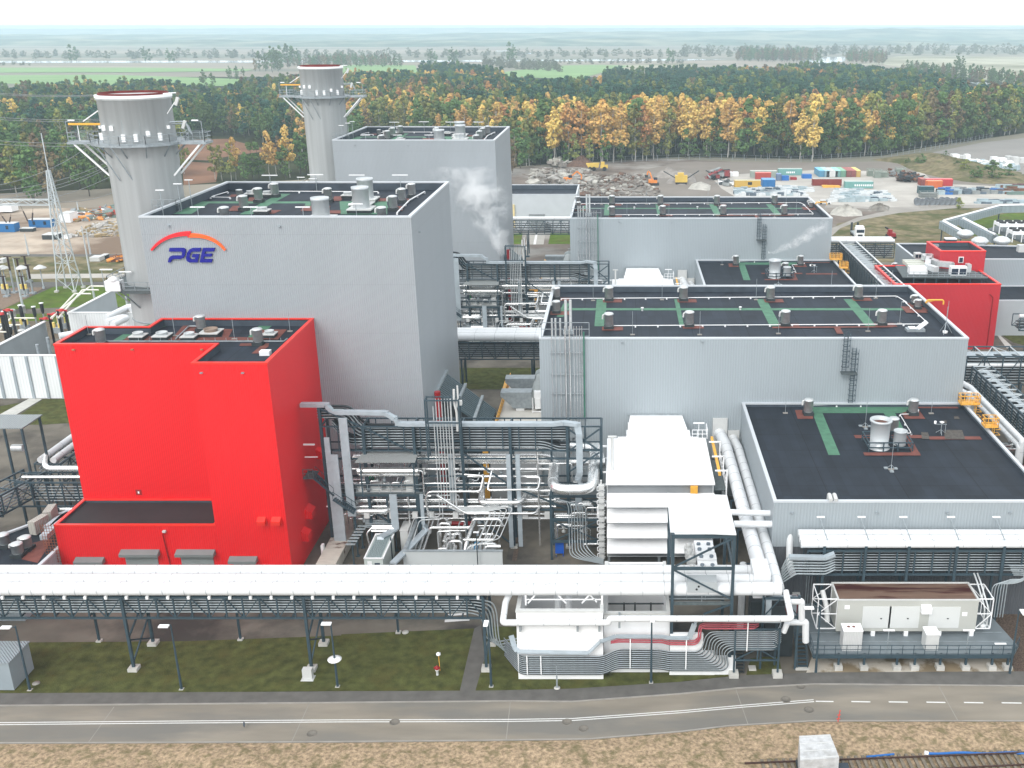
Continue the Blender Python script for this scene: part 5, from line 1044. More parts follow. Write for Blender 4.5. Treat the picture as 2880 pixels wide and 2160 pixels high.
for o in UN:
 lb=o.get('label','');nl=lb.replace('before the rack','before the far rack')
 w_=lb.split();nl='far unit: '+lb
 c=clone(o,(0,84.2,0),nl,(o['group']+', far unit') if o.get('group') else None)
# PIPE BRIDGE ALONG THE ROAD
FY0,FY1=83.4,87.7;FZ0,FZ1=5.85,8.1
fr=thing('pipe_bridge','long slate steel truss bridge carrying three fat white pipes along the road','pipe bridge',(-35,FY0,0))
XE=VY(8,925,600,FY0)[0]
m=M();truss(m,(-75,FY0),(XE,FY0),FZ0,FZ1,.15,1.62);m.build('front_truss',STEEL,fr)
m=M();truss(m,(-75,FY1),(XE,FY1),FZ0,FZ1,.13,1.62)
k=-75
while k<=XE+.1: m.beam((k,FY0,FZ1),(k,FY1,FZ1),.12);m.beam((k,FY0,FZ0),(k,FY1,FZ0),.12);k+=1.62
m.build('rear_truss',STEEL,fr)
m=M()
for k in range(4): m.box(-75,FY0+.9,FZ0+.2+.5*k,XE-.2,FY1-.3,FZ0+.24+.5*k)
m.build('dark_backing_shelf',CABLE,fr)
tri=[G(7,867,1030)[0],G(7,2023,1020)[0],G(7,60,1000)[0]-6,-12.98]
for x in tri:
 for y in (FY0,FY1):
  m=M();m.beam((x,y,.3),(x,y,FZ1),.26);l=m.build('leg',STEEL,fr);m=M();m.box(x-.45,y-.45,0,x+.45,y+.45,.4);m.build('footing',CONCL,l)
 m=M();m.beam((x,FY0,.8),(x,FY1,3.4),.14);m.beam((x,FY1,.8),(x,FY0,3.4),.14);m.beam((x,FY0,3.6),(x,FY1,5.6),.14);m.build('brace',STEEL,fr)
for p in ((7,645,840),(7,1560,830),(8,370,785)):
 x,y=G(*p);m=M();m.beam((x,y,0),(x,y,FZ0),.2);l=m.build('leg',STEEL,fr);m=M();m.box(x-.25,y-.25,0,x+.25,y+.25,.2);m.build('footing',CONCL,l)
for k in range(6):
 z=FZ0+.35+k*.28;m=M();y=FY0+.5;xr=XE-.5+.0*k
 xs_e=XE+.6-k*.0
 off=k*.26
 m.tube([(-76,y,z),(XE-1.9+off,y,z),(XE-.55+off,y+.1,z-.4),(XE-.25+off,y+.2,z-1.4),(XE-.15+off,y+.2,3.3-k*.1),(XE+.6+off,y+.3,2.6-.28*k+.0),(-9.9,84.9-.1*k,2.6-.28*k)],.07,6,bend=.9);m.cur=1;m.tube([(-76,y+.3,z),(XE-1.9,y+.3,z)],.12,5)
 solo(m,'cable_tray',[TRAY,CABLE],'thin tray inside the pipe bridge by the road, number %s from the bottom' % ['one','two','three','four','five','six'][k],'cable tray','trays inside the road pipe bridge')
m=M();m.box(-76,FY1-1.5,FZ1-.35,XE-.2,FY1-.8,FZ1-.15);m.box(-76,FY0+1.2,FZ1-.5,XE-.3,FY0+2.0,FZ1-.38);solo(m,'cable_trunking',DUCT,'broad pale trunking lying inside the road pipe bridge','cable trunking')
XR_=VY('f',2070,960,FY0)[0]
for i,(y,r,xe,w_) in enumerate(((FY0+.15,.63,15.2,'front'),(FY0+1.85,.58,13.9,'middle'),(FY0+3.55,.58,13.2,'rear'))):
 o=pipe('fat white pipe along the road bridge, %s of the three' % w_,[(-77,y,FZ1+.22+r),(xe,y,FZ1+.22+r)],r,WHITEP,n=24,bands=2.05,group='three fat white pipes along the road',un=False)
m=M();m.box(12.7,84.4,7.4,14.3,87.3,10.05);solo(m,'pipe_box',WHITEP,'white box fitting where the fat pipe turns down to the road bridge pipes','pipe box')
m=M()
for k in range(24):
 x=XE-.5-k*1.95
 if x>-76: m.box(x-.12,FY0-.3,FZ1-.05,x+.12,FY0-.05,FZ1+.25)
m.build('pipe_shoe',WHITE,fr)
wb=G(8,1150,1085)[1]
pipe('slim white pipe stepping along the fronts of the white boxes',[(*[VY(8,1105,530,FY0+1)[0]],FY0+1.2,8.3),(VY(8,1065,600,FY0)[0],FY0,7.6),(VY(8,1045,695,wb-.5)[0],wb-.5,6.62),(VY(8,1735,700,wb-.5)[0],wb-.5,6.62),(VY(8,1738,662,wb-.5)[0],wb-.5,7.05),(VY('f',2160,1300,wb-.5)[0],wb-.5,7.05),(VY('f',2070,1050,FY0)[0]+.2,FY0+.2,8.7)],.30,WHITEP,bend=.25,n=14,bands=2.4,un=False)
def wbox(label,x0,x1,y0,y1,h,capz=True,slatted=False):
 t=thing('white_enclosure',label,'enclosure',((x0+x1)/2,y0,0),'white enclosures by the road');m=M();w_=.3
 m.box(x0,y0,0,x1,y0+w_,h);m.box(x0,y0+w_,0,x0+w_,y1,h);m.box(x1-w_,y0+w_,0,x1,y1,h);m.box(x0+w_,y1-w_,0,x1-w_,y1,h);m.build('wall',WHITE,t)
 m=M();m.box(x0-.05,y0-.05,h,x1+.05,y0+w_+.1,h+.18);m.box(x0-.05,y0+w_+.1,h,x0+w_+.05,y1,h+.12);m.box(x1-w_,y0+w_+.1,h,x1+.04,y1,h+.12);m.build('coping',OFFW,t)
 m=M();m.sheet([(x0+w_,y0+w_),(x1-w_,y0+w_),(x1-w_,y1-w_),(x0+w_,y1-w_)],.5);m.build('floor',mat('enclosure_floor',(.20,.17,.12),.9,var=.2),t)
 return t
W1=wbox('left white walled enclosure by the road with a white pipe frame above',-9.72,-1.6,81.9,89.5,7.4)
t=thing('pipe_trestle','white cross-braced frame standing on the left white enclosure','frame',(-5.5,86.5,7.4));m=M()
for x in (-8.9,-1.7): m.beam((x,83.2,7.4),(x,83.2,10.0),.16)
for y in (83.2,):
 m.beam((-8.9,y,9.9),(-1.7,y,9.9),.18);m.beam((-8.9,y,8.0),(-1.7,y,8.0),.1)
 m.beam((-8.7,y,7.6),(-7.0,y,9.8),.13);m.beam((-5.1,y,7.6),(-6.9,y,9.8),.13);m.beam((-3.6,y,7.6),(-1.9,y,9.8),.13);m.beam((-3.7,y,9.6),(-2.2,y,7.7),.1)
m.build('frame',WHITE,t)
for i,x in enumerate((-6.0,-5.0)): pipe('white upright pipe rising out of the left white enclosure, '+('left','right')[i],[(x,85.2,1),(x,85.2,8.6)],.35,WHITEP,n=14,un=False)
W2=wbox('middle white walled enclosure by the road, set back a little',-1.55,4.72,83.0,93.0,6.45)
m=M();
for z in (4.2,3.2): m.beam((-1.2,88.6,z),(4.4,88.6,z),.12)
for x in (.4,1.5,3.1): m.beam((x,88.6,.5),(x,88.6,4.3),.16)
solo(m,'steel_rail',STEEL2,'dark rails inside the middle white enclosure','rail')
W3=thing('white_plinth','long low white wall by the road carrying bent cable trays','wall',(7.9,82.6,0));m=M()
m.box(4.75,82.55,0,7.9,82.9,4.6);m.box(4.75,82.55,4.6,7.2,82.9,4.62);m.box(7.9,82.6,0,11.1,82.95,2.0);m.box(7.88,82.55,0,9.1,82.9,2.6);m.build('wall',WHITE,W3)
for i,(x,z) in enumerate(((VY(8,1162,730,wb)[0],6.05),(VY(8,1532,730,wb)[0],6.05),(VY(8,1672,730,wb)[0],6.05),(VY(8,1802,690,wb)[0],6.45))): m=M();m.box(x-.1,wb-.55,z-.4,x+.1,wb-.02 if i<3 else 83.0,z+.3);solo(m,'pipe_bracket',ZINC,'grey bracket under the slim white pipe, number %s from the left' % ['one','two','three','four'][i],'bracket','brackets under the slim white pipe')
def X8(x,y,Y): a,b=VY(8,x,y,Y);return (a,Y,b)
def XF(x,y,Y): a,b=VY('f',x,y,Y);return (a,Y,b)
for k in range(10):
 f=k/9;yl=935+112*f;Y1=wb-.35;Y2=82.25
 y_in=3.2-2.6*f
 yr=880+118*f;ye=905+130*f
 pts=[(-11.3,84.6,X8(1110,yl,Y1)[2]),(X8(1125,yl,Y1)[0],Y1+.8,X8(1110,yl,Y1)[2]),X8(1165,yl,Y1),X8(1700,yl+2,Y1),X8(1785,yr+8,Y2),X8(2075,yr+14,Y2),X8(2130,yr+26,Y2)]
 xr=1195-60*0
 A=XF(1170+33*k,1700,Y2);B=XF(1215+26*k,1490+22*k*1.0,Y2);C=XF(2030,1490+22*k,Y2)
 pts+=[(A[0]-.5,Y2,X8(2130,yr+26,Y2)[2]),(A[0]-.05,Y2,X8(2130,yr+26,Y2)[2]+.5),(B[0]-.1,Y2,B[2]-.5),(B[0]+.35,Y2,B[2]),(C[0]-.3,Y2,B[2]),(C[0]+.2,Y2+.9,B[2]+.35)]
 m=M();m.tube(pts,.042,6,bend=.8);m.cur=1;m.tube([(p[0],p[1]+.06,p[2]-.10) for p in pts],.075,5,bend=.8)
 solo(m,'cable_tray',[TRAY,CABLE],'bent cable tray wrapping the white enclosures, number %s from the top' % ['one','two','three','four','five','six','seven','eight','nine','ten'][k],'cable tray','bent trays wrapping the white enclosures')
for k in range(2):
 Y2=82.2;pts=[XF(150,1600+14*k,81.9),XF(235,1578+22*k,Y2),XF(720,1585+22*k,Y2),XF(800,1610+20*k,Y2),XF(1075+20*k,1610+22*k,Y2),XF(1120+22*k,1575,Y2),XF(1130+25*k,1440,Y2),XF(1180+20*k,1412+42*k,Y2),XF(1745,1408+45*k,Y2),XF(1790,1400+20*k,83)]
 m=M();m.tube(pts,.075,6,bend=.3);m.tube([(p[0],p[1]+.1,p[2]+.14) for p in pts],.05,6,bend=.3);solo(m,'red_cable_run',mat('faded_red_cable',(.52,.10,.13),.6),('upper','lower')[k]+' faded red cable run bending along the white enclosures','cable run','red cable runs')
pts=[X8(1100,800,82.6),X8(1120,870,82.0),X8(1140,905,wb-.4),X8(1600,915,wb-.4),X8(1680,840,wb-.4),X8(1780,805,82.3),X8(2080,808,82.3),X8(2110,815,82.3)]+[XF(1020,1560,82.2),XF(1080,1400,82.2),XF(1110,1355,82.2),XF(2040,1370,82.3)]
m=M()
for a,b in zip(pts,pts[1:]): m.beam(a,b,.5,.12)
solo(m,'cable_trunking',DUCT,'pale trunking rising in steps over the bent trays on the white enclosures','cable trunking')
m=M()
for k_,x,ya,yb2,Y in ((8,1202,930,1050,wb-.5),(8,1292,930,1050,wb-.5),(8,1872,820,1010,82.1),('f',990,1570,1900,82.1),('f',1675,1380,1700,82.1)):
 a=VY(k_,x,ya,Y);b=VY(k_,x,yb2,Y);m.box(a[0]-.05,Y-.08,b[1],a[0]+.05,Y,a[1])
solo(m,'tray_clamp',WHITE,'white upright clamps across the bent trays','clamp')
t=thing('tray_tower','slate steel frame where the bent trays end above the small lawn','frame',(12.2,83,0));m=M()
for x in (10.9,15.1):
 for y in (82.3,84.2): m.beam((x,y,0),(x,y,5.4),.18)
for x in (10.9,13.1,15.1): m.beam((x,82.3,1.9),(x,82.3,5.4),.14)
for z in (1.9,3.2,5.3): m.beam((10.9,82.3,z),(15.1,82.3,z),.15);m.beam((10.9,84.2,z),(15.1,84.2,z),.13)
m.beam((10.9,82.3,1.9),(13.1,82.3,3.2),.1);m.beam((13.1,82.3,3.2),(15.1,82.3,1.9),.1);m.beam((13.1,82.3,5.3),(15.1,82.3,3.4),.1);m.build('frame',STEEL,t);m=M()
for x in (10.9,15.1): m.box(x-.45,81.9,0,x+.45,82.8,.55)
m.build('footing',CONCL,t)
m=M();m.box(12.5,83.2,.05,13.2,83.9,.2);solo(m,'drain_cover',CONCL,'pale drain cover on the small lawn','cover')
t=thing('valve_canopy','white ribbed canopy on tall slate steel legs over the valve station','canopy',(7.8,83,0));zc=15.3;CY=82.75
a,b,c,d=(*G('e',810,1480,zc),zc),(*G('e',1545,1510,zc),zc),(*G('e',1440,1075,zc+.3),zc+.3),(*G('e',775,1050,zc+.3),zc+.3)
m=M();m.add([a,b,c,d]+[(p[0],p[1],p[2]-.12) for p in (a,b,c,d)],[(0,1,2,3),(7,6,5,4),(0,4,5,1),(1,5,6,2),(2,6,7,3),(3,7,4,0)]);m.build('roof',WHITE_RF,t)
xl,xr=VY('f',837,780,CY)[0],VY('f',1510,780,CY)[0];zm=VY('f',850,785,CY)[1];zd_=VY('f',850,1180,CY)[1]
for x in (xl,xr):
 for y in (CY,90.2): m=M();m.beam((x,y,0),(x,y,zc-.15),.28);m.build('leg',STEEL,t)
m=M();m.beam((xl,CY,zc-.4),(xr,CY,zc-.4),.22,.3);m.beam((xl,CY,zm),(xr,CY,zm),.2,.28);m.beam((xl,CY,zm+.1),(xr,CY,VY('f',1500,440,CY)[1]),.15);m.beam((xl,CY,zm-.1),(xr,CY,zd_+.5),.15);m.beam((xr,CY,zd_),(xl+3,CY,zd_-1.1),.15)
for x in (xl,xr): m.beam((x,CY,zc-.4),(x,90.2,zc-.2),.2);m.beam((x,CY,zm),(x,90.2,zm),.18);m.beam((x,CY,zm),(x,86.5,zc-.5),.13)
m.build('brace',STEEL,t);m=M();m.box(xl,89.2,4.2,xr,92,4.3);m.beam((xl,CY+.1,zd_),(xr,CY+.1,zd_),.15,.3);m.build('deck',GRATE,t);m=M();rail(m,[(xl,89.2,4.3),(xr,89.2,4.3)],1.1,False,2,.06);rail(m,[(xl,CY+.2,zd_),(xr,CY+.2,zd_)],.8,False,2.5,.05);m.build('guard_rail',ZINC,t)
x0,z0=VY('f',1000,1050,FY0-.6);x1,z1=VY('f',1335,935,FY0-.6)
t=thing('valve_box','grey valve box with three dark holes clamped round the front white pipe','valve box',((x0+x1)/2,FY0,z0));m=M();m.box(x0,FY0-.65,z0,x1,FY0+.7,z1);m.build('casing',mat('valve_grey',(.48,.52,.54),.5,var=.05),t)
m=M()
for x,y in ((1126,985),(1103,1017),(1277,1017)): X,Z_=VY('f',x,y,FY0-.65);m.tube([(X,FY0-.7,Z_),(X,FY0-.64,Z_)],.1,10)
m.build('port',BLACK,t);m=M();m.box(x0+.3,FY0-.3,z0-.5,x0+1.5,FY0+.3,z0);m.build('foot',STEEL2,t)
for i,(xa,ya,yb_,Y) in enumerate(((1110,720,780,88.2),(1120,790,880,86.6),(1090,620,700,89.2),(1080,590,640,91))):
 X,Z_=VY('f',xa,yb_,Y);t=thing('valve_block','white valve block under the canopy, number %s from the road' % ['two','one','three','four'][i],'valve',(X,Y,Z_),'white valve blocks under the canopy');m=M();m.box(X,Y,Z_,X+1.9,Y+1.3,Z_+1.0);m.build('casing',WHITE,t)
 m=M();
 for q in (.4,1.4): m.lathe(X+q,Y+.4,[(.2,Z_+1.0),(.2,Z_+1.2),(0,Z_+1.25)],10)
 m.build('knob',mat('grey_knob',(.2,.25,.3)),t);m=M();m.box(X-1.0,Y+.1,Z_+.1,X-.15,Y+.8,Z_+.7);m.lathe(X-.6,Y+.4,[(.25,Z_+.7),(.3,Z_+1.1),(0,Z_+1.2)],10);m.build('actuator',OFFW,t)
m=M();m.tube([(12.4,90,.5),(12.4,90,8)],.35,12);solo(m,'standpipe',WHITEP,'white standpipe behind the right canopy leg','pipe')
t=thing('tray_rack','slate frame with pale bent trunking under the right end of the white pipes','frame',(15,85,0));m=M()
for x in (13.6,17.0): m.beam((x,83.6,0),(x,83.6,8.2),.2)
for z in (5.8,7.9): m.beam((13.6,83.6,z),(17.0,83.6,z),.2)
m.beam((13.6,83.6,5.8),(15.2,83.6,7.8),.1);m.beam((17,83.6,5.9),(15.6,83.6,7.8),.1);m.build('frame',STEEL,t);m=M()
for x in (13.9,16.3): m.box(x,83.9,5.0,x+.55,84.1,7.9)
m.box(13.9,83.85,7.5,16.8,84.15,7.9);m.build('trunking',DUCT,t)
m=M();m.box(14.2,85.5,.1,17.0,87.5,4.6);m.box(12.9,86.8,.1,14.0,88.5,5.5);solo(m,'dark_machine',STEEL2,'dark machine casing hidden under the pipe corner','machine')
m=M();X,Z_=VY(9,720,640,84.6);m.tube([(X-.6,84.6,Z_-1.0),(X+.1,84.6,Z_-1.0)],0.05,5);m.box(X-.6,84.5,Z_-.6,X+.5,86.0,Z_+.9);solo(m,'red_machine',REDP,'bright red housing behind the white pipe elbow','machine')
for i,(ax,ay,bx,by,cy_) in enumerate(((685,578,770,578,700),(670,712,797,712,840))):
 a=VY(9,ax,ay,83.6);b=VY(9,bx,by,83.6);c=VY(9,bx,cy_,83.6);pipe(('upper','lower')[i]+' short white pipe elbow left of the container platform',[(a[0],83.6,a[1]),(b[0],83.6,b[1]),(c[0],83.6,c[1])],.33,WHITEP,bend=.15,n=12,un=False)
a=VY('f',2110,1390,82.6);pipe('white stub pipe slanting down by the tray tower',[(a[0],82.6,a[1]),(a[0]-.3,82.6,a[1]-1.0)],.28,WHITEP,un=False)
PY0,PY1,PZ_=83.3,92.6,1.75
t=thing('steel_platform','raised grey steel platform with railings carrying the long container','platform',(28,87,0));px0,px1=18.6,39.0
m=M();m.prism([(px0,PY0),(px1-1.0,PY0),(px1,PY0+1.5),(px1-1.2,PY1),(px0-.6,PY1)],PZ_-.12,PZ_);m.build('deck',mat('grey_deck',(.20,.235,.255),.55,var=.12,scale=.6,detail=6),t)
m=M();rail(m,[(px0,PY0+.05,PZ_),(px1-1.0,PY0+.05,PZ_)],1.1,False,1.1,.05);m.box(px0,PY0-.02,PZ_-.35,px1-1,PY0+.04,PZ_+.05);rail(m,[(px0,PY0,PZ_),(px0,PY1,PZ_)],1.1,False,1.5,.05);rail(m,[(px1-1.0,PY0,PZ_),(px1,PY0+1.5,PZ_)],1.1,False,1,.05);m.build('guard_rail',STEEL,t)
for p in ((1170,1015),(1385,1020),(1500,1020),(1665,1020),(1830,1020),(2000,1020),(2105,1025),(1005,1015)):
 x,y=G(9,*p);m=M();m.beam((x,PY0+.3,.5),(x,PY0+.3,PZ_),.2);l=m.build('leg',STEEL,t);m=M();m.box(x-.38,PY0-.1,0,x+.38,PY0+.65,.5);m.build('footing',CONCL,l)
m=M()
for y in (PY0+.35,86,89,92): m.beam((px0,y,PZ_-.25),(px1-1.2,y,PZ_-.25),.15,.25)
m.build('beam',STEEL,t)
for y in (84.6,85.6,87.2): m=M();m.box(px0+.1,y,PZ_,px1-.8,y+.05,PZ_+.03);m.build('seam',ZINC,t)
t=thing('steel_stair','short steel stair climbing to the container platform on its left','stair',(17,82,0));m=M();xa,ya=G(9,775,1015);stairs(m,(xa,ya,.1),(xa,ya+2.6,PZ_+.6),1.0,9);m.build('flight',STEEL,t);m=M();m.box(xa-.9,ya+2.6,PZ_+.5,px0,ya+4.2,PZ_+.6);m.build('landing',GRATE,t);m=M();m.box(xa-.7,ya-.3,0,xa+.7,ya+.1,.12);m.build('footing',CONCL,t)
t=thing('steel_stair','narrow steel stair at the right end of the bent trays','stair',(9.5,82,0));m=M();xa,ya=G(9,370,1050);stairs(m,(xa,ya,.1),(xa,ya+2.2,2.3),.8,10);m.build('flight',STEEL2,t)
cx0,cx1,cy0,cy1,cz0,cz1=21.45,35.3,86.66,89.95,2.25,5.75
t=thing('power_container','long off-white equipment container with rusty puddled roof on the steel platform','container',((cx0+cx1)/2,cy0,cz0))
m=M();m.box(cx0,cy0,cz0,cx1,cy1,cz1);m.build('body',mat('cream_panel',(.58,.59,.55),.5,var=.03),t)
m=M();m.sheet([(cx0+.15,cy0+.12),(cx1-.15,cy0+.12),(cx1-.15,cy1-.12),(cx0+.15,cy1-.12)],cz1+.02);m.build('roof',mat('rusty_roof',(.20,.125,.09),.5,var=.15,scale=.8,col2=(.06,.012,.01),detail=7,stretch=(.3,2.4,1),c2lo=.5,c2hi=.6),t)
m=M();m.box(cx0-.05,cy0-.05,cz1,cx1+.05,cy0+.1,cz1+.12);m.box(cx0-.05,cy1-.1,cz1,cx1+.05,cy1+.05,cz1+.12);m.box(cx0-.05,cy0+.1,cz1,cx0+.12,cy1-.1,cz1+.12);m.box(cx1-.12,cy0+.1,cz1,cx1+.05,cy1-.1,cz1+.12);m.build('roof_edge',OFFW,t)
for xa,xb,ya,yb_ in ((1170,1340,612,750),(1343,1525,612,750),(1602,1785,615,750)):
 a=VY(9,xa,ya,cy0);b=VY(9,xb,yb_,cy0);m=M();m.box(a[0],cy0-.04,b[1],b[0],cy0,a[1]);dd=m.build('door',mat('white_door',(.70,.72,.71),.5,var=.02),t)
 m=M();c_=VY(9,xa+115,688,cy0);m.box(c_[0]-.08,cy0-.1,c_[1]-.05,c_[0]+.08,cy0-.04,c_[1]+.04);m.build('handle',STEEL2,dd)
a=VY(9,1545,600,cy0);b=VY(9,1605,645,cy0);m=M();m.add([(a[0],cy0,a[1]),(b[0],cy0,a[1]),(b[0],cy0-.5,a[1]-.2),(a[0],cy0-.5,a[1]-.2),(a[0],cy0,b[1]),(b[0],cy0,b[1]),(b[0],cy0-.5,b[1]),(a[0],cy0-.5,b[1])],[(3,2,1,0),(4,5,6,7),(2,3,7,6),(0,4,7,3),(1,2,6,5)]);m.build('air_hood',WHITE,t)
for x,y in ((1050,605),(1812,650)): a=VY(9,x,y,cy0);m=M();m.box(a[0],cy0-.05,a[1]-.4,a[0]+.5,cy0,a[1]);m.build('notice_board',WHITE,t)
m=M()
for x in (1235,1450,1665,1875): X,Z_=VY(9,x,770,cy0-.1);m.box(X-.2,cy0-.1,PZ_,X+.2,cy0+.3,cz0)
m.build('foot',WHITE,t)
for s,nm in ((-1,'left'),(1,'right')):
 xo=cx0-1.9 if s<0 else cx1+1.5;xi=cx0 if s<0 else cx1;m=M();zb_,zt_=cz0+.2,cz1+.05
 for y in (cy0+.2,cy1-.3):
  m.beam((xo,y,zb_),(xo,y,zt_),.09);m.beam((xi,y,zb_),(xi,y,zt_),.09);m.beam((xo,y,zt_),(xi,y,zt_),.09);m.beam((xo,y,zb_),(xi,y,zb_),.09);m.beam((xo,y,(zb_+zt_)/2),(xi,y,(zb_+zt_)/2),.08);m.beam((xo,y,(zb_+zt_)/2),(xi,y,zt_),.07);m.beam((xo,y,(zb_+zt_)/2),(xi,y,zb_),.07)
 for z in (zb_,zt_): m.beam((xo,cy0+.2,z),(xo,cy1-.3,z),.09)
 m.build('end_frame',WHITE,t)
m=M();m.tube([(cx0-1.1,cy1-1,cz1-.3),(cx0-.9,cy0+.9,cz1-1.2),(cx0-.8,cy0+.5,cz0+.8)],.26,12,bend=.4);m.build('exhaust',OFFW,t);m=M()
for q in (0,.35): m.tube([(cx1+.6+q,cy1+.4,cz1+.9),(cx1+.6+q,cy1-.6,cz1+.6),(cx1+.9+q,cy0+.6,cz1-1.2),(cx1+.9+q,cy0+.4,cz0+.4)],.09,8,bend=.3)
m.lathe(cx1+.9,cy0+.5,[(.3,cz0+.1),(.4,cz0+.5),(0,cz0+.6)],12);m.build('exhaust',ALU,t)
for i,(xa,xb,ya,yb_,Y) in enumerate(((1043,1158,790,893,84.0),(1575,1655,850,888,84.1))):
 a=VY(9,xa,ya,Y);b=VY(9,xb,yb_,Y);t=thing('white_cooler',('taller white louvred cabinet with two rusty spots','smaller white cabinet')[i]+' on the platform before the long container','cabinet',(a[0],Y,PZ_),'white cabinets on the platform')
 h=(2.2,1.75)[i];m=M();m.box(a[0],Y,PZ_,b[0],Y+1.3,PZ_+h);m.build('body',ribbed('louvred_white',(.72,.73,.73),.16,.02) if i==0 else OFFW,t);m=M();m.box(a[0]-.03,Y-.03,PZ_+h,b[0]+.03,Y+1.33,PZ_+h+.1);m.build('lid',WHITE,t)
 if i==0: m=M();[m.lathe(a[0]+q,Y+.7,[(.16,PZ_+h+.1),(.16,PZ_+h+.12),(0,PZ_+h+.12)],10) for q in (.6,1.1)];m.build('fan_port',mat('rust_spot',(.22,.08,.06)),t)
for i,(x,yt,yb_) in enumerate(((1325,790,880),(1840,790,880),(2035,900,1020))):
 X,Z_=VY(9,x,yb_,83.7);t=thing('bar_lamp','white T-shaped lamp on the container platform, '+('left','middle','right')[i],'lamp',(X,83.7,PZ_),'T-shaped lamps on the platform');m=M();m.beam((X,83.7,PZ_),(X,83.7,PZ_+2.5*(1 if i<2 else .4)),.07);m.build('pole',ZINC,t);m=M();h=PZ_+2.5*(1 if i<2 else .4);m.box(X-.55,83.6,h,X+.55,83.8,h+.08);m.build('lamp_head',WHITE,t)
t=thing('pipe_bridge','slate steel rack with three slim white pipes along the low annex front','pipe bridge',(32,90.6,0));BY0,BY1=90.4,92.4;bz0,bz1=6.5,9.2
m=M();truss(m,(18.9,BY0),(46,BY0),bz0,bz1,.16,1.8,x=False);m.build('front_truss',STEEL,t);m=M();truss(m,(18.9,BY1),(46,BY1),bz0,bz1,.12,1.8,x=False);m.build('rear_truss',STEEL,t)
for x in (VY(9,912,300,BY0)[0],VY(9,1180,300,BY0)[0],VY(9,1458,300,BY0)[0],VY(9,1768,300,BY0)[0],VY(9,2072,300,BY0)[0]):
 m=M();m.beam((x,BY0-.1,0),(x,BY0-.1,bz1+.6),.26);m.beam((x,BY1,0),(x,BY1,bz1),.22);m.beam((x-.0,BY0,bz1+.5),(x,BY1,bz1+.5),.15);m.build('column',STEEL,t)
for i,x in enumerate((888,1152,1423,1732,2026)):
 X,Z_=VY(9,x,35,BY1);tt=thing('mast_lamp','lamp mast on the annex-front pipe rack, number %s from the left' % ['one','two','three','four','five'][i],'lamp',(X+.7,BY1,9),'lamp masts on the annex rack');m=M();m.beam((X+.75,BY0,9.8),(X,BY1,Z_),.08);m.build('mast',ZINC,tt);m=M();m.box(X-.3,BY1-.1,Z_,X+.5,BY1+.1,Z_+.1);m.build('lamp_head',WHITE,tt)
for i,(y,z) in enumerate(((BY0+.2,9.85),(BY0+1.1,10.0),(BY0+2.0,10.15))): pipe('slim white pipe along the annex front rack, '+('front','middle','rear')[i],[(18.2,y,z),(47,y,z)],.38,WHITEP,n=16,bands=2.9,group='slim white pipes along the annex front',un=False)
for k in range(8):
 z=bz0+.2+k*.3;m=M();y=BY0+.5;xb_=28.2
 if k<7: pts=[(18.3+.12*k,y-3.2,z-2.5),(20.2,y-3.2,z-.95+.02*k),(26.2,y-3.2,z-.95),(27.6,y-2.4,z-.4),(28.3,y-1.0,z),(28.4,y,z),(47,y,z)]
 else: pts=[(28.4,y,z),(47,y,z)]
 m.cur=0;m.add([],[]);m=M();m.tube([(19.3,y,z),(28,y,z),(47,y,z)],.065,5);m.cur=1;m.box(19.3,y+.15,z-.02,47,y+1.3,z+.02);solo(m,'cable_tray',[TRAY,CABLE],'level tray in the annex-front rack, number %s from the bottom' % ['one','two','three','four','five','six','seven','eight'][k],'cable tray','level trays in the annex front rack')
 if k<7:
  Y=BY0-.6;A=VY(9,640,390-15*k+70,Y);B=VY(9,735-9*k,400-18*k,Y);C=VY(9,925,402-18*k,Y);D=VY(9,988,372-16*k,Y+.4)
  m=M();m.tube([(A[0],Y,A[1]),(B[0],Y,B[1]),(C[0],Y,C[1]),(D[0],Y+.4,D[1])],.085,6,bend=.2);solo(m,'cable_tray',TRAY,'cranked tray before the annex-front rack, number %s from the bottom' % ['one','two','three','four','five','six','seven'][k],'cable tray','cranked trays at the left end of the annex rack')
Y=BY0-.7;A=VY(9,690,290,Y);B=VY(9,920,295,Y);C=VY(9,985,270,Y);m=M();m.beam((A[0],Y,A[1]),(B[0],Y,B[1]),.6,.3);m.beam((B[0],Y,B[1]),(C[0],Y,C[1]),.6,.3);solo(m,'cable_trunking',DUCT,'pale trunking over the cranked trays at the left end of the annex rack','cable trunking')
for k in range(6): # right looping trays
 Y=89.6;m=M();a=VY(9,2150+0*k,350+12*k,Y);x=a[0]+.1*k;m.tube([(x-.6,Y,8.0-.22*k),(x+1.2-.16*k,Y,8.0-.22*k),(x+1.3-.16*k,Y,6.6+.06*k-.3),(x+.2,Y,5.9+.1*k),(x-1.6+.1*k,Y,5.9+.1*k),(x-1.9+.16*k,Y,5.5),(x-1.9+.16*k,Y,2)],.055,6,bend=.5);solo(m,'cable_tray',TRAY,'looping pale tray at the far right end of the annex rack, number %s' % ['one','two','three','four','five','six'][k],'cable tray','looping trays at the right end')
t=thing('wall_pipes','thin upright pipes on the annex front below the rack','pipe bank',(22,93.1,0));m=M()
for x in (800,815,833): X=VY(9,x,500,93.1)[0];m.tube([(X,93.1,.3),(X,93.1,6.4)],.06,6)
m.build('pipe',ZINC,t)
m=M();X,Z_=VY(9,735,545,93.1);m.box(X-.4,93.0,Z_-.3,X+.4,93.25,Z_+.4);solo(m,'wall_grille',OFFW,'small pale grille low on the annex front','grille')
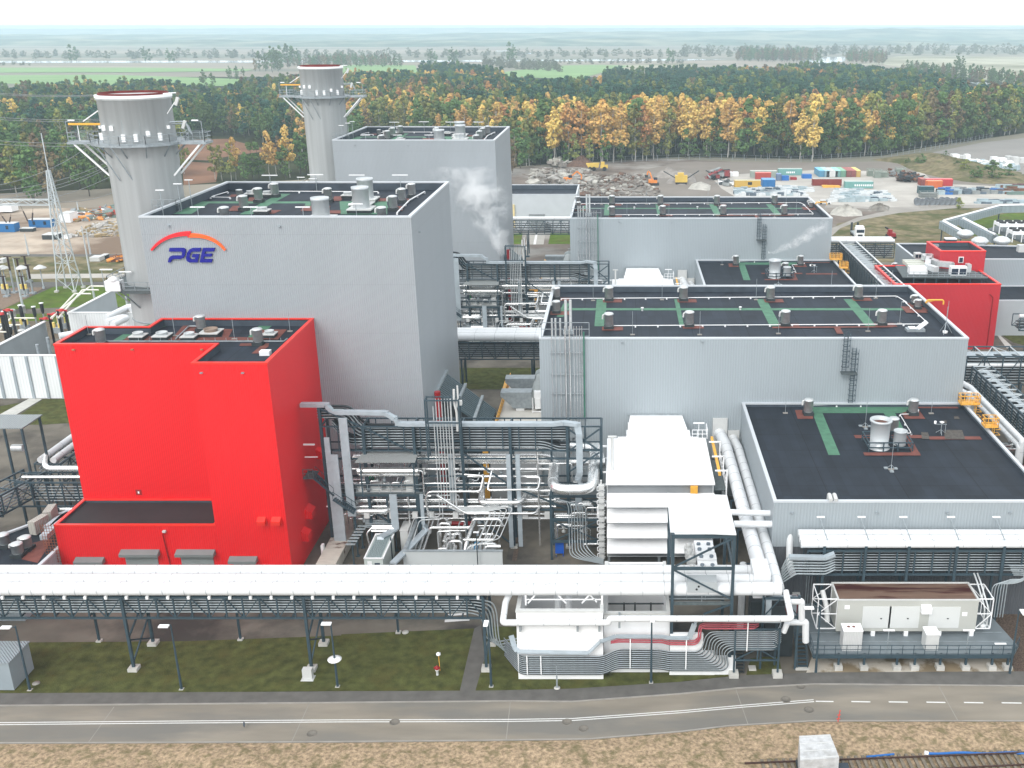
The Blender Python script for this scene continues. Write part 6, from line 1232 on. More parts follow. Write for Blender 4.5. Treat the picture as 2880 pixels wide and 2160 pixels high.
def street_lamp(label,bx,by,h,dx=-.0,dy=0,arm=.8,thick=.13):
 t=thing('street_lamp',label,'street lamp',(bx,by,0),'street lamps');m=M();m.lathe(bx,by,[(thick,0),(thick*.9,1.2),(thick*.5,h)],8);m.tube([(bx,by,h-.2),(bx+dx*.5,by+dy*.5,h),(bx+dx,by+dy,h)],.04,5);m.build('pole',STEEL,t);m=M();m.ob((bx+dx,by+dy,h+.03),(.9 if abs(dx)>abs(dy) else .42,.42 if abs(dx)>abs(dy) else .9,.13));m.build('lamp_head',WHITE,t);m=M();m.box(bx-.2,by-.2,0,bx+.2,by+.2,.08);m.build('base_plate',CONCL,t);return t
for (k,x,y,k2,x2,y2,w_) in ((7,1177,1150,7,1070,730,'in the lawn between the two bridge trestles'),(7,2188,1133,7,2120,714,'right of the middle trestle, with a round collar'),(7,195,1155,7,50,738,'at the far left by the small shed'),(8,972,1132,8,940,712,'beside the footpath and the tray bundle'),(8,2007,1107,8,2015,685,'in front of the white enclosures'),(9,862,1043,9,815,612,'left of the container platform'),(9,2118,1050,9,2200,640,'right of the container platform')):
 bx,by=G(k,x,y);hx,hz=VY(k2,x2,y2,by);o=street_lamp('street lamp '+w_,bx,by,max(6,min(8,hz)),max(-1.3,min(1.3,hx-bx)),-.3)
x,y=G(7,2188,1133);m=M();m.lathe(x,y,[(.15,3.0),(.62,3.0),(.66,3.1),(.4,3.2),(.15,3.22)],14);solo(m,'pole_collar',WHITE,'round white collar on the lamp pole right of the middle trestle','collar')
x,y=G(7,1997,1082);m=M();m.box(x-.45,y-.2,.1,x+.45,y+.35,1.15);m.box(x-.6,y-.45,0,x+.6,y+.5,.08);solo(m,'cable_cabinet',OFFW,'pale cable cabinet at the foot of the middle trestle','cabinet')
x,y=G(8,623,1058);t=thing('hydrant','red and white hydrant standing in the lawn','hydrant',(x,y,0));m=M();m.lathe(x,y,[(.12,0),(.12,.55),(.2,.58),(.2,.7)],10);m.build('foot',WHITE,t);m=M();m.lathe(x,y,[(.2,.7),(.2,.95),(.08,1.0),(.05,1.1)],10);m.ob((x,y,.85),(.6,.16,.16));m.build('body',REDP,t)
x,y=G(8,640,1030);t=thing('marker_post','thin post with a white cap behind the hydrant','post',(x,y,0));m=M();m.beam((x,y,0),(x-.05,y,1.9),.05);m.build('post',YEL,t);m=M();m.lathe(x-.05,y,[(.22,1.85),(.22,2.0),(0,2.15)],12);m.build('cap',WHITE,t)
x,y=G(8,1398,1145);t=thing('antenna_post','small grey post with a whip antenna on a round base before the left white enclosure','post',(x,y,0));m=M();m.lathe(x,y,[(.3,0.0),(.3,.12),(0,.13)],14);m.build('base',CONCL,t);m=M();m.beam((x,y,.1),(x,y,1.4),.14);m.beam((x,y,1.4),(x,y,2.6),.05);m.build('post',ZINC,t)
x,y=G(8,415,783);m=M();m.lathe(x,y,[(.35,.05),(.35,.12),(0,.14)],10);solo(m,'drain_cover',CONCL,'small pale round cover by the rear edge of the lawn','cover')
x,y=G(7,235,1113);m=M();m.lathe(x,y,[(.35,.05),(.35,.1),(0,.11)],10);solo(m,'drain_cover',CONC,'small grey round cover in the lawn by the shed','cover')
t=thing('metal_shed','small grey metal shed with ribbed lid cut off by the left edge','shed',(-56,79.6,0));a=G(7,95,1160);b=G(7,162,1085);m=M();hh=3.0
dx,dy=b[0]-a[0],b[1]-a[1];m.prism([a,(a[0]-4,a[1]),(a[0]-4 ,a[1]+3.4),(a[0] ,a[1]+3.4)],.1,hh);m.build('body',mat('shed_grey',(.36,.42,.46),.5,var=.06),t)
m=M();m.box(a[0]-4.1,a[1]-.1,hh,a[0]+.1,a[1]+3.5,hh+.15);m.build('roof',ribbed('shed_roof',(.40,.46,.50),.3,.04),t)
t=thing('covered_trailer','white tarpaulin-covered trailer parked beside the rails','trailer',(14.5,68,0));a=G(9,750,1600,.3);
zz=2.9;A=G(9,755,1450,zz);B=G(9,955,1440,zz);C=G(9,1015,1590,zz);D=G(9,762,1610,zz)
m=M();P=[D,C,B,A];o_=len(m.v)
m.add([(p[0],p[1],.7) for p in P]+[(p[0],p[1],zz) for p in P],[(4,5,6,7),(0,1,5,4),(1,2,6,5),(2,3,7,6),(3,0,4,7)]);m.build('tarpaulin',mat('white_tarp',(.60,.61,.62),.5,var=.16,scale=2.5,bump=.6,bscale=1.6,col2=(.42,.42,.41),c2lo=.5,c2hi=.7),t)
m=M()
for f in (.05,.35,.65,.95):
 L_0=Vector(D).lerp(Vector(A),f);R_0=Vector(C).lerp(Vector(B),f);m.beam((L_0.x,L_0.y,zz+.02),(R_0.x,R_0.y,zz+.02),.06,.05)
m.build('strap',OFFW,t);m=M();m.box(D[0]+.2,D[1]+.2,.35,C[0]-.1,A[1]-.3,.7);m.build('chassis',STEEL2,t)
for x in (D[0]+.3,C[0]-.5):
 for y in (D[1]+1.0,A[1]-1.2): m=M();m.tube([(x,y,.45),(x+.25,y,.45)],.45,14);m.build('wheel',BLACK,t)
t=thing('person','worker in a yellow-green high-visibility vest standing at the trailer corner','person',(0,0,0));px_,py_=G(9,902,1720);t.location=(px_,py_,0);ORG[t.name]=(px_,py_,0)
def figure(t,px_,py_):
 me=bpy.data.meshes.new('body');J=[(0,0,.95),(0,0,1.2),(0,0,1.45),(0,0,1.55),(0,.02,1.68),(0,.01,1.80),(-.21,0,1.45),(-.27,-.02,1.17),(-.25,-.12,.92),(.21,0,1.45),(.27,-.02,1.17),(.25,-.12,.92),(-.1,0,.92),(-.11,-.02,.5),(-.12,.02,.08),(-.12,-.14,.04),(.1,0,.92),(.11,.03,.5),(.12,.05,.08),(.12,-.11,.04),(-.25,-.18,.84),(.25,-.18,.84)]
 E_=[(0,1),(1,2),(2,3),(3,4),(4,5),(2,6),(6,7),(7,8),(2,9),(9,10),(10,11),(0,12),(12,13),(13,14),(14,15),(0,16),(16,17),(17,18),(18,19),(8,20),(11,21)]
 rad=[.16,.15,.17,.06,.095,.08,.075,.055,.04,.075,.055,.04,.1,.075,.05,.045,.1,.075,.05,.045,.04,.04]
 me.from_pydata(J,E_,[]);me.materials.append(mat('work_trousers',(.06,.07,.12),.8))
 o=bpy.data.objects.new('body',me);sc.collection.objects.link(o);o.parent=t;md=o.modifiers.new('skin','SKIN')
 for i,r in enumerate(rad): me.skin_vertices[0].data[i].radius=(r,r)
 me.skin_vertices[0].data[0].use_root=True
 s=o.modifiers.new('sub','SUBSURF');s.levels=1;s.render_levels=2
 m=M();x,y=px_,py_
 m.add([],[]);m.lathe(x,y,[(.19,.88),(.205,1.05),(.22,1.35),(.17,1.5),(.08,1.53)],14);m.build('vest',mat('hi_vis_vest',(.62,.80,.06),.7),t)
 m=M();m.lathe(x,y+.01,[(.135,1.77),(.13,1.84),(.08,1.91),(0,1.93)],14);m.build('helmet',WHITE,t)
figure(t,px_,py_)
RAILM=mat('rusty_rail',(.09,.05,.04),.6,.3,var=.3,scale=3);SLP=mat('old_sleeper',(.20,.17,.13),.9,var=.3,scale=2)
ra0,ra1=G(9,400,1648,.2),G(9,2300,1576,.2);rb0,rb1=G(9,700,1735,.2),G(9,2300,1652,.2)
t=thing('railway_track','rusty railway track with pale sleepers in the lower right corner','railway track',(20,68,0));
def ext(a,b,f): return (a[0]+(b[0]-a[0])*f,a[1]+(b[1]-a[1])*f)
for a,b in ((ra0,ra1),(rb0,rb1)): m=M();q=ext(a,b,-.3);m.beam((*(a if a is ra0 else q),.52),(*b,.52),.09,.16);m.build('rail',RAILM,t)
d=Vector((ra1[0]-ra0[0],ra1[1]-ra0[1])).normalized();nn=Vector((-d.y,d.x));L=(Vector(ra1)-Vector(ra0)).length
for k in range(int(L/.62)):
 p=Vector(ra0)+d*(k*.62+.3)
 if p.x>12: m=M();a=p+nn*.5;b=p-nn*2.4;m.beam((a.x,a.y,.40),(b.x,b.y,.40),.26,.14);m.build('sleeper',SLP,t)
m=M();m.tube([(*G(9,1190,1590,.4),.45),(*G(9,1370,1573,.4),.45)],.10,6);solo(m,'blue_hose',BLUEC,'short blue hose piece lying left of the long one','hose')
m=M();pts=[(*G(9,x,1568+4*math.sin(x*.02),.4),.46) for x in range(1590,2330,60)];m.tube(pts,.13,6,bend=.2);solo(m,'blue_hose',BLUEC,'long blue hose lying along the rails','hose')
m=M();m.tube([pts[0],(pts[0][0]-.3,pts[0][1]+.05,.5)],.2,6);solo(m,'hose_sleeve',WHITE,'white sleeve at the left end of the long blue hose','sleeve')
t=thing('dark_cabinet','dark blue-grey box lid beside the trailer at the bottom edge','box',(16,62,0));A=G(9,915,1625,1.2);B=G(9,1040,1625,1.2);m=M();m.box(A[0],A[1]-2.5,.2,B[0]+.4,A[1],1.2);m.build('box',mat('slate_blue_lid',(.04,.055,.075),.6),t)
x,y=G(9,1005,1365);t=thing('marker_stake','thin red and white stake on the verge by the road edge','stake',(x,y,0));m=M();m.beam((x,y,.1),(x+.12,y,1.35),.06);m.beam((x-.15,y,.4),(x+.2,y,.45),.05);m.beam((x-.1,y,.8),(x+.2,y,.85),.05);m.build('stake',mat('signal_red',(.75,.06,.04)),t)
x,y=G(7,1585,1400);t=thing('bird','small dark bird crossing above the road','bird',(x,y,.5));m=M();m.ob((x,y,.4),(.12,.42,.1),.3);m.ob((x,y,.42),(.08,.16,.5),.3);m.build('body',mat('bird_grey',(.05,.07,.10)),t)
# LEFT: transformer pens, switchyard, mast
def pen(label,x0,x1,y0,y1,h,posts=0,wall2=None):
 t=thing('transformer_pen',label,'enclosure',((x0+x1)/2,y0,0),'white transformer pens');m=M();m.box(x0,y0,0,x1,y0+.35,h);m.build('front_wall',WHITE_SH,t)
 m=M();m.box(x0,y0+.35,0,x0+.35,y1,h);m.build('side_wall',wall2 or mat('pen_side_grey',(.40,.44,.46),.6,var=.08),t);m=M();m.box(x0-.1,y0-.1,h,x1,y0+.4,h+.15);m.box(x0-.1,y0+.4,h,x0+.5,y1,h+.15);m.build('coping',WHITE,t)
 for k in range(posts): x=x0+.6+k*(x1-x0-1)/max(1,posts-1);m=M();m.box(x-.2,y0-.22,0,x+.2,y0-.01,h);m.build('post',DUCT,t)
 return t
pen('open-backed white pen with pale posts at the left edge behind the red block',-106.5,-90.5,159.5,180.0,7.5,7)
pen('open-backed white pen farther back beside the foot of the nearer chimney',-105.1,-84,186.0,204.2,7.5,0,mat('pen_side_pale',(.58,.64,.67),.6,var=.04))
pen('pale pen between the units seen under the farther pipe bridge',-27,-9,243,250,3.2)
for i,(x,y) in enumerate(((645,880),(850,740))): a=G('i',x,y,9.0);pipe(('left','right')[i]+' grey upright pipe inside the left white pen',[(a[0],a[1]+1.0,1),(a[0],a[1]+1.0,8.6)],.28,ZINC,n=10,un=False)
for i,pts in enumerate(([(690,400),(850,322),(855,345)],[(690,430),(780,400),(825,400),(730,445)],[(860,335),(918,335)],[(385,520),(470,505)])):
 P=[(*G(4,x,y,8.2),8.2) for x,y in pts];pipe(('upper white pipe slanting over the farther white pen','lower white pipe zigzagging over the farther white pen','short white pipe by the chimney foot over the pen','white pipe end poking from behind the red block')[i],P,.6,WHITEP,n=12,un=False)
def lattice(m,bx,by,prof,w=.16):
 """four-legged lattice: prof = [(z, half width)]"""
 for (z0,a0),(z1,a1) in zip(prof,prof[1:]):
  n=max(1,round((z1-z0)/max(1.3,(a0+a1)*1.1)));
  for k in range(n):
   t0,t1=k/n,(k+1)/n;za,zb=z0+(z1-z0)*t0,z0+(z1-z0)*t1;wa,wb_=a0+(a1-a0)*t0,a0+(a1-a0)*t1
   C0=[(bx-wa,by-wa,za),(bx+wa,by-wa,za),(bx+wa,by+wa,za),(bx-wa,by+wa,za)];C1=[(bx-wb_,by-wb_,zb),(bx+wb_,by-wb_,zb),(bx+wb_,by+wb_,zb),(bx-wb_,by+wb_,zb)]
   for i in range(4): j=(i+1) % 4;m.beam(C0[i],C1[i],w);m.beam(C0[i],C1[j],w*.42) if (k+i) % 2 else m.beam(C0[j],C1[i],w*.42);m.beam(C1[i],C1[j],w*.4)
MAST=mat('mast_zinc',(.62,.67,.69),.5,.3,var=.1)
mx_,my_=-130.2,233.3
t=thing('lattice_mast','tall tapering lattice mast with a needle top at the left edge of the plant','mast',(mx_,my_,0));m=M();lattice(m,mx_,my_,[(0,2.1),(6.8,1.5),(21,.7),(28,.28)],.22);m.build('lattice',MAST,t);m=M();m.beam((mx_,my_,28),(mx_,my_,36.3),.16);m.build('needle',MAST,t)
m=M()
for sx,sy in ((-1,-1),(1,-1),(1,1),(-1,1)): m.box(mx_+sx*2.1-.4,my_+sy*2.1-.4,0,mx_+sx*2.1+.4,my_+sy*2.1+.4,.5)
m.build('footing',CONCL,t)
t=thing('gantry_beam','pale lattice gantry beam reaching left from the tall mast','gantry',(-142,my_,20.5));m=M();x0,x1=-160,mx_-.7
n=14
for k in range(n):
 a=x1+(x0-x1)*k/n;b=x1+(x0-x1)*(k+1)/n
 for y in (-.7,.7):
  m.beam((a,my_+y,21.4),(b,my_+y,21.4),.16);m.beam((a,my_+y,20.2),(b,my_+y,20.2),.16);m.beam((a,my_+y,21.4 if k % 2 else 20.2),(b,my_+y,20.2 if k % 2 else 21.4),.1)
 m.beam((a,my_-.7,21.4),(b,my_+.7,21.4),.1)
m.build('lattice',MAST,t)
INS=mat('brown_insulator',(.045,.022,.018),.35,0,var=.2)
for i,(x1_,y1_,x2_,y2_) in enumerate(((290,195,395,415),(465,230,455,410),(0,300,90,430),(155,310,135,430))):
 a=VY('h',x1_,y1_,my_);b=VY('h',x2_,y2_,my_-1);m=M();a3=Vector((a[0],my_,a[1]));b3=Vector((b[0],my_-1,b[1]));m.tube([a3.lerp(b3,.35),b3],.16,6);m.tube([a3,b3],.04,4);solo(m,'insulator_string',INS,'dark insulator string under the lattice gantry, number %s' % ['three','four','one','two'][i],'insulator','insulator strings under the gantry')
WIRE=mat('wire',(.30,.32,.33),.5,.3)
def wire(label,A,B,sag,r=.055):
 A=Vector(A);B=Vector(B);m=M();P=[]
 for k in range(17): u=k/16;p=A.lerp(B,u);p.z-=sag*4*u*(1-u);P.append(p)
 m.tube(P,r,4,bend=0.01,cap=False);return solo(m,'power_line',WIRE,label,'power line','overhead power lines')
for i,(ya,yb_) in enumerate(((1205,925),(1230,1015),(1262,1040),(1290,1055),(1330,1120),(1312,1230))):
 a=VY(1,0,ya,250);X=VY(1,600 if i==0 else 760,yb_,330)
 if i==5: a=VY(1,350,1308,236);wire('thin power line from the mast top rising behind the chimney',(a[0],236,a[1]),(VY(1,775,yb_,262)[0],262,VY(1,775,yb_,262)[1]),1.0,.06)
 else: wire('thin power line slanting up behind the tall mast, number %s from the top' % ['one','two','three','four','five'][i],(a[0]-3,249,a[1]-.2),(X[0],330,X[1]),2.2,.07)
for i,y in enumerate((603,612,760,774,912,935)):
 a=VY(1,-40,y-2,330);b=VY(1,700 if i<2 else 730,y+(4 if i % 2 else 8),330);wire('level power line crossing before the left wood, number %s from the top' % ['one','two','three','four','five','six'][i],(a[0],330,a[1]),(b[0],330,b[1]),.6,.075)
def G4(x,y): return G(4,x,y)
POR=INS;apps=[(18,210,3.4),(95,240,5.4),(145,200,3.6),(215,245,3.6),(45,265,1.6),(165,265,1.6),(190,170,3.2),(10,150,3.4)]
for i,(x,y,h) in enumerate(apps):
 X,Y=G4(x,y);t=thing('switch_pole','brown insulator column on a pale stand in the far switchyard','insulator',(X,Y,0),'insulator columns in the far switchyard');m=M();m.beam((X,Y,0),(X,Y,h),.3);m.box(X-.6,Y-.6,0,X+.6,Y+.6,.4);m.build('stand',ZINC,t);m=M();m.tube([(X,Y,h),(X,Y,h+3.2)],.22,8);m.box(X-.8,Y-.1,h+3.2,X+.8,Y+.1,h+3.4);m.build('column',INS,t)
for i,(xt,yt,yb2) in enumerate(((20,68,200),(140,68,200),(262,66,212))):
 X,Y=G4(xt+22,yb2);hh=VY(4,xt,yt,Y)[1];t=thing('corona_lamp','pole with a flat star-shaped head in the far switchyard, number %s from the left' % ['one','two','three'][i],'pole',(X,Y,0),'star-headed poles');m=M();m.lathe(X,Y,[(.3,0),(.3,.5),(.13,.6),(.11,hh-.6)],8);m.build('pole',ZINC,t);m=M();m.lathe(X,Y,[(.15,hh-.6),(1.5,hh-.5),(1.4,hh-.35),(.3,hh+.3),(0,hh+.3)],8);m.build('head',OFFW,t)
for i,(x,y) in enumerate(((45,245),(165,245),(1,470),(60,478),(170,480),(410,470),(380,500))):
 X,Y=G4(x,y);t=thing('yellow_cap_unit','small transformer with yellow-capped posts in the switchyard','transformer',(X,Y,0),'yellow-capped units');m=M()
 for q in (-.7,.4): m.tube([(X+q,Y,1.2),(X+q,Y,2.3)],.28,8)
 m.build('cap',mat('pale_yellow',(.80,.62,.18),.5) if i==0 else bpy.data.materials['pale_yellow'],t);m=M();m.box(X-1,Y-.4,0,X+.8,Y+.4,1.2);m.build('base',ZINC,t)
for i,(k,xt,yt,xb,yb2) in enumerate((('i',480,130,505,700),('i',640,160,720,520),('i',800,90,870,450),('i',190,540,245,830),('i',460,400,520,660),('i',965,400,1010,560),('i',1120,320,1170,480),('i',70,250,110,470),('i',250,240,285,360),('i',1255,300,1320,400))):
 X,Y=G(k,xb,yb2);hh=min(8.5,VY(k,xt,yt,Y)[1]);t=thing('surge_arrester','black ribbed insulator bushing on a stand in the near switchyard','insulator',(X,Y,0),'black bushings in the near switchyard');m=M();m.beam((X,Y,0),(X,Y,hh*.45),.22);m.build('stand',ZINC,t);m=M();m.lathe(X,Y,[(.18,hh*.45),(.34,hh*.6),(.36,hh*.9),(.2,hh)],10);m.build('bushing',BLACK,t);m=M();m.lathe(X,Y,[(.45,hh),(.45,hh+.12),(0,hh+.2)],10);m.build('cap',WHITE,t)
for i,(x,y,yb2) in enumerate(((475,130,480),(300,210,640),(140,290,560),(1205,335,640),(420,600,700),(680,550,650))):
 X,Y=G('i',x+20,yb2+30);hh=min(6.5,VY('i',x,y,Y)[1]);t=thing('current_transformer','pale drum-headed transformer in the near switchyard, number %s' % ['three','two','one','five','four','six'][i],'transformer',(X,Y,0),'drum-headed transformers');m=M();m.beam((X,Y,0),(X,Y,hh-1.6),.4);m.build('stand',ZINC,t);m=M();m.lathe(X,Y,[(.5,hh-1.6),(.6,hh-1.4),(.6,hh-.3),(.68,hh-.28),(.6,hh),(0,hh+.05)],14);m.build('drum',OFFW,t)
RB_=mat('red_busbar',(.62,.03,.03),.5)
for i,(x0,x1,y) in enumerate(((-20,100,300),(60,250,228),(770,1000,390),(920,1180,305),(1090,1300,230))):
 X0,Z0=VY('i',x0,y,172+8*(i>1));X1_,_=VY('i',x1,y,172+8*(i>1));Y=172+8*(i>1);t=thing('disconnector','switch with a red cross arm in the near switchyard, number %s from the left' % ['one','two','three','four','five'][i],'switch',((X0+X1_)/2,Y,0),'red-armed switches');m=M();m.beam((X0,Y,Z0),(X1_,Y,Z0),.28);m.lathe((X0+X1_)/2,Y,[(.4,Z0-.1),(.4,Z0+.3),(0,Z0+.3)],8);m.build('arm',RB_,t);m=M()
 for x in (X0+.3,X1_-.3): m.beam((x,Y,0),(x,Y,Z0),.3)
 m.build('post',BLACK,t)
BUS=mat('cream_busbar',(.78,.76,.66),.45)
for i,pts in enumerate(([(870,1659),(1275,1332),(1500,1332)],[(930,1659),(1165,1384),(1395,1384)],[(850,1659),(1055,1438),(1285,1438)])):
 P=[(*G('h',x,y,9.0),9.0) for x,y in pts];P0=Vector(P[0])+(Vector(P[0])-Vector(P[1])).normalized()*6;pipe('cream busbar tube slanting up then level before the farther pen, %s' % ['rear','middle','front'][i],[tuple(P0)]+P,.16,BUS,name='busbar',cat='busbar',group='cream busbars',n=8,un=False)
for i,pts in enumerate(([(-30,640),(210,378),(670,378)],[(-60,510),(400,510)],[(-60,645),(120,648)])):
 P=[(*G('i',x,y,8.0),8.0) for x,y in pts];pipe('cream busbar tube over the near switchyard, %s' % ['rear','middle','front'][i],P,.15,BUS,name='busbar',cat='busbar',group='cream busbars over the near yard',n=8,un=False)
for i,(k,xt,yt,xb,yb2) in enumerate((('h',165,940,330,1659),('h',1160,480,1335,1500),('h',1200,520,1280,880),('h',345,590,405,890),('h',1088,130,1115,300),('h',1760,1340,1800,1600),('i',395,0,545,690),('h',1740,920,1770,1050))):
 if i==6: continue
 X,Y=G(k,xb,yb2);hh=VY(k,xt,yt,Y)[1];m=M();m.lathe(X,Y,[(.26,0),(.2,hh*.5),(.09,hh)],8);solo(m,'lightning_mast',MAST,'slender pale lightning pole, '+['left, before the mast','tall one right of the mast','thin, by the far road right of the mast','thin, by the far road left','thin, by the wood edge','short, beside the chimney foot','','thin, left of the chimney'][i],'pole','slender lightning poles')
def skip(label,k,x0,x1,y0,y1,d,mt,z0=0,wins=0,cat='container',nm='site_cabin'):
 a=G(k,x0,y1);b=G(k,x1,y1);Y=(a[1]+b[1])/2;h=VY(k,x0,y0,Y)[1];h=max(1.0,min(3.4,h));t=thing(nm,label,cat,((a[0]+b[0])/2,Y,0));m=M();m.box(a[0],Y,z0+.05,b[0],Y+d,h);m.build('body',mt,t);m=M();m.box(a[0]-.05,Y-.05,h,b[0]+.05,Y+d+.05,h+.12);m.build('roof',OFFW,t)
 for w_ in range(wins): x=a[0]+(b[0]-a[0])*(w_+.5)/wins;m=M();m.box(x-.4,Y-.04,.9,x+.4,Y,2.0);m.build('window',GLASS,t)
 return t
BC=ribbed('cabin_blue',(.02,.20,.52),.3,.03)
skip('blue site cabin with a dark doorway at the left edge','h',-200,215,450,570,3,BC,wins=2);skip('blue site cabin with a white logo panel under the gantry','h',415,720,395,505,3,BC,wins=2)
skip('white box body of a parked truck at the far left','h',-30,175,190,300,4,WHITE,.4);skip('tarpaulin-covered white stack right of the mast','h',850,1000,310,435,5,WHITE);skip('low dark trailer with white roof left of the mast','h',600,800,610,675,4,STEEL2);skip('low dark bins by the blue cabins','h',285,465,520,565,2,STEEL2);skip('small white tank box right of the mast','h',905,970,625,665,2,WHITE)
skip('white sheeted pallet by the far grass strip','h',1270,1410,935,985,3,OFFW);skip('blue-grey pallet by the far grass strip','h',1430,1500,925,950,2,STEEL2);skip('small white cabinet at the left edge of the grass strip','h',-20,50,960,1010,2,OFFW)
rj=random.Random(5)
JM=[mat('junk_rust',(.20,.09,.05),.9,var=.4),mat('junk_grey',(.30,.32,.32),.8,var=.3),mat('junk_red',(.55,.06,.04),.7),mat('junk_tan',(.40,.30,.16),.9,var=.3),WHITE,mat('junk_green',(.18,.26,.23),.8),STEEL2,mat('junk_orange',(.75,.28,.05),.7)]
def junk(m,x,y,s,z=0):
 if rj.random()<.5: m.ob((x,y,z+s*.25),(s*rj.uniform(.4,1.6),s*rj.uniform(.3,.9),s*rj.uniform(.15,.6)),rj.uniform(0,3.1),rj.uniform(-.3,.3),rj.uniform(-.3,.3))
 else: a=rj.uniform(0,3.1);L=s*rj.uniform(.6,1.6);m.beam((x,y,z+.15),(x+L*math.cos(a),y+L*math.sin(a),z+rj.uniform(.1,.9)*s*.5),s*.14)
def heap(label,k,pts,n,s,mats,nm='scrap_heap',cat='heap',h=0):
 P=[G(k,*p) for p in pts];m=M()
 for i in range(n):
  a,b,c=rj.random(),rj.random(),0;x=(P[0][0]*(1-a)+P[1][0]*a)*(1-b)+(P[3][0]*(1-a)+P[2][0]*a)*b;y=(P[0][1]*(1-a)+P[1][1]*a)*(1-b)+(P[3][1]*(1-a)+P[2][1]*a)*b
  m.cur=rj.randrange(len(mats));junk(m,x,y,s*rj.uniform(.5,1.3),rj.random()*h)
 o=m.build(nm,mats);tag(o,label,cat,None,'stuff');return o
heap('scattered scrap and timber by the left wood edge','h',[(1010,420),(1500,400),(1720,250),(1020,290)],240,2.2,[JM[i] for i in (0,1,1,3,4,5,7)]);heap('red beams and scrap right of the scattered timber','h',[(1500,380),(1740,340),(1740,220),(1400,240)],70,2.4,[JM[i] for i in (2,1,0,5)])
heap('white rubble spread left of the chimney','h',[(1000,640),(1820,640),(1780,380),(1300,470)],500,1.3,[mat('pale_rubble',(.45,.42,.38),.9,var=.2),mat('pale_rubble2',(.55,.53,.50),.9),JM[3]],'rubble','rubble');heap('yellow and brown sacks by the far grass strip','h',[(1560,990),(1760,990),(1740,930),(1580,930)],40,1.6,[JM[7],JM[0]])
def GJ(x,y,z=0): return G('j',x,y,z)
t=thing('pipe_bridge','slate steel pipe bridge running behind the foot of the red block at the left','pipe bridge',(-66,122,0));yq=112.5;zt=6.6;m=M()
truss(m,(-74,yq),(-62.6,yq),3.2,6.4,.16,1.9);truss(m,(-74,yq+3),(-62.6,yq+3),3.2,6.4,.14,1.9);m.build('truss',STEEL,t);m=M()
for x in (-73.5,-69.5,-63): m.beam((x,yq,0),(x,yq,3.2),.24);m.beam((x,yq+3,0),(x,yq+3,3.2),.24)
m.build('leg',STEEL,t)
for k in range(6): m=M();m.tube([(-73,yq+1,3.5+k*.38),(-62.6,yq+1,3.5+k*.38)],.07,5);solo(m,'cable_tray',TRAY,'thin tray in the bridge left of the red block, number %s' % ['one','two','three','four','five','six'][k],'cable tray','trays left of the red block')
pipe('upper silver pipe running into the left side of the red block',[(-71.8,yq+3.6,8.4),(-71.2,yq+2.0,7.4),(-62.6,yq+2.0,7.4)],.34,un=False);pipe('lower silver pipe running into the left side of the red block',[(-73.5,yq+1.0,6.7),(-62.6,yq+1.0,6.7)],.2,un=False);pipe('silver pipe low behind the annex left of the red block',[(-71,yq+.5,2.6),(-62.6,yq+.5,2.6)],.36,un=False)
def dbridge(label,P,Q,zt,h,wd,pipes,rr=.5):
 t=thing('pipe_bridge',label,'pipe bridge',(P[0],P[1],0));d=(Vector(Q)-Vector(P)).normalized();n_=Vector((-d.y,d.x))*wd/2;m=M()
 for s in (-1,1): truss(m,(P[0]+n_.x*s,P[1]+n_.y*s),(Q[0]+n_.x*s,Q[1]+n_.y*s),zt-h,zt,.16,2.2)
 L=(Vector(Q)-Vector(P)).length;k=0
 while k<=L: c=Vector(P)+d*k;m.beam((*(c-n_),zt),(*(c+n_),zt),.14);m.beam((*(c-n_),zt-h),(*(c+n_),zt-h),.14);k+=2.2
 m.build('truss',STEEL,t);m=M();k=2
 while k<L:
  c=Vector(P)+d*k
  for s in (-1,1): m.beam((*(c+n_*s),0),(*(c+n_*s),zt-h),.24)
  k+=10
 m.build('leg',STEEL,t)
 for i in range(pipes): off=n_*(1-2*(i+.5)/pipes);pipe(label.split(',')[0].replace('pipe bridge','bridge')+' pipe on top',[(P[0]+off.x,P[1]+off.y,zt+rr+.1),(Q[0]+off.x,Q[1]+off.y,zt+rr+.1)],rr,WHITEP,group='pipes on '+label[:30],n=12,un=False,bands=3)
 m=M()
 for i in range(5):
  off=n_*.7;z=zt-h+.3+i*(h-.5)/5;m.tube([(P[0]+off.x,P[1]+off.y,z),(Q[0]+off.x,Q[1]+off.y,z)],.08,5);m.tube([(P[0]-off.x,P[1]-off.y,z),(Q[0]-off.x,Q[1]-off.y,z)],.08,5)
 m.build('tray',TRAY,t);return t
dbridge('slate pipe bridge slanting away, left of the red block',(-73.5,119),(-73,150),6.0,2.6,3.4,2,.42)
dbridge('dark open pipe bridge coming toward the left edge, empty on top',(-78.5,96),(-73.5,116),6.4,2.4,3.2,0)
t=thing('roofed_frame','grey flat roof on four dark posts left of the red block','canopy',(-74,119,0));m=M();m.box(-79.0,115.6,12.2,-73.6,120.2,12.35);m.build('roof',ribbed('flat_grey',(.33,.37,.38),.3,.03),t);m=M()
for x in (-78.7,-73.9):
 for y in (115.9,119.9): m.beam((x,y,0),(x,y,12.2),.24)
m.build('post',STEEL,t)
m=M();m.tube([(-76.6,117.5,8.9),(-75.2,117.5,8.9)],.45,12);solo(m,'silver_tank',ALU,'short silver tank under the flat grey roof','tank')
LAx=hall('left_annex','low black-roofed annex with vents at the left foot of the red block','building',[(-82,92),(-62.55,92),(-62.55,109.5),(-66.5,109.5),(-70.5,104),(-74,101),(-82,101)],4.2,GREYT,CAPG,FELT_X,.4,t=.3,capw=.4)
zl=3.8
walklines(LAx,zl,(),[[GJ(130,1410,zl),GJ(330,1395,zl),GJ(480,1350,zl),GJ(560,1350,zl),GJ(400,1600,zl),GJ(230,1560,zl)]])
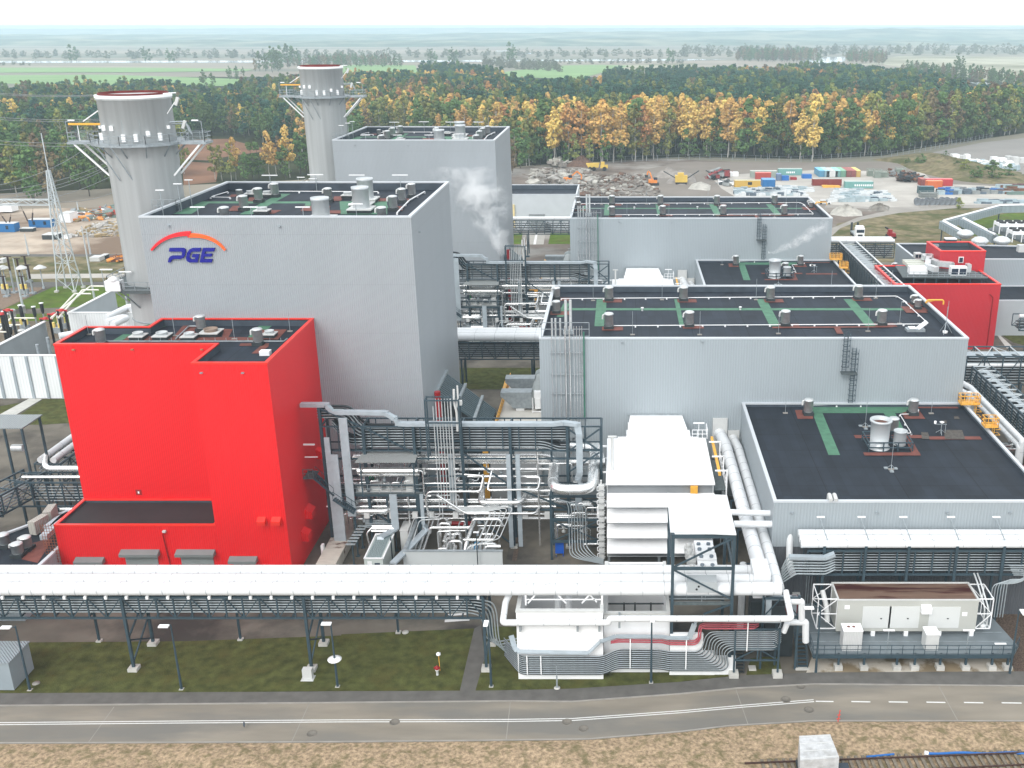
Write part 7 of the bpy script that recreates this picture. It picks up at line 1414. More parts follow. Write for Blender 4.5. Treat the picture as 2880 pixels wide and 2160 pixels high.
for i,(x,y) in enumerate(((50,1400),(285,1430),(195,1500))): X,Y=GJ(x,y,zl+.3);cowl('aluminium cowl on the left annex, '+['nearest the left edge','behind right','front'][i],X,Y,zl,.62,1.6,'cowls on the left annex')
for i,(x0,x1,y0,y1) in enumerate(((350,500,1090,1290),(515,580,1080,1180))):
 a=GJ(x0,y1,zl+.3);b=GJ(x1,y1-90,zl+.3);m=M();m.beam((a[0],a[1],zl+1.0),(b[0],b[1],zl+1.0),.9,1.6);solo(m,'cooler_unit',ribbed('louvre_cream',(.62,.60,.54),.3,.05),('long','short')[i]+' cream louvred cooling unit on the left annex roof','cooler')
for i,pts in enumerate(([(460,1330),(540,1250),(740,1050)],[(500,1230),(620,1140),(740,1080)])): P=[(*GJ(x,y,zl+1.2),zl+1.2) for x,y in pts];m=M();[m.beam(a,b,.8,.6) for a,b in zip(P,P[1:])];solo(m,'air_duct',DUCT,('lower','upper')[i]+' pale air duct on the left annex roof','duct')
t=thing('wire_cage','rusty wire mesh ladder cage at the left corner of the red annex','ladder',(-62.9,99.6,3));m=M()
for q in range(6): m.beam((-63.6+q*.3,99.4,2.8),(-63.6+q*.3,99.4,7.6),.04)
for q in range(14): m.beam((-63.6,99.4,2.9+q*.34),(-62.1,99.4,2.9+q*.34),.035)
m.build('mesh',mat('rust_wire',(.30,.10,.05),.7),t)
# RIGHT: far red block and bridges
RZ=12.95
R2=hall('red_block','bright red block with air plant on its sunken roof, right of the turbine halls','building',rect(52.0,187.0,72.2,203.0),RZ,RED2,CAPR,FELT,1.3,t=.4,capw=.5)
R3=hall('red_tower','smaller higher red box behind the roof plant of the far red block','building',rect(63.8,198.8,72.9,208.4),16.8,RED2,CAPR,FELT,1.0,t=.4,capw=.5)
m=M();X,Z_=VY('l',1392,785,198.8);m.box(X-.5,198.6,Z_-.6,X+.5,198.78,Z_+.6);fw=m.build('window_frame',WHITE,R3);m=M();m.box(X-.36,198.55,Z_-.48,X+.36,198.6,Z_+.48);m.build('window',GLASS,R3)
m=M();m.tube([(70.2,186.8,11),(70.9,186.8,10.4),(70.9,186.8,.3)],.1,6);m.build('downpipe',REDP,R2)
t=thing('roof_platform','grated platform on short posts over the far red block roof','platform',(62,190,RZ));m=M();pz=RZ+.3;m.prism([G('l',640,1010,pz),G('l',1745,1020,pz),G('l',1560,925,pz),G('l',540,860,pz)],pz-.2,pz);m.build('deck',GRATE,t);m=M();a=G('l',700,1010,pz);b=G('l',1740,1018,pz);rail(m,[(*a,pz),(*b,pz)],1.0,False,1.2,.06);m.build('guard_rail',ZINC,t);m=M()
for k in range(7): x=a[0]+(b[0]-a[0])*(k+.6)/7;m.beam((x,a[1]+.1,RZ-1.3),(x,a[1]+.1,pz),.2)
m.build('post',STEEL,t)
def lbox(label,x0,x1,yt,yb_,d,mt,z=pz,nm='air_unit',cat='air handling unit',grp='air plant on the far red block',bl=False):
 a=G('l',x0,yb_,z);b=G('l',x1,yb_,z);h=VY('l',x0,yt,a[1])[1]-z;t=thing(nm,label,cat,((a[0]+b[0])/2,a[1],z),grp);m=M();m.box(a[0],a[1],z,b[0],a[1]+d,z+max(.5,h));m.build('casing',mt,t)
 if bl:
  m=M();n=2
  for q in range(n): xx=a[0]+(b[0]-a[0])*(q+.08)/n;m.box(xx,a[1]-.05,z+.15,xx+(b[0]-a[0])*.42,a[1],z+h*.8)
  m.build('louvre',GLASS,t)
 return t
lbox('white air unit nearest the front left of the far red block roof',730,960,880,975,1.8,WHITE)
for i in range(4): lbox('cream air unit on the far red block roof, number %s from the front' % ['one','two','three','four'][i],730-28*i,945-10*i,870-25*i,905-22*i,1.0,mat('cream_unit',(.66,.68,.60),.5,var=.03) if i==0 else bpy.data.materials['cream_unit'])
lbox('white air unit with two dark louvres on the far red block roof',1260,1465,880,990,1.4,WHITE,bl=True);lbox('silver duct box behind the louvred unit on the far red block roof',1290,1530,825,880,2.0,ALU);lbox('small silver unit at the right of the louvred unit',1470,1525,850,950,1.5,ALU);lbox('pale unit with dark grille at the rear left of the far red block roof',800,885,705,770,1.5,OFFW,bl=True)
for i,pts in enumerate(([(900,745),(985,740),(960,860),(1080,900)],[(1000,780),(1100,820),(1290,840),(1300,840)],[(890,730),(1080,730)])): P=[(*G('l',x,y,pz+1.6),pz+1.4) for x,y in pts];m=M();[m.beam(a,b,1.1,1.0) for a,b in zip(P,P[1:])];solo(m,'air_duct',ALU,('left','right','rear')[i]+' silver air duct snaking over the far red block roof','duct','silver ducts on the far red block')
cc=G('l',535,905,RZ-1);cowl('small pale cowl on the left of the far red block roof',cc[0],cc[1],RZ-1.3,.5,1.5)
m=M();a=G('l',1250,590,16);m.box(a[0]-1.1,a[1]-.7,15.8,a[0]+1.1,a[1]+.7,17.2);solo(m,'roof_unit',STEEL,'dark square unit with white lid on the small red tower','vent');m=M();m.box(a[0]-1.15,a[1]-.75,17.2,a[0]+1.15,a[1]+.75,17.4);solo(m,'unit_lid',WHITE,'white lid of the dark unit on the small red tower','lid')
m=M();a=G('l',1050,600,16);[m.box(a[0]-1.2,a[1]-.5+q*.5,15.8,a[0]+.8,a[1]-.3+q*.5,16.3) for q in range(3)];solo(m,'roof_coil',ZINC,'silver coil unit at the left of the small red tower roof','vent')
CB=hall('control_building','long grey building with black roof and domed skylights at the right edge','building',[(62,208.6),(120,208.6),(120,218),(68,225),(62,225)],13.0,GREYT,CAPG,FELT_X,.5)
hall('grey_wing','lower grey wing at the right edge behind the far red block','building',rect(73.1,196,110,208.4),7.4,mat('light_grey_wall',(.50,.55,.58),.6,var=.03),CAPG,FELT_X,.4)
for i,(x,y) in enumerate(((1445,495),(1635,590),(1922,585))): X,Y=G('l',x,y,12.7);m=M();m.lathe(X,Y,[(.9,12.5),(1.2,12.7),(1.9,13.4),(1.9,13.7),(1.2,14.3),(0,14.6)],20);solo(m,'dome_vent',ALU,'round silver dome on the control building, '+['left','middle','right'][i],'dome','silver domes on the control building')
lbox('pale cooling unit at the right edge of the control building roof',2140,2230,600,690,1.4,OFFW,12.5)
for i,(x0,x1,yt,yb_) in enumerate(((1890,2300,355,440),(2060,2300,465,545))):
 a=G('l',x0,yb_,10.5);b=G('l',x1,yb_,10.5);t=thing('dry_cooler','white legged dry cooler with black fans, '+('rear','front')[i],'cooler',(a[0],a[1],10),'dry coolers at the right edge');m=M();m.box(a[0],a[1],12.0,b[0],a[1]+4.5,12.8)
 k=a[0]
 while k<b[0]: m.beam((k,a[1]+.1,10.2),(k,a[1]+.1,12),.2);m.beam((k,a[1]+4.2,10.2),(k,a[1]+4.2,12),.2);k+=2.2
 m.build('casing',WHITE,t);k=a[0]+1.0
 while k<b[0]:
  for r_ in (1.1,3.3): m=M();m.lathe(k,a[1]+r_,[(.85,12.8),(.85,13.15),(.7,13.15),(.0,13.0)],14);m.build('fan',BLACK,t)
  k+=2.2
m=M();m.prism([G('l',1740,390,10),G('l',2300,600,10),G('l',2400,400,10),G('l',1900,330,10)],9.8,10.1);solo(m,'cooler_deck',GRATE,'grated deck carrying the dry coolers','platform')
GRR=ribbed('rack_cladding',(.33,.40,.44),2.0,.05)
def clad(label,k,pts,z0,z1,w_):
 t=thing('clad_bridge',label,'pipe bridge',(*G(k,*pts[0],z1),0));m=M();c=M();P=[G(k,*p,z1) for p in pts]
 for a,b in zip(P,P[1:]): m.beam((*a,(z0+z1)/2),(*b,(z0+z1)/2),w_,z1-z0)
 m.build('cladding',GRR,t)
 for s in (-.5,0,.5): c.tube([(p[0]+s*w_*.35,p[1]+s*w_*.8,z1+.25) for p in P],.2,6,bend=.3)
 c.build('pipe',WHITEP,t);m=M()
 for p in P: m.beam((p[0],p[1],0),(p[0],p[1],z0),.3)
 m.build('leg',STEEL,t)
clad('grey clad pipe bridge curving round the bright lawn at the right edge','l',[(1400,420),(1160,290),(1900,90),(2300,80)],4.0,6.0,2.0);clad('grey clad pipe bridge cutting across to the dry coolers','l',[(1420,255),(1840,470)],5.0,7.0,1.8)
def lattice_bridge(label,P,Q,z0,z1,wd,bay=2.1,trays=8,top_plates=True):
 t=thing('pipe_bridge',label,'pipe bridge',(P[0],P[1],0));d=(Vector(Q)-Vector(P));L=d.length;d.normalize();n_=Vector((-d.y,d.x))*wd/2
 for s,nm in ((-1,'near_truss'),(1,'far_truss')): m=M();truss(m,(P[0]+n_.x*s,P[1]+n_.y*s),(Q[0]+n_.x*s,Q[1]+n_.y*s),z0,z1,.17,bay);m.build(nm,STEEL,t)
 m=M();k=0;n=round(L/bay)
 for k in range(n+1):
  c=Vector(P)+d*L*k/n;m.beam((*(c-n_),z1),(*(c+n_),z1),.15)
  if k<n: c2=Vector(P)+d*L*(k+1)/n;m.beam((*(c-n_),z1),(*(c2+n_),z1),.09) if k % 2 else m.beam((*(c+n_),z1),(*(c2-n_),z1),.09)
 m.build('cross_beam',MAST,t);m=M()
 for i in range(trays):
  z=z0+.3+i*(z1-z0-.6)/trays
  for s in (-.85,.85): o=n_*s;m.cur=0;m.beam((P[0]+o.x,P[1]+o.y,z),(Q[0]+o.x,Q[1]+o.y,z),.1,.12);m.cur=1;o=n_*s*.75;m.beam((P[0]+o.x,P[1]+o.y,z),(Q[0]+o.x,Q[1]+o.y,z),.5,.1)
 m.build('tray',[TRAY,CABLE],t);m=M()
 if top_plates:
  for k in range(n): c=Vector(P)+d*L*(k+.25)/n;e=Vector(P)+d*L*(k+.75)/n;m.beam((*(c-n_*.3),z1-.5),(*(e-n_*.3),z1-.5),wd*.35,.05)
  m.beam((*(Vector(P)+n_*.35),z1-.55),(*(Vector(Q)+n_*.35),z1-.55),wd*.25,.06);m.build('tray_cover',DUCT,t)
 m=M();k=3
 while k<L: c=Vector(P)+d*k;[m.beam((*(c+n_*s),0),(*(c+n_*s),z0),.26) for s in (-1,1)];k+=9
 m.build('leg',STEEL,t);return t
zt=9.0
P=G('q',1205,765,zt);Pr=G('q',1580,765,zt);cx=(P[0]+Pr[0])/2;wq=Pr[0]-P[0]
lb=lattice_bridge('open lattice bridge coming toward the viewer right of the near annex',(cx,P[1]),(cx+.3,92),4.6,zt,wq,2.1,9)
zt2=9.0;a=G('q',1080,380,zt2);b=G('q',1240,570,zt2)
lattice_bridge('open lattice bridge running off to the right behind the near turbine hall',(44,(a[1]+b[1])/2),(85,(a[1]+b[1])/2),4.2,zt2,a[1]-b[1],3.0,9)
pipe('white pipe inside the bridge behind the near turbine hall',[(44,b[1]+.5,7.4),(85,b[1]+.5,7.4)],.35,WHITEP,n=10,bands=3,un=False)
for i,(xa,ya,xb,yb_) in enumerate(((985,750,1560,1340),(1000,850,1530,1400))):
 A=G('m',xa,ya,7.4 if i==0 else 6.6);B=G('m',xb,yb_,7.4 if i==0 else 6.6);z=7.4 if i==0 else 6.6
 pipe(('upper','lower')[i]+' white pipe running beside the near annex then dropping at its corner',[(A[0]-3,A[1]+10,z),(A[0],A[1],z),(B[0],B[1],z),(B[0],B[1]-.1,1.0)],.42,WHITEP,n=14,bands=2.6,bend=.3,un=False)
m=M();A=G('m',985,800,7.4);m.tube([(A[0],A[1],7.4),(A[0],A[1],0)],.5,12);m.tube([(A[0]+.9,A[1]+.4,6.4),(A[0]+.9,A[1]+.4,0)],.45,12);solo(m,'standpipe',WHITEP,'pair of white standpipes at the rear right corner of the near annex','pipe')
m=M();B=G('m',1555,1625,1.0);m.box(B[0]-.8,B[1]-2,0,B[0]+2.5,B[1]+.5,1.0);solo(m,'red_plinth',REDP,'red slab end at the right edge below the white pipes','plinth')
def xbridge(label,x0,x1,y,z0,z1,wd,trays=6,pw=3,pr=.5,grp=None,trayz=None):
 t=thing('pipe_bridge',label,'pipe bridge',((x0+x1)/2,y,0));m=M();truss(m,(x0,y),(x1,y),z0,z1,.16,2.2);m.build('near_truss',STEEL,t);m=M();truss(m,(x0,y+wd),(x1,y+wd),z0,z1,.14,2.2);m.build('far_truss',STEEL,t);m=M()
 for i in range(trays): z=z0+.25+i*(z1-z0-.5)/trays;m.cur=0;m.beam((x0,y+.4,z),(x1,y+.4,z),.1,.12);m.cur=1;m.beam((x0,y+1.3,z),(x1,y+1.3,z),1.4,.08)
 m.build('tray',[TRAY,CABLE],t);m=M();k=x0+3
 while k<x1: m.beam((k,y,0),(k,y,z0),.28);m.beam((k,y+wd,0),(k,y+wd,z0),.28);m.beam((k,y,.5),(k,y+wd,z0-.5),.14);m.box(k-.5,y-.5,0,k+.5,y+.5,.35);k+=12
 m.build('leg',STEEL,t)
 for i in range(pw): pipe('fat white pipe, %s, on the %s' % (['front','middle','rear'][i],label.replace('slate steel ','').split(',')[0]),[(x0,y+.5+i*(wd-1)/max(1,pw-1),z1+pr+.1),(x1,y+.5+i*(wd-1)/max(1,pw-1),z1+pr+.1)],pr,WHITEP,n=14,bands=3.4,un=False)
 return t
Yb=168.0
xbridge('slate steel bridge between the units, seen in the gap before the lawn',-30,-8,163.5,5.6,8.6,4.4,7,3,.68)
xbridge('slate steel bridge beyond the farther unit gap',-40,-5,270,6.2,9.8,4.5,5,1,.5);
xbridge('slate steel bridge beyond the far turbine hall, passing the far red block',43.0,63,229.5,8.6,12.0,4.0,6,3,.4)
xbridge('slate steel bridge at the right edge below the control building',73,120,178,6.4,8.6,3.5,3,1,.35)
lattice_bridge('open lattice bridge coming forward right of the far turbine hall',(51.8,228),(51.8,152),6.2,12.4,3.6,2.1,12)
for i,o in enumerate((-1.9,1.9)): pipe(('left','right')[i]+' white handrail pipe over the bridge right of the far turbine hall',[(51.8+o,228,12.8),(51.8+o,152,12.8)],.16,WHITEP,n=8,un=False)
t=thing('dark_frame_tower','dark braced tower frame beneath the right-hand bridges','tower',(62,140,0));m=M();lattice(m,64,142,[(0,3.2),(8,3.2)],.25);lattice(m,71,150,[(0,3.0),(9,3.0)],.25);m.build('frame',STEEL2,t)
for i in range(12):
 x=rj.uniform(46,70);y=rj.uniform(126,150);z=rj.uniform(1,4);pipe('silver pipe low in the tangle right of the near turbine hall',[(x,y,z),(x+rj.uniform(2,7),y,z),(x+7,y+rj.uniform(1,6),z)],rj.choice((.15,.25,.35)),group='pipes right of the near turbine hall',n=8,un=False)
X,Y=G(6,2090,560);o=street_lamp('thin lamp pole on the lawn beside the far red block',X+6,Y+6,8,.6)
# STORAGE YARD AND DEMOLITION GROUND
_cm={}
def cmat(c,lit=True):
 if c not in _cm: _cm[c]=ribbed('container_%d' % len(_cm),c,.5,.05)
 return _cm[c]
def cont(label,k,x0,x1,yt,yb_,d,col,z0=0.0,roof=None,end=False,grp='shipping containers in the yard',mark=None):
 a=G(k,x0,yb_,z0);b=G(k,x1,yb_,z0);Y=(a[1]+b[1])/2;h=2.6
 t=thing('shipping_container',label,'container',((a[0]+b[0])/2,Y,z0),grp);m=M();m.box(a[0],Y,z0+.1,b[0],Y+d,z0+h);m.build('body',cmat(col),t)
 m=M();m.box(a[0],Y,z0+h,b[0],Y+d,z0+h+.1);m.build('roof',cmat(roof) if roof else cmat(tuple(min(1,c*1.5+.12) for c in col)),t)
 m=M()
 for x in (a[0]-.03,b[0]-.1):
  m.box(x,Y-.05,z0,x+.13,Y+.1,z0+h+.05)
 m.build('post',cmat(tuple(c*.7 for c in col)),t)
 if end:
  m=M();n=4
  for q in range(n): x=a[0]+(b[0]-a[0])*(q+.5)/n;m.beam((x,Y-.06,z0+.2),(x,Y-.06,z0+h-.1),.06)
  m.build('door_bar',ZINC,t)
 if mark:
  m=M()
  for q in range(mark): x=a[0]+(b[0]-a[0])*(.34+.075*q);m.box(x,Y-.05,z0+.9,x+.5,Y-.02,z0+1.6)
  m.build('marking',WHITE,t)
 return t
YL,BR,TE,BL,GW=(.72,.46,.10),(.30,.045,.035),(.22,.48,.45),(.03,.20,.50),(.42,.50,.44)
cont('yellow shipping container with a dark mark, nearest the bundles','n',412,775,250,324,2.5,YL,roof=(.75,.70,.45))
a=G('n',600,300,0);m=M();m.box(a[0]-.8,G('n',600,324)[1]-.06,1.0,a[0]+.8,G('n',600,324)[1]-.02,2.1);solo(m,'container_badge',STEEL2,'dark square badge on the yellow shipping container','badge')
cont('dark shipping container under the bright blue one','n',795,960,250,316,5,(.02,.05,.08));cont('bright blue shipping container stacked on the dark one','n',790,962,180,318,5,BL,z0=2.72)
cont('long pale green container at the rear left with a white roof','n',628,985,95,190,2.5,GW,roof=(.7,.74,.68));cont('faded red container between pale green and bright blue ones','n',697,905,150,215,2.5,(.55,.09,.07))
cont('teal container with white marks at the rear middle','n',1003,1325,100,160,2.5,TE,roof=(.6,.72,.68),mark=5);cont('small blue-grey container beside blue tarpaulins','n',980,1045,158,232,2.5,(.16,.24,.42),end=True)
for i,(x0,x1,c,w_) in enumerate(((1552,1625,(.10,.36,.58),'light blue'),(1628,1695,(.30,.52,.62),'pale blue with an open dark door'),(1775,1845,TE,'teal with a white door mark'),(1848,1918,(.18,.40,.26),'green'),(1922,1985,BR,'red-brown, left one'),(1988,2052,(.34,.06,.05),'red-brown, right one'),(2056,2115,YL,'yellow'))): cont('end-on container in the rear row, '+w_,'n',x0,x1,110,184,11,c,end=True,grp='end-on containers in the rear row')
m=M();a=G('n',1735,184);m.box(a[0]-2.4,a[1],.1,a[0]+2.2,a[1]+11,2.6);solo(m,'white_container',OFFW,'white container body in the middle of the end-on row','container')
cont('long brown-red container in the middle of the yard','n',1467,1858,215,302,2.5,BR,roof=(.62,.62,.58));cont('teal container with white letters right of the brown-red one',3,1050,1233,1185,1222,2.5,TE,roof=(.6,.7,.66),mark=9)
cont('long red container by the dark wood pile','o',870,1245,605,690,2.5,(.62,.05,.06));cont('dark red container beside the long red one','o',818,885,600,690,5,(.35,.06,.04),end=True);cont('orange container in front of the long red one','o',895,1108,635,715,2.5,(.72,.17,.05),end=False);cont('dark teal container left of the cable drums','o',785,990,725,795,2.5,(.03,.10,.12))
def blk(label,k,x0,x1,yt,yb_,d,mt,nm='pallet_stack',cat='stack',grp=None,cage=False,z0=0):
 a=G(k,x0,yb_,z0);b=G(k,x1,yb_,z0);Y=(a[1]+b[1])/2;h=max(.6,min(7,VY(k,x0,yt,Y)[1]));m=M()
 if cage:
  for x in (a[0],(a[0]+b[0])/2,b[0]):
   for y in (Y,Y+d): m.beam((x,y,z0),(x,y,h),.14)
  for z in (z0+.1,h*.35,h*.7,h): m.beam((a[0],Y,z),(b[0],Y,z),.12);m.beam((a[0],Y+d,z),(b[0],Y+d,z),.12);m.beam((a[0],Y,z),(a[0],Y+d,z),.12);m.beam((b[0],Y,z),(b[0],Y+d,z),.12)
  m.box(a[0]+.2,Y+.3,z0,b[0]-.2,Y+d-.3,h*.8)
 else:
  n=max(1,int((b[0]-a[0])/2.2))
  for q in range(n):
   xa=a[0]+(b[0]-a[0])*q/n;hh=h*rj.uniform(.8,1);m.box(xa,Y+rj.uniform(0,.4),z0,xa+(b[0]-a[0])/n*.94,Y+d,hh)
 return solo(m,nm,mt,label,cat,grp)
for i,(x0,x1,yt,yb_) in enumerate(((100,180,462,560),(190,285,470,582),(290,375,488,575),(485,610,445,535))): blk('grey-green crate frame at the rear right of the yard, number %s from the left' % ['one','two','three','four'][i],'o',x0,x1,yt,yb_,3,mat('crate_green',(.33,.38,.33),.8) if i==0 else bpy.data.materials['crate_green'],'crate_frame','crate','crate frames',True)
for i,(x0,x1,yt,yb_,w_) in enumerate(((1243,1345,250,350,'leftmost, tall and clean white'),(1350,1420,270,355,'second, greyish'),(1422,1488,250,370,'third, tall with a notched top'),(1785,1980,300,380,'long greyish-white row'),(1985,2062,280,370,'tall narrow, right of the long row'),(2065,2250,300,390,'at the right edge'))): blk('white packed stack on the gravel plateau, '+w_,'o',x0,x1,yt,yb_,4,WHITE if i in (0,2,3) else OFFW,grp='white stacks on the gravel plateau')
PB=mat('pale_blue_bundle',(.42,.52,.56),.6,0,var=.2,scale=.6);PW=mat('white_bundle',(.66,.69,.70),.6,0,var=.15,scale=.6);DB=mat('slate_bundle',(.12,.16,.20),.7,0,var=.3,scale=.6)
def bundles(label,k,quad,rows,cols,L,mats,h=.8):
 P=[G(k,*p) for p in quad];out_=[]
 for r_ in range(rows):
  for c_ in range(cols):
   a,b=(c_+.5+rj.uniform(-.2,.2))/cols,(r_+.5+rj.uniform(-.2,.2))/rows;x=(P[0][0]*(1-a)+P[1][0]*a)*(1-b)+(P[3][0]*(1-a)+P[2][0]*a)*b;y=(P[0][1]*(1-a)+P[1][1]*a)*(1-b)+(P[3][1]*(1-a)+P[2][1]*a)*b
   m=M();hh=h*rj.uniform(.6,1.4);an=rj.uniform(-.12,.12)
   for q in range(3): m.ob((x,y+(q-1)*.5,hh/2),(L*rj.uniform(.8,1.05),.42,hh),an)
   solo(m,'steel_bundle',rj.choice(mats),label,'bundle',label)
bundles('white and pale steel bundle in the rows behind the far turbine hall','n',[(430,440),(1400,438),(1250,345),(420,345)],7,18,2.6,[PW,PW,PB,DB]);bundles('pale blue steel bundle lying right of the yellow bar','n',[(980,360),(1500,400),(1420,330),(980,325)],3,9,3.0,[PB,PB,PW])
bundles('large pale blue packed bundle in the block by the white car','n',[(1700,528),(2212,530),(2150,400),(1830,400)],5,7,4.2,[PB,PB,PW],1.6);bundles('loose pale bar bundle right of the big pale blue block','o',[(30,910),(470,900),(330,770),(20,770)],6,7,3.0,[PB,PW,DB,PW]);bundles('pale bar bundle in the strip behind the curved bridge','o',[(1560,935),(2230,925),(2230,895),(1660,895)],2,14,4.0,[PB,PB,DB])
bundles('mixed dark and blue bundle in the strip right of the drums','o',[(1040,815),(1900,800),(1900,745),(1060,735)],3,14,3.0,[DB,STEEL2,BLUEC,PB,JM[1]],1.2);bundles('bundle of beams at the right edge of the storage yard','o',[(1900,800),(2240,830),(2240,700),(1900,690)],3,6,6.0,[JM[0],PB,JM[5]],1.0)
heap('packed white boards and sheets below the plateau stacks','o',[(1400,410),(2100,490),(2100,430),(1480,370)],160,3.2,[WHITE,OFFW,PB],'sheet_heap');heap('rusty timber and scrap heap between crates and red container','o',[(515,640),(800,650),(760,575),(560,560)],190,2.2,[JM[0],STEEL2,mat('dark_timber',(.07,.04,.03),.9)],'timber_heap',h=1.6);heap('rusty frames by the crates','o',[(380,570),(560,570),(560,510),(380,510)],40,2,[JM[0],JM[1]],'scrap_heap',h=1);heap('scrap left of the rear containers','n',[(60,240),(330,200),(300,140),(100,150)],90,2.6,[mat('maroon',(.28,.04,.04),.8),JM[1],STEEL2],'scrap_heap',h=1.2);heap('clutter on the ground left of the yellow container','n',[(200,280),(400,330),(390,250),(230,240)],40,2,[STEEL2,JM[1],WHITE],'scrap_heap')
for i,(k,x0,x1,yt,yb_,mt,w_,nm) in enumerate((('n',1052,1155,165,232,BLUEC,'blue tarpaulin heap beside the blue-grey container','tarpaulin'),('n',1172,1262,190,224,REDP,'red tarpaulin heap in the yard','tarpaulin'),('n',1332,1465,140,205,BLUEC,'blue bins before the light blue end-on container','bin'),('n',300,472,108,175,WHITE,'white bagged pallets at the rear left','pallet_stack'),('n',1610,1850,302,328,YEL,'long yellow bar pack before the brown-red container','bar_pack'),('o',1365,1440,745,780,mat('royal_blue',(.01,.04,.60),.6),'royal blue pack in the mixed strip','pack'),('o',1270,1360,740,762,REDP,'bright red pack in the mixed strip','pack'),('o',1885,2250,670,690,mat('maroon_beam',(.10,.02,.03),.7),'long maroon beams at the right edge','beam_pack'),('o',1720,1840,375,405,BLUEC,'blue sheet on the plateau','tarpaulin'),('o',815,1045,770,850,mat('grey_frames',(.28,.30,.29),.8),'grey skeleton boxes before the dark teal container','crate_frame'))): blk(w_,k,x0,x1,yt,yb_,3,mt,nm,'stack',None,i==9)
for i in range(18):
 f=(i //2)/8;x,y=G('o',760+540*f,950-8*f);y+=2.6*(i % 2);x+=.9*(i % 2);r_=rj.uniform(.85,1.2);an=rj.uniform(-.5,.5);dx,dy=math.sin(an)*.55,math.cos(an)*.55;m=M();m.tube([(x-dx,y-dy,r_),(x+dx,y+dy,r_)],r_*.72,14);m.tube([(x-dx*1.2,y-dy*1.2,r_),(x-dx,y-dy,r_)],r_,16);m.tube([(x+dx,y+dy,r_),(x+dx*1.2,y+dy*1.2,r_)],r_,16);solo(m,'cable_drum',mat('drum_wood',(.22,.24,.26),.8,var=.5) if i==0 else bpy.data.materials['drum_wood'],'dark cable drum in the curved row by the dirt track','cable drum','cable drums by the dirt track')
def car(label,x,y,L=4.4,col=(.75,.76,.76),rz=0):
 t=thing('parked_car',label,'car',(x,y,0));W=1.75;m=M();pr=[(-.5,.3),(-.5,.75),(-.44,.95),(-.36,1.4),(.08,1.46),(.24,1.0),(.46,.85),(.5,.6),(.5,.3)]
 n=len(pr);m.add([(x+a*L,y-W/2,z) for a,z in pr]+[(x+a*L,y+W/2,z) for a,z in pr],[tuple(range(n))[::-1],tuple(range(n,2*n))]+[(i,(i+1) % n,(i+1) % n+n,i+n) for i in range(n)]);m.build('body',mat('car_paint',col,.25),t)
 m=M();m.box(x-.40*L,y-W/2-.01,1.0,x+.18*L,y+W/2+.01,1.32);m.build('window',GLASS,t)
 for a in (-.32,.32):
  for s in (-1,1): m=M();m.tube([(x+a*L,y+s*(W/2-.1),.34),(x+a*L,y+s*(W/2+.03),.34)],.34,12);m.build('wheel',BLACK,t)
 return t
x,y=G('n',1630,548);car('white estate car parked at the track edge by the pale blue bundles',x,y)
x,y=G('l',85,525);t=thing('truck','white low-loader truck with raised ramps behind the far hall corner','truck',(x,y,0));m=M();m.box(x-1.25,y,.7,x+1.25,y+2.2,3.3);m.box(x-1.1,y+.4,3.3,x+1.1,y+2.2,3.8);m.build('cab',WHITE,t);m=M();m.box(x-1.1,y-.03,2.0,x+1.1,y,2.9);m.build('windscreen',GLASS,t);m=M();m.box(x-.7,y-.03,.9,x+.7,y,1.5);m.build('grille',STEEL2,t);m=M();m.box(x-1.2,y+2.6,.7,x+1.2,y+8,1.2);m.build('bed',ZINC,t)
for s in (-1,1): m=M();m.ob((x+s*.9,y+7.9,2.4),(.6,.2,2.5));m.build('ramp',STEEL2,t);
for s in (-1,1):
 for yy in (.9,4.5,7): m=M();m.tube([(x+s*.95,y+yy,.5),(x+s*1.25,y+yy,.5)],.5,12);m.build('wheel',BLACK,t)
x,y=G('l',500,515);t=thing('telehandler','small red telehandler on the dirt by the white truck','telehandler',(x,y,0));m=M();m.box(x-1.0,y,.6,x+1.1,y+2.6,1.6);m.box(x-.9,y+.8,1.6,x+.2,y+2.2,2.5);m.build('body',REDP,t);m=M();m.beam((x+.3,y+2.4,1.9),(x-1.0,y+4.5,2.6),.4);m.build('boom',BLACK,t)
for s in (-1,1):
 for yy in (.5,2.3): m=M();m.tube([(x+s*.95,y+yy,.5),(x+s*1.3,y+yy,.5)],.5,12);m.build('wheel',BLACK,t)
OR_=mat('digger_orange',(.78,.26,.05),.5);YD=mat('digger_yellow',(.72,.50,.10),.5)
def digger(label,k,x,y,mt,s=1,boom=((-.5,1.6),(3.2,4.6),(5.0,3.0),(4.8,.6))):
 X,Y=G(k,x,y);t=thing('excavator',label,'excavator',(X,Y,0),'machines on the rubble ground');m=M();m.box(X-1.9,Y-1.4,0,X+1.9,Y-.7,.9);m.box(X-1.9,Y+.7,0,X+1.9,Y+1.4,.9);m.build('track',STEEL2,t);m=M();m.box(X-2.2,Y-1.3,1.0,X+1.2,Y+1.3,2.2);m.build('body',mt,t);m=M();m.box(X-.2,Y-1.3,2.2,X+1.2,Y-.2,3.1);m.build('cab',GLASS,t);m=M();P=[(X+s*a,Y,z) for a,z in boom]
 for a,b in zip(P,P[1:]): m.beam(a,b,.5)
 m.build('boom',mt,t);m=M();m.ob((P[-1][0],Y,P[-1][2]+.3),(1.2,1.1,1.0));m.build('bucket',STEEL2,t)
digger('orange excavator at the left with its long boom bent to the right','p',690,285,OR_);digger('orange excavator working at the foot of the gravel mounds','p',1600,308,OR_,-1,((.5,1.6),(1.6,4.8),(2.4,5.4),(3.0,3.2)))
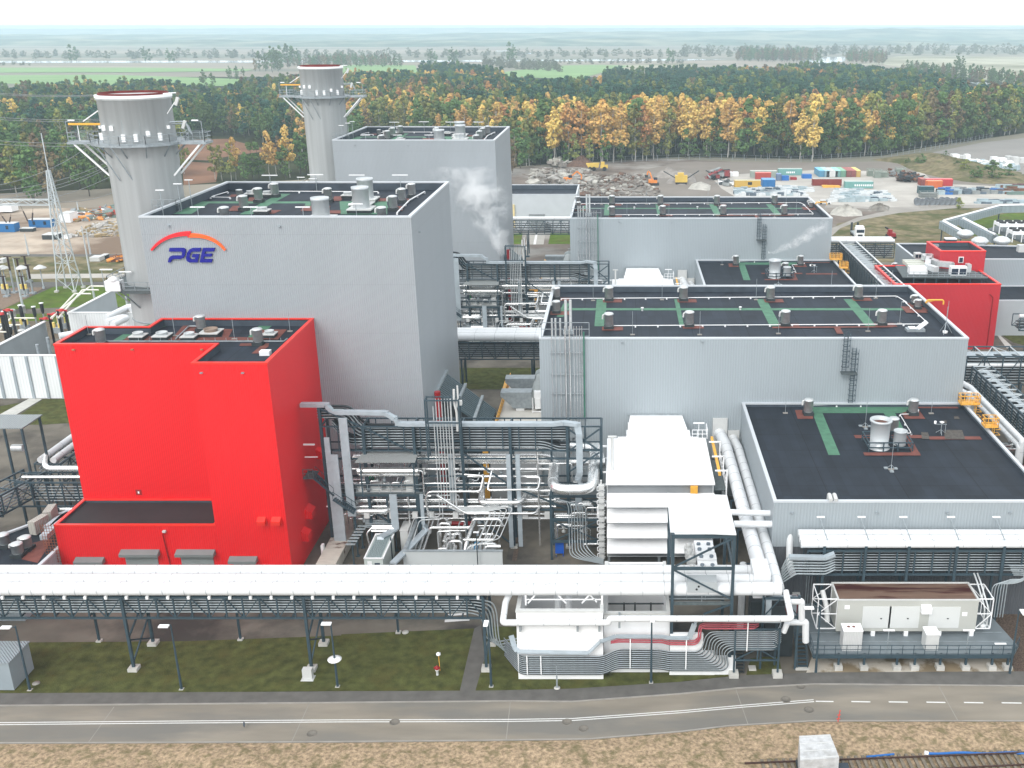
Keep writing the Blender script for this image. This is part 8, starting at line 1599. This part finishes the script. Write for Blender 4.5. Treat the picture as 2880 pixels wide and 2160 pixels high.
X,Y=G('p',1890,295);t=thing('screening_machine','yellow screening machine with conveyor arms between the gravel mounds','machine',(X,Y,0));m=M();m.box(X-2.4,Y-1.2,.8,X+2.4,Y+1.2,3.4);m.box(X-1.4,Y-1,3.4,X+1.0,Y+1,4.4);m.build('body',YD,t);m=M();m.beam((X-2,Y,2.2),(X-7.0,Y,5.0),.7,.3);m.beam((X+2,Y,2.0),(X+7,Y,5.2),.7,.3);m.build('conveyor',STEEL2,t);m=M();m.box(X-2.2,Y-1.3,0,X+2.2,Y+1.3,.8);m.build('track',BLACK,t)
X,Y=G('p',1000,152);t=thing('dump_truck','yellow articulated dump truck by the brush heap','dump truck',(X,Y,0));m=M();m.add([(X-5.2,Y-1.3,3.1),(X+.6,Y-1.3,3.3),(X+.2,Y-1.3,1.5),(X-4.2,Y-1.3,1.4),(X-5.2,Y+1.3,3.1),(X+.6,Y+1.3,3.3),(X+.2,Y+1.3,1.5),(X-4.2,Y+1.3,1.4)],[(0,3,2,1),(4,5,6,7),(0,1,5,4),(3,7,6,2),(0,4,7,3),(1,2,6,5)]);m.build('bed',YD,t);m=M();m.box(X+1.0,Y-1.2,1.2,X+4.2,Y+1.2,2.4);m.box(X+1.2,Y-1.1,2.4,X+2.8,Y+1.1,3.7);m.build('cab',YD,t)
for a in (-3.4,-1.8,2.8):
 for s in (-1,1): m=M();m.tube([(X+a,Y+s*1.1,.9),(X+a,Y+s*1.6,.9)],.9,14);m.build('wheel',BLACK,t)
def mound(label,k,pts,h,mt,seed,nm='mound',rough=.35,kind='structure'):
 P=[G(k,*p) for p in pts];cx_=sum(p[0] for p in P)/len(P);cy_=sum(p[1] for p in P)/len(P);r_=random.Random(seed);NR,NA=14,44;vs=[(cx_,cy_,h)];fs=[]
 def rad(a):
  best=5
  for i in range(len(P)):
   x1,y1=P[i][0]-cx_,P[i][1]-cy_;x2,y2=P[(i+1) % len(P)][0]-cx_,P[(i+1) % len(P)][1]-cy_;dx,dy=x2-x1,y2-y1;c_,s_=math.cos(a),math.sin(a);den=c_*dy-s_*dx
   if abs(den)<1e-6: continue
   t_=(x1*dy-y1*dx)/den;u=(x1*s_-y1*c_)/den
   if t_>0 and -1e-3<=u<=1.001: best=t_
  return best
 for i in range(1,NR+1):
  f=i/NR
  for j in range(NA): a=2*math.pi*j/NA;R_=rad(a)*f;z=h*(1-f) **.9*(1+r_.uniform(-rough,rough)*.35)+.02*(i<NR)-.05*(i==NR);vs.append((cx_+R_*math.cos(a),cy_+R_*math.sin(a),z))
 for j in range(NA): fs.append((0,1+j,1+(j+1) % NA))
 for i in range(NR-1):
  for j in range(NA): fs.append((1+i*NA+j,1+(i+1)*NA+j,1+(i+1)*NA+(j+1) % NA,1+i*NA+(j+1) % NA))
 m=M();m.add(vs,fs,True);o=m.build(nm,mt)
 return tag(o,label,'mound',None,None)
GRV=mat('gravel_pile',(.33,.30,.27),.95,var=.2,scale=.5,bump=.5,bscale=3);BRN=mat('brush_heap',(.17,.10,.07),.95,var=.5,scale=1,bump=1,bscale=2);PAL=mat('pale_heap',(.50,.48,.43),.95,var=.25,scale=.5,bump=1,bscale=1)
mound('left grey gravel mound on the rubble ground','p',[(1590,215),(1650,235),(1800,235),(1940,215),(1850,175),(1680,175)],3.6,GRV,1);mound('right pointed grey gravel mound behind the yellow machine','p',[(1720,290),(1900,305),(2060,290),(2040,215),(1900,200),(1780,215)],4.2,GRV,2);mound('low pale gravel ridge before the yellow machine','p',[(1960,350),(2200,370),(2210,310),(2120,290),(2000,300)],1.8,PAL,3);mound('brown brush heap before the wood','p',[(640,110),(950,120),(980,85),(860,60),(700,60)],3.6,BRN,4,rough=1)
mound('pale rubble heap right behind the far hall','n',[(1690,690),(1900,720),(2150,710),(2130,640),(1900,610),(1740,620)],2.4,PAL,5,rough=1);mound('dark stone heap beside the dirt track','o',[(90,1035),(380,1030),(400,970),(120,965)],1.8,mat('stone_heap',(.26,.24,.21),.95,var=.4,scale=.6,bump=1,bscale=1),6,rough=1)
heap('broken concrete slabs left on the rubble ground','p',[(250,320),(1000,330),(900,170),(300,150)],420,2.4,[mat('slab_grey',(.42,.40,.37),.9,var=.2),PAL,DIRT],'rubble','rubble',.6);heap('light slabs by the wood edge','p',[(480,120),(640,130),(600,70),(520,80)],60,3,[PAL,GRV],'rubble','rubble',2);heap('broken concrete scattered over the middle of the rubble ground','p',[(750,440),(1700,440),(1500,200),(850,200)],420,1.8,[PAL,GRV,BRN,DIRT],'rubble','rubble')
mound('long grassy earth bank below the gravel plateau','o',[(60,345),(420,340),(700,480),(1000,560),(1500,650),(2240,690),(2240,520),(1500,400),(1250,330),(1000,240),(820,235)],4.5,SCRUB,7,'bank',.6)
t=thing('mesh_fence','long mesh fence with bright post tops along the wood edge','fence',(60,480,0));fp=[G('p',940,70),G('p',2200,28),G(3,700,1052),G('o',0,305),G('o',420,290),G('o',950,205),G('o',1800,30)];c=M()
for a,b in zip(fp,fp[1:]):
 L=math.hypot(b[0]-a[0],b[1]-a[1]);n=max(1,int(L/5))
 for k in range(n): p=(a[0]+(b[0]-a[0])*k/n,a[1]+(b[1]-a[1])*k/n);m=M();m.beam((*p,0),(*p,2.6),.14);m.build('post',ZINC,t)
 for z in (.3,1.3,2.4): c.beam((*a,z),(*b,z),.05)
c.build('wire',ZINC,t)
# TREES
def leafm(name,c,c2,var=.35):
 m=bpy.data.materials.new(name);m.use_nodes=True;t=m.node_tree;b=t.nodes['Principled BSDF'];L=t.links;b.inputs['Roughness'].default_value=.85;b.inputs['Specular IOR Level'].default_value=.1
 g_=t.nodes.new('ShaderNodeNewGeometry');c=tuple(q*.8 for q in c);c2=tuple(q*.8 for q in c2);n=t.nodes.new('ShaderNodeMixRGB');oi=t.nodes.new('ShaderNodeObjectInfo');n.inputs[1].default_value=(*c,1);n.inputs[2].default_value=(*c2,1);L.new(g_.outputs['Random Per Island'],n.inputs[0])
 hv=t.nodes.new('ShaderNodeHueSaturation');mr=t.nodes.new('ShaderNodeMapRange');mr.inputs[3].default_value=.78;mr.inputs[4].default_value=1.3;L.new(oi.outputs['Random'],mr.inputs[0]);L.new(mr.outputs[0],hv.inputs['Value']);L.new(n.outputs[0],hv.inputs['Color'])
 h2=t.nodes.new('ShaderNodeMapRange');h2.inputs[3].default_value=.482;h2.inputs[4].default_value=.518;L.new(oi.outputs['Random'],h2.inputs[0]);L.new(h2.outputs[0],hv.inputs['Hue']);L.new(hv.outputs[0],b.inputs['Base Color'])
 b.inputs['Subsurface Weight'].default_value=0;return m
LEAF={'gold': leafm('golden_leaves',(.86,.54,.17),(.62,.47,.15)),'orange': leafm('orange_leaves',(.68,.34,.12),(.52,.32,.12)),'olive': leafm('olive_leaves',(.33,.32,.09),(.20,.24,.08)),'green': leafm('green_leaves',(.145,.22,.075),(.085,.15,.05)),'pine': leafm('pine_needles',(.06,.15,.095),(.04,.10,.07)),'brown': leafm('brown_leaves',(.26,.18,.10),(.18,.15,.09)),'scrub': leafm('scrub_leaves',(.14,.17,.09),(.20,.17,.11))}
BARKW=mat('birch_bark',(.50,.48,.44),.8,var=.2,scale=2);BARKD=mat('dark_bark',(.07,.055,.045),.9,var=.3)
def tree_meshes(kind,seed,n=720):
 r_=random.Random(seed);H=26;crown=M();lo={'gold': .34,'orange': .30,'olive': .22,'green': .16,'pine': .30,'brown': .2,'scrub': .0}[kind];W={'gold': 4.6,'orange': 5.0,'olive': 5.3,'green': 6.2,'pine': 5.2,'brown': 6,'scrub': 17}[kind]
 cl=[]
 for i in range(34):
  f=r_.random();z=H*(lo+(1-lo)*f*.97);rr=W*(math.sin(math.pi*min(1,(f*.86+.14))) **.7 if kind!='pine' else (1.15-f*.75));a=r_.uniform(0,6.28);q=rr*math.sqrt(r_.random())*.85;cl.append((q*math.cos(a),q*math.sin(a),z,r_.uniform(1.1,2.3)*(1.15-.45*f)*(1.7 if kind=='scrub' else 1)))
 for i in range(n):
  cx_,cy_,cz_,cr=r_.choice(cl);d=Vector((r_.gauss(0,1),r_.gauss(0,1),r_.gauss(0,1))).normalized()*cr*r_.uniform(.6,1.05);p=Vector((cx_,cy_,cz_))+Vector((d.x,d.y,d.z*.85));nrm=(d.normalized()+Vector((r_.uniform(-.5,.5),r_.uniform(-.5,.5),r_.uniform(-.1,.8)))).normalized()
  u=nrm.orthogonal().normalized();v=nrm.cross(u);s=r_.uniform(.42,.85)*(2 if kind=='scrub' else 1);th=r_.uniform(0,3.1);u,v=u*math.cos(th)+v*math.sin(th),v*math.cos(th)-u*math.sin(th)
  crown.add([p-u*s,p-v*s*.8,p+u*s,p+v*s*.8],[(0,1,2,3)])
 tr=M();wob=[(r_.uniform(-.3,.3),r_.uniform(-.3,.3)) for _ in range(6)];P=[(0,0,0)]+[(wob[i][0],wob[i][1],H*(i+1)/6.6) for i in range(6)]
 for i in range(6): rr=.26*(1-i/7.5);tr.tube([P[i],P[i+1]],rr,6,cap=False)
 for cx_,cy_,cz_,cr in cl[::3]: tr.tube([(0,0,cz_-3),(cx_,cy_,cz_)],.07,4,cap=False)
 return crown,tr
FORM={}
for kind in LEAF:
 FORM[kind]=[]
 for s in range(3):
  c_,t_=tree_meshes(kind,ord(kind[0]) % 7+s*31+len(kind),800)
  out_=[]
  for mm,mt in ((c_,LEAF[kind]),(t_,BARKW if kind in ('gold','olive','orange') else BARKD)):
   me=bpy.data.meshes.new('tree_'+kind);me.from_pydata([tuple(p) for p in mm.v],[],mm.f);me.materials.append(mt);out_.append(me)
  FORM[kind].append(out_)
TN={'gold': ('birch_tree','tall golden-leaved birch'),'orange': ('autumn_tree','orange-leaved tree'),'olive': ('birch_tree','olive-green birch turning yellow'),'green': ('broadleaf_tree','dark green leafy tree'),'pine': ('pine_tree','blue-green pine'),'brown': ('broadleaf_tree','brownish thinning tree'),'scrub': ('bush','scrub')}
def tree(kind,x,y,h,where,r_=None):
 v=rt.choice(FORM[kind]);nm,lb=TN[kind];e=thing(nm,lb+' '+where,'tree',(x,y,0),lb+'s '+where);s=h/26;e.scale=(s*rt.uniform(.85,1.2),s*rt.uniform(.85,1.2),s);e.rotation_euler=(0,0,rt.uniform(0,6.28))
 for nm2,me in (('crown',v[0]),('trunk',v[1])): o=bpy.data.objects.new(nm2,me);sc.collection.objects.link(o);o.parent=e
rt=random.Random(21)
def pick(d):
 r_=rt.random();s=0
 for k,v in d.items():
  s+=v
  if r_<s: return k
 return k
edge=[(-42,455),(-20,459),(2,470),(28,487),(60,484),(89,480),(125,494),(158,532),(200,570),(240,612)]
def edge_y(x):
 for a,b in zip(edge,edge[1:]):
  if a[0]<=x<=b[0]: return a[1]+(b[1]-a[1])*(x-a[0])/(b[0]-a[0])
 return edge[0][1] if x<edge[0][0] else edge[-1][1]
placed=[]
def free(x,y,d):
 for p in placed:
  if abs(p[0]-x)<d and abs(p[1]-y)<d: return False
 placed.append((x,y));return True
cnt=0;tries=0
while cnt<175 and tries<6000:
 tries+=1;x=rt.uniform(-46,235);row=rt.random();y=edge_y(x)+2+34*row **1.6
 if not free(x,y,3.4): continue
 d={'gold': .54,'orange': .12,'olive': .18,'green': .16} if x<90 else ({'gold': .28,'orange': .08,'olive': .26,'green': .38} if x<135 else {'olive': .25,'brown': .30,'green': .38,'gold': .07})
 tree(pick(d),x,y,rt.uniform(22,28.5),'along the front of the wood behind the yard');cnt+=1
for i in range(46):
 x=-44+i*6.1+rt.uniform(-2,2);tree(pick({'green': .6,'olive': .4}),x,edge_y(x)+rt.uniform(1,6),rt.uniform(9,16),'low under the front of the wood')
def in_poly(x,y,P):
 c_=False
 for i in range(len(P)):
  x1,y1=P[i];x2,y2=P[i-1]
  if (y1>y)!=(y2>y) and x<(x2-x1)*(y-y1)/(y2-y1)+x1: c_=not c_
 return c_
left_front=[G(1,*p) for p in ((-60,1335),(0,1325),(300,1315),(780,1310),(1000,1200),(1200,1150),(1200,1040),(780,1060),(640,1050),(500,1000),(300,990),(-60,1000))]
cnt=0;tries=0
while cnt<62 and tries<4000:
 tries+=1;x=rt.uniform(-330,-95);y=rt.uniform(340,520)
 if in_poly(x,y,left_front) and free(x,y,5): tree(pick({'green': .56,'olive': .26,'brown': .18}),x,y,rt.uniform(16,23),'in the wood behind the lattice mast');cnt+=1
for (zx,zy,k_,h) in ((1395,1165,'olive',15),(1440,1170,'olive',14),(1530,1165,'gold',17),(1500,1170,'olive',15),(1640,1165,'green',15),(1680,1160,'green',15),(1750,1155,'gold',19),(1790,1130,'gold',14),(1820,1120,'brown',16),(1880,1150,'gold',21),(1960,1000,'gold',18),(1950,1130,'green',18),(1990,1120,'green',18),(1600,1175,'green',12),(1850,1160,'green',14)):
 x,y=G(1,zx,zy);placed.append((x,y));tree(k_,x,y,h,'in the clump between the two chimneys')
for (zx,zy,k_,h) in ((1110,1120,'brown',14),(1125,1060,'olive',22),(1160,1090,'green',20),(1200,1075,'olive',22),(1090,1020,'green',22),(1230,1070,'green',18),(1095,1135,'brown',10)):
 x,y=G(2,zx,zy);placed.append((x,y));tree(k_,x,y,h,'close behind the second boiler house')
x,y=G(3,838,1048);tree('gold',x,y,21,'standing alone before the wood behind the containers')
pts={k: [] for k in LEAF}
def scatter(poly,n,dmin,mix,hr,sx=0):
 xs=[p[0] for p in poly];ys=[p[1] for p in poly];c_=0;grid={}
 for _ in range(n*8):
  if c_>=n: break
  x=rt.uniform(min(xs),max(xs));y=rt.uniform(min(ys),max(ys))
  if not in_poly(x,y,poly): continue
  k=(int(x //dmin),int(y //dmin));ok=True
  for i in (-1,0,1):
   for j in (-1,0,1):
    for p in grid.get((k[0]+i,k[1]+j),()):
     if (p[0]-x) **2+(p[1]-y) **2<dmin*dmin: ok=False
  if not ok: continue
  grid.setdefault(k,[]).append((x,y));kk=pick(mix(x,y) if callable(mix) else mix);pts[kk].append((x,y,rt.uniform(*hr)/26));c_+=1
def PG(k,L): return [G(k,*p) for p in L]
def PH(k,L,h=20): return [G(k,*p,h) for p in L]
wood=[(x,y+30) for x,y in edge]+PH(3,[(2500,590),(2212,560),(1900,560),(1700,490),(1500,455),(1330,450),(1100,425),(900,415),(760,420),(500,440),(150,445),(60,520),(0,550)])+PH(2,[(2212,560),(2000,545),(1700,525),(1500,520),(1300,515),(1100,500),(900,490),(500,485),(300,480),(150,470),(20,480)])+[(-120,640),(-100,500)]
def mix1(x,y):
 n_=math.sin(x*.023+1.3)*math.sin(y*.017+x*.006)+rt.uniform(-.5,.5)
 if y<590+rt.uniform(-20,40) and x<140: return {'gold': .50,'orange': .10,'olive': .26,'green': .14} if n_>-.6 else {'green': .5,'olive': .3,'gold': .2}
 if n_>.75: return {'brown': .4,'olive': .4,'orange': .2}
 return {'pine': .55,'green': .36,'olive': .07,'brown': .02}
scatter(wood,5200,5.2,mix1,(17,25))
lw=PG(1,[(-400,1280),(-60,1180),(-60,1000),(300,985),(480,985),(620,960),(1140,925),(1200,890),(1480,880),(1650,920),(1790,960),(1950,985),(2212,980)])+PG(2,[(300,900),(300,700),(40,640)])+PH(1,[(2212,480),(1960,480),(1800,485),(1560,510),(1480,555),(1300,560),(1150,520),(900,505),(780,510),(740,535),(560,505),(400,525),(240,530),(0,545),(-500,530)],18)
scatter(lw,3200,5.6,lambda x,y: {'green': .50,'pine': .26,'olive': .10,'brown': .10,'gold': .04},(14,21))
scatter(PG(2,[(40,900),(1080,1000),(1080,640),(1000,600),(40,600)]),900,5.6,{'gold': .22,'olive': .30,'green': .30,'orange': .12,'brown': .06},(16,23))
for poly,n,d,mx_k,hr in ((PH(2,[(495,455),(1040,480),(1030,455),(800,415),(520,410)],19) ,300,7,{'pine': .8,'green': .2},(18,24)),(PH(2,[(1700,500),(2212,540),(2300,440),(1850,450),(1720,455)],18),320,8,{'pine': .7,'green': .3},(18,24)),(PH(3,[(0,540),(700,500),(700,440),(0,450)],18),300,8,{'pine': .6,'green': .35,'brown': .05},(17,23)),
  (PG(1,[(1640,470),(1920,440),(2212,440),(2212,395),(1960,420)]),120,12,{'green': .5,'brown': .5},(12,18)),(PG(2,[(0,440),(420,440),(280,405),(0,400)]),160,12,{'brown': .5,'green': .5},(12,18)),(PG(3,[(350,400),(900,410),(760,378),(400,372)]),260,12,{'brown': .5,'green': .5},(16,24)),(PG(3,[(1060,410),(1320,425),(1320,385),(1080,372)]),130,12,{'brown': .5,'green': .5},(14,20)),(PG(2,[(900,430),(1420,470),(1400,425),(940,410)]),120,14,{'scrub': 1},(7,12)),
  (PG(1,[(-400,420),(200,425),(180,418),(-400,410)]),60,18,{'scrub': 1},(4,8)),(PG(2,[(900,418),(2212,412),(2212,402),(900,406)]),160,18,{'scrub': 1},(4,8)),(PG(1,[(-600,385),(2212,380),(2212,352),(-600,352)]),200,40,{'scrub': 1},(7,15)),(PG(2,[(0,380),(2212,372),(2212,345),(0,345)]),220,40,{'scrub': 1},(7,14)),(PG(3,[(0,372),(2400,352),(2400,320),(0,325)]),330,40,{'scrub': 1},(8,18)),(PG(3,[(1400,480),(2300,600),(2300,560),(1500,470)]),160,9,{'green': .6,'brown': .4},(12,18))): scatter(poly,n,d,mx_k,hr)
for (k,x,y,h) in ((2,1090,405,34),(2,720,410,26),(2,705,410,22),(2,580,420,24),(1,465,405,30),(1,1095,408,24),(1,945,404,26),(1,1685,462,28),(1,1765,470,34),(1,1785,450,30),(1,1865,420,34),(1,1820,420,30),(1,1900,425,30),(3,1775,480,26),(2,2120,412,26),(1,1490,520,16),(1,1535,500,14),(1,1328,590,20)): X,Y=G(k,x,y);pts['green'].append((X,Y,h/26));pts['green'].append((X+7,Y+3,h/30))
def gn_scatter(name,P,formes,kind):
 me=bpy.data.meshes.new(name);me.from_pydata([(p[0],p[1],0) for p in P],[],[]);at=me.attributes.new('size','FLOAT','POINT');at.data.foreach_set('value',[p[2] for p in P]);o=bpy.data.objects.new(name,me);sc.collection.objects.link(o)
 for f in formes: pass
 col=bpy.data.collections.new('forms_'+name)
 for i,(c_,t_) in enumerate(formes):
  me2=bpy.data.meshes.new('form');vs=[tuple(v.co) for v in c_.vertices];n0=len(vs);vs+=[tuple(v.co) for v in t_.vertices];me2.from_pydata(vs,[],[tuple(p.vertices) for p in c_.polygons]+[tuple(q+n0 for q in p.vertices) for p in t_.polygons]);me2.materials.append(c_.materials[0]);me2.materials.append(t_.materials[0]);me2.polygons.foreach_set('material_index',[0]*len(c_.polygons)+[1]*len(t_.polygons));col.objects.link(bpy.data.objects.new('form',me2))
 ng=bpy.data.node_groups.new('scatter_'+name,'GeometryNodeTree');ng.interface.new_socket('Geometry',in_out='INPUT',socket_type='NodeSocketGeometry');ng.interface.new_socket('Geometry',in_out='OUTPUT',socket_type='NodeSocketGeometry');N=ng.nodes;L=ng.links
 gi=N.new('NodeGroupInput');go=N.new('NodeGroupOutput');ci=N.new('GeometryNodeCollectionInfo');ci.inputs['Collection'].default_value=col;ci.inputs['Separate Children'].default_value=True;ip=N.new('GeometryNodeInstanceOnPoints');ip.inputs['Pick Instance'].default_value=True
 rv=N.new('FunctionNodeRandomValue');rv.data_type='FLOAT_VECTOR';rv.inputs['Min'].default_value=(0,0,0);rv.inputs['Max'].default_value=(0,0,6.28);ri=N.new('FunctionNodeRandomValue');ri.data_type='INT';ri.inputs[4].default_value=0;ri.inputs[5].default_value=len(formes)-1
 na=N.new('GeometryNodeInputNamedAttribute');na.data_type='FLOAT';na.inputs[0].default_value='size'
 L.new(gi.outputs[0],ip.inputs['Points']);L.new(ci.outputs[0],ip.inputs['Instance']);L.new(rv.outputs['Value'],ip.inputs['Rotation']);L.new(ri.outputs[2],ip.inputs['Instance Index']);L.new(na.outputs[0],ip.inputs['Scale']);L.new(ip.outputs[0],go.inputs[0])
 md=o.modifiers.new('scatter','NODES');md.node_group=ng;return tag(o,'mass of %s filling the woods behind the plant' % kind,'wood',None,'stuff')
for k,nm in (('gold','golden birches'),('orange','orange-leaved trees'),('olive','olive birches'),('green','dark green leafy trees'),('pine','blue-green pines'),('brown','brownish trees'),('scrub','low bushy trees in the valley')):
 if pts[k]: gn_scatter('wood',pts[k],FORM[k],nm)
for i,(zx,zy,h,w_) in enumerate(((820,430,5.5,'left, round and dark'),(1300,490,4.5,'second'),(1410,530,6,'broad yellow-green'),(1570,610,5.5,'fourth'),(1770,610,8,'largest, deep green'),(2000,580,5.5,'right, standing apart'),(640,400,3,'low, far left'),(1330,990,3.5,'small yellow one beside the drums'),(1150,300,3,'small, on the plateau edge'))):
 x,y=G('o',zx,zy);e=thing('bush','bush on the grassy bank, '+w_,'bush',(x,y,0),'bushes on the grassy bank');v=FORM['green' if i not in (2,7) else 'olive'][i % 3];s=h/20;e.scale=(s*1.9,s*1.9,s);o=bpy.data.objects.new('crown',v[0]);sc.collection.objects.link(o);o.parent=e;o.location=(0,0,-5);o2=bpy.data.objects.new('trunk',v[1]);sc.collection.objects.link(o2);o2.parent=e;o2.location=(0,0,-5)
# STEAM AND HAZE
def plume(label,path,dens,seed,axis=2,pw=1.5,noise=.30):
 """a billowing volume round path = [(x, y, z, radius)], thinning out sideways and along its length"""
 m=M();lo=[min(p[i]-p[3]*1.2 for p in path) for i in range(3)];hi=[max(p[i]+p[3]*1.2 for p in path) for i in range(3)];lo[2]=path[0][2]-.2
 m.box(*lo,*hi)
 v=bpy.data.materials.new('steam');v.use_nodes=True;t=v.node_tree;t.nodes.clear();o_=t.nodes.new('ShaderNodeOutputMaterial');pv=t.nodes.new('ShaderNodeVolumePrincipled');pv.inputs['Color'].default_value=(.99,.995,1,1);pv.inputs['Anisotropy'].default_value=.1
 tc=t.nodes.new('ShaderNodeNewGeometry');nz=t.nodes.new('ShaderNodeTexNoise');nz.inputs['Scale'].default_value=noise;nz.inputs['Detail'].default_value=6;nz.inputs['Roughness'].default_value=.66;nz.inputs['Distortion'].default_value=.9;t.links.new(tc.outputs['Position'],nz.inputs['Vector'])
 sp=t.nodes.new('ShaderNodeSeparateXYZ');t.links.new(tc.outputs['Position'],sp.inputs[0])
 def mt_(op,a,b=0.0,c=0.0,clamp=False):
  n=t.nodes.new('ShaderNodeMath');n.operation=op;n.use_clamp=clamp
  for i,q in enumerate((a,b,c)):
   if isinstance(q,(int,float)): n.inputs[i].default_value=q
   else: t.links.new(q,n.inputs[i])
  return n.outputs[0]
 a0,a1=path[0],path[-1];s_=mt_('DIVIDE',mt_('SUBTRACT',sp.outputs[axis],a0[axis]),a1[axis]-a0[axis],clamp=True);sq=mt_('POWER',s_,pw);oth=0 if axis==2 else 2
 ax=mt_('MULTIPLY_ADD',sq,a1[oth]-a0[oth],a0[oth]);ay=mt_('MULTIPLY_ADD',s_,a1[1]-a0[1],a0[1]);rmax=max(p[3] for p in path);rr=mt_('MULTIPLY_ADD',mt_('POWER',s_,.75),rmax-a0[3],a0[3])
 d1=mt_('DIVIDE',mt_('SUBTRACT',sp.outputs[oth],ax),rr);d2=mt_('DIVIDE',mt_('SUBTRACT',sp.outputs[1],ay),rr);d=mt_('SQRT',mt_('ADD',mt_('MULTIPLY',d1,d1),mt_('MULTIPLY',d2,d2)))
 edge_=mt_('SUBTRACT',1.0,mt_('POWER',d,1.6),clamp=True);thr=mt_('MULTIPLY_ADD',mt_('SUBTRACT',1.0,edge_),.22,.40);q=mt_('MULTIPLY',mt_('SUBTRACT',nz.outputs[0],thr),3.6,clamp=True)
 q=mt_('MULTIPLY',q,mt_('MINIMUM',mt_('MULTIPLY',edge_,3.0),1.0));ln=mt_('SUBTRACT',1.0,mt_('POWER',s_,1.5),clamp=True);ln=mt_('MULTIPLY_ADD',ln,.9,.06);ln=mt_('MULTIPLY',ln,mt_('LESS_THAN',s_,.995));t.links.new(mt_('MULTIPLY',mt_('MULTIPLY',q,ln),dens),pv.inputs['Density']);t.links.new(pv.outputs[0],o_.inputs['Volume'])
 o=m.build('steam_plume',v);return tag(o,label,'steam',None,'stuff')
def SP(x,y,r_,Y=198.5): a,b=VY('p',x,y,Y);return (a,Y,b,r_)
Y_=199
def S2(x,y,r_,Y=Y_): a,b=VY(2,x,y,Y);return (a,Y,b,r_)
plume('white steam plume rising and drifting left from the far red standpipe',[S2(1035,1655,.5),S2(1030,1600,1.0),S2(1040,1540,1.5),S2(1010,1490,2.1),S2(960,1430,6.6),S2(920,1370,8.6),S2(890,1310,9.0),S2(870,1250,8.4),S2(850,1180,5.6),S2(780,1080,4.0)],2.3,2)
X,Y=G(6,570,75,XZ);b=VY(6,600,55,Y)
plume('thin steam wisp drifting right over the farther low annex',[(X,Y,16.4,.5),(X+1.2,Y,17.4,.9),(X+3.6,Y,18.3,1.3),(X+6.5,Y,19.4,1.6),(X+9.0,Y+1,20.6,1.6),(X+11.5,Y+2,22.0,2.4)],3.0,5,0,1.2,.7)
hz=M();hz.box(-15000,-100,-1,15000,18000,64);H=hz.build('haze',[])
hm=bpy.data.materials.new('haze');hm.use_nodes=True;t=hm.node_tree;t.nodes.clear();o_=t.nodes.new('ShaderNodeOutputMaterial');pv=t.nodes.new('ShaderNodeVolumePrincipled');pv.inputs['Color'].default_value=(.70,.89,1,1);pv.inputs['Density'].default_value=.00021;pv.inputs['Anisotropy'].default_value=0;t.links.new(pv.outputs[0],o_.inputs['Volume'])
H.data.materials.append(hm);tag(H,'pale blue haze thickening toward the far hills','haze',None,'stuff')
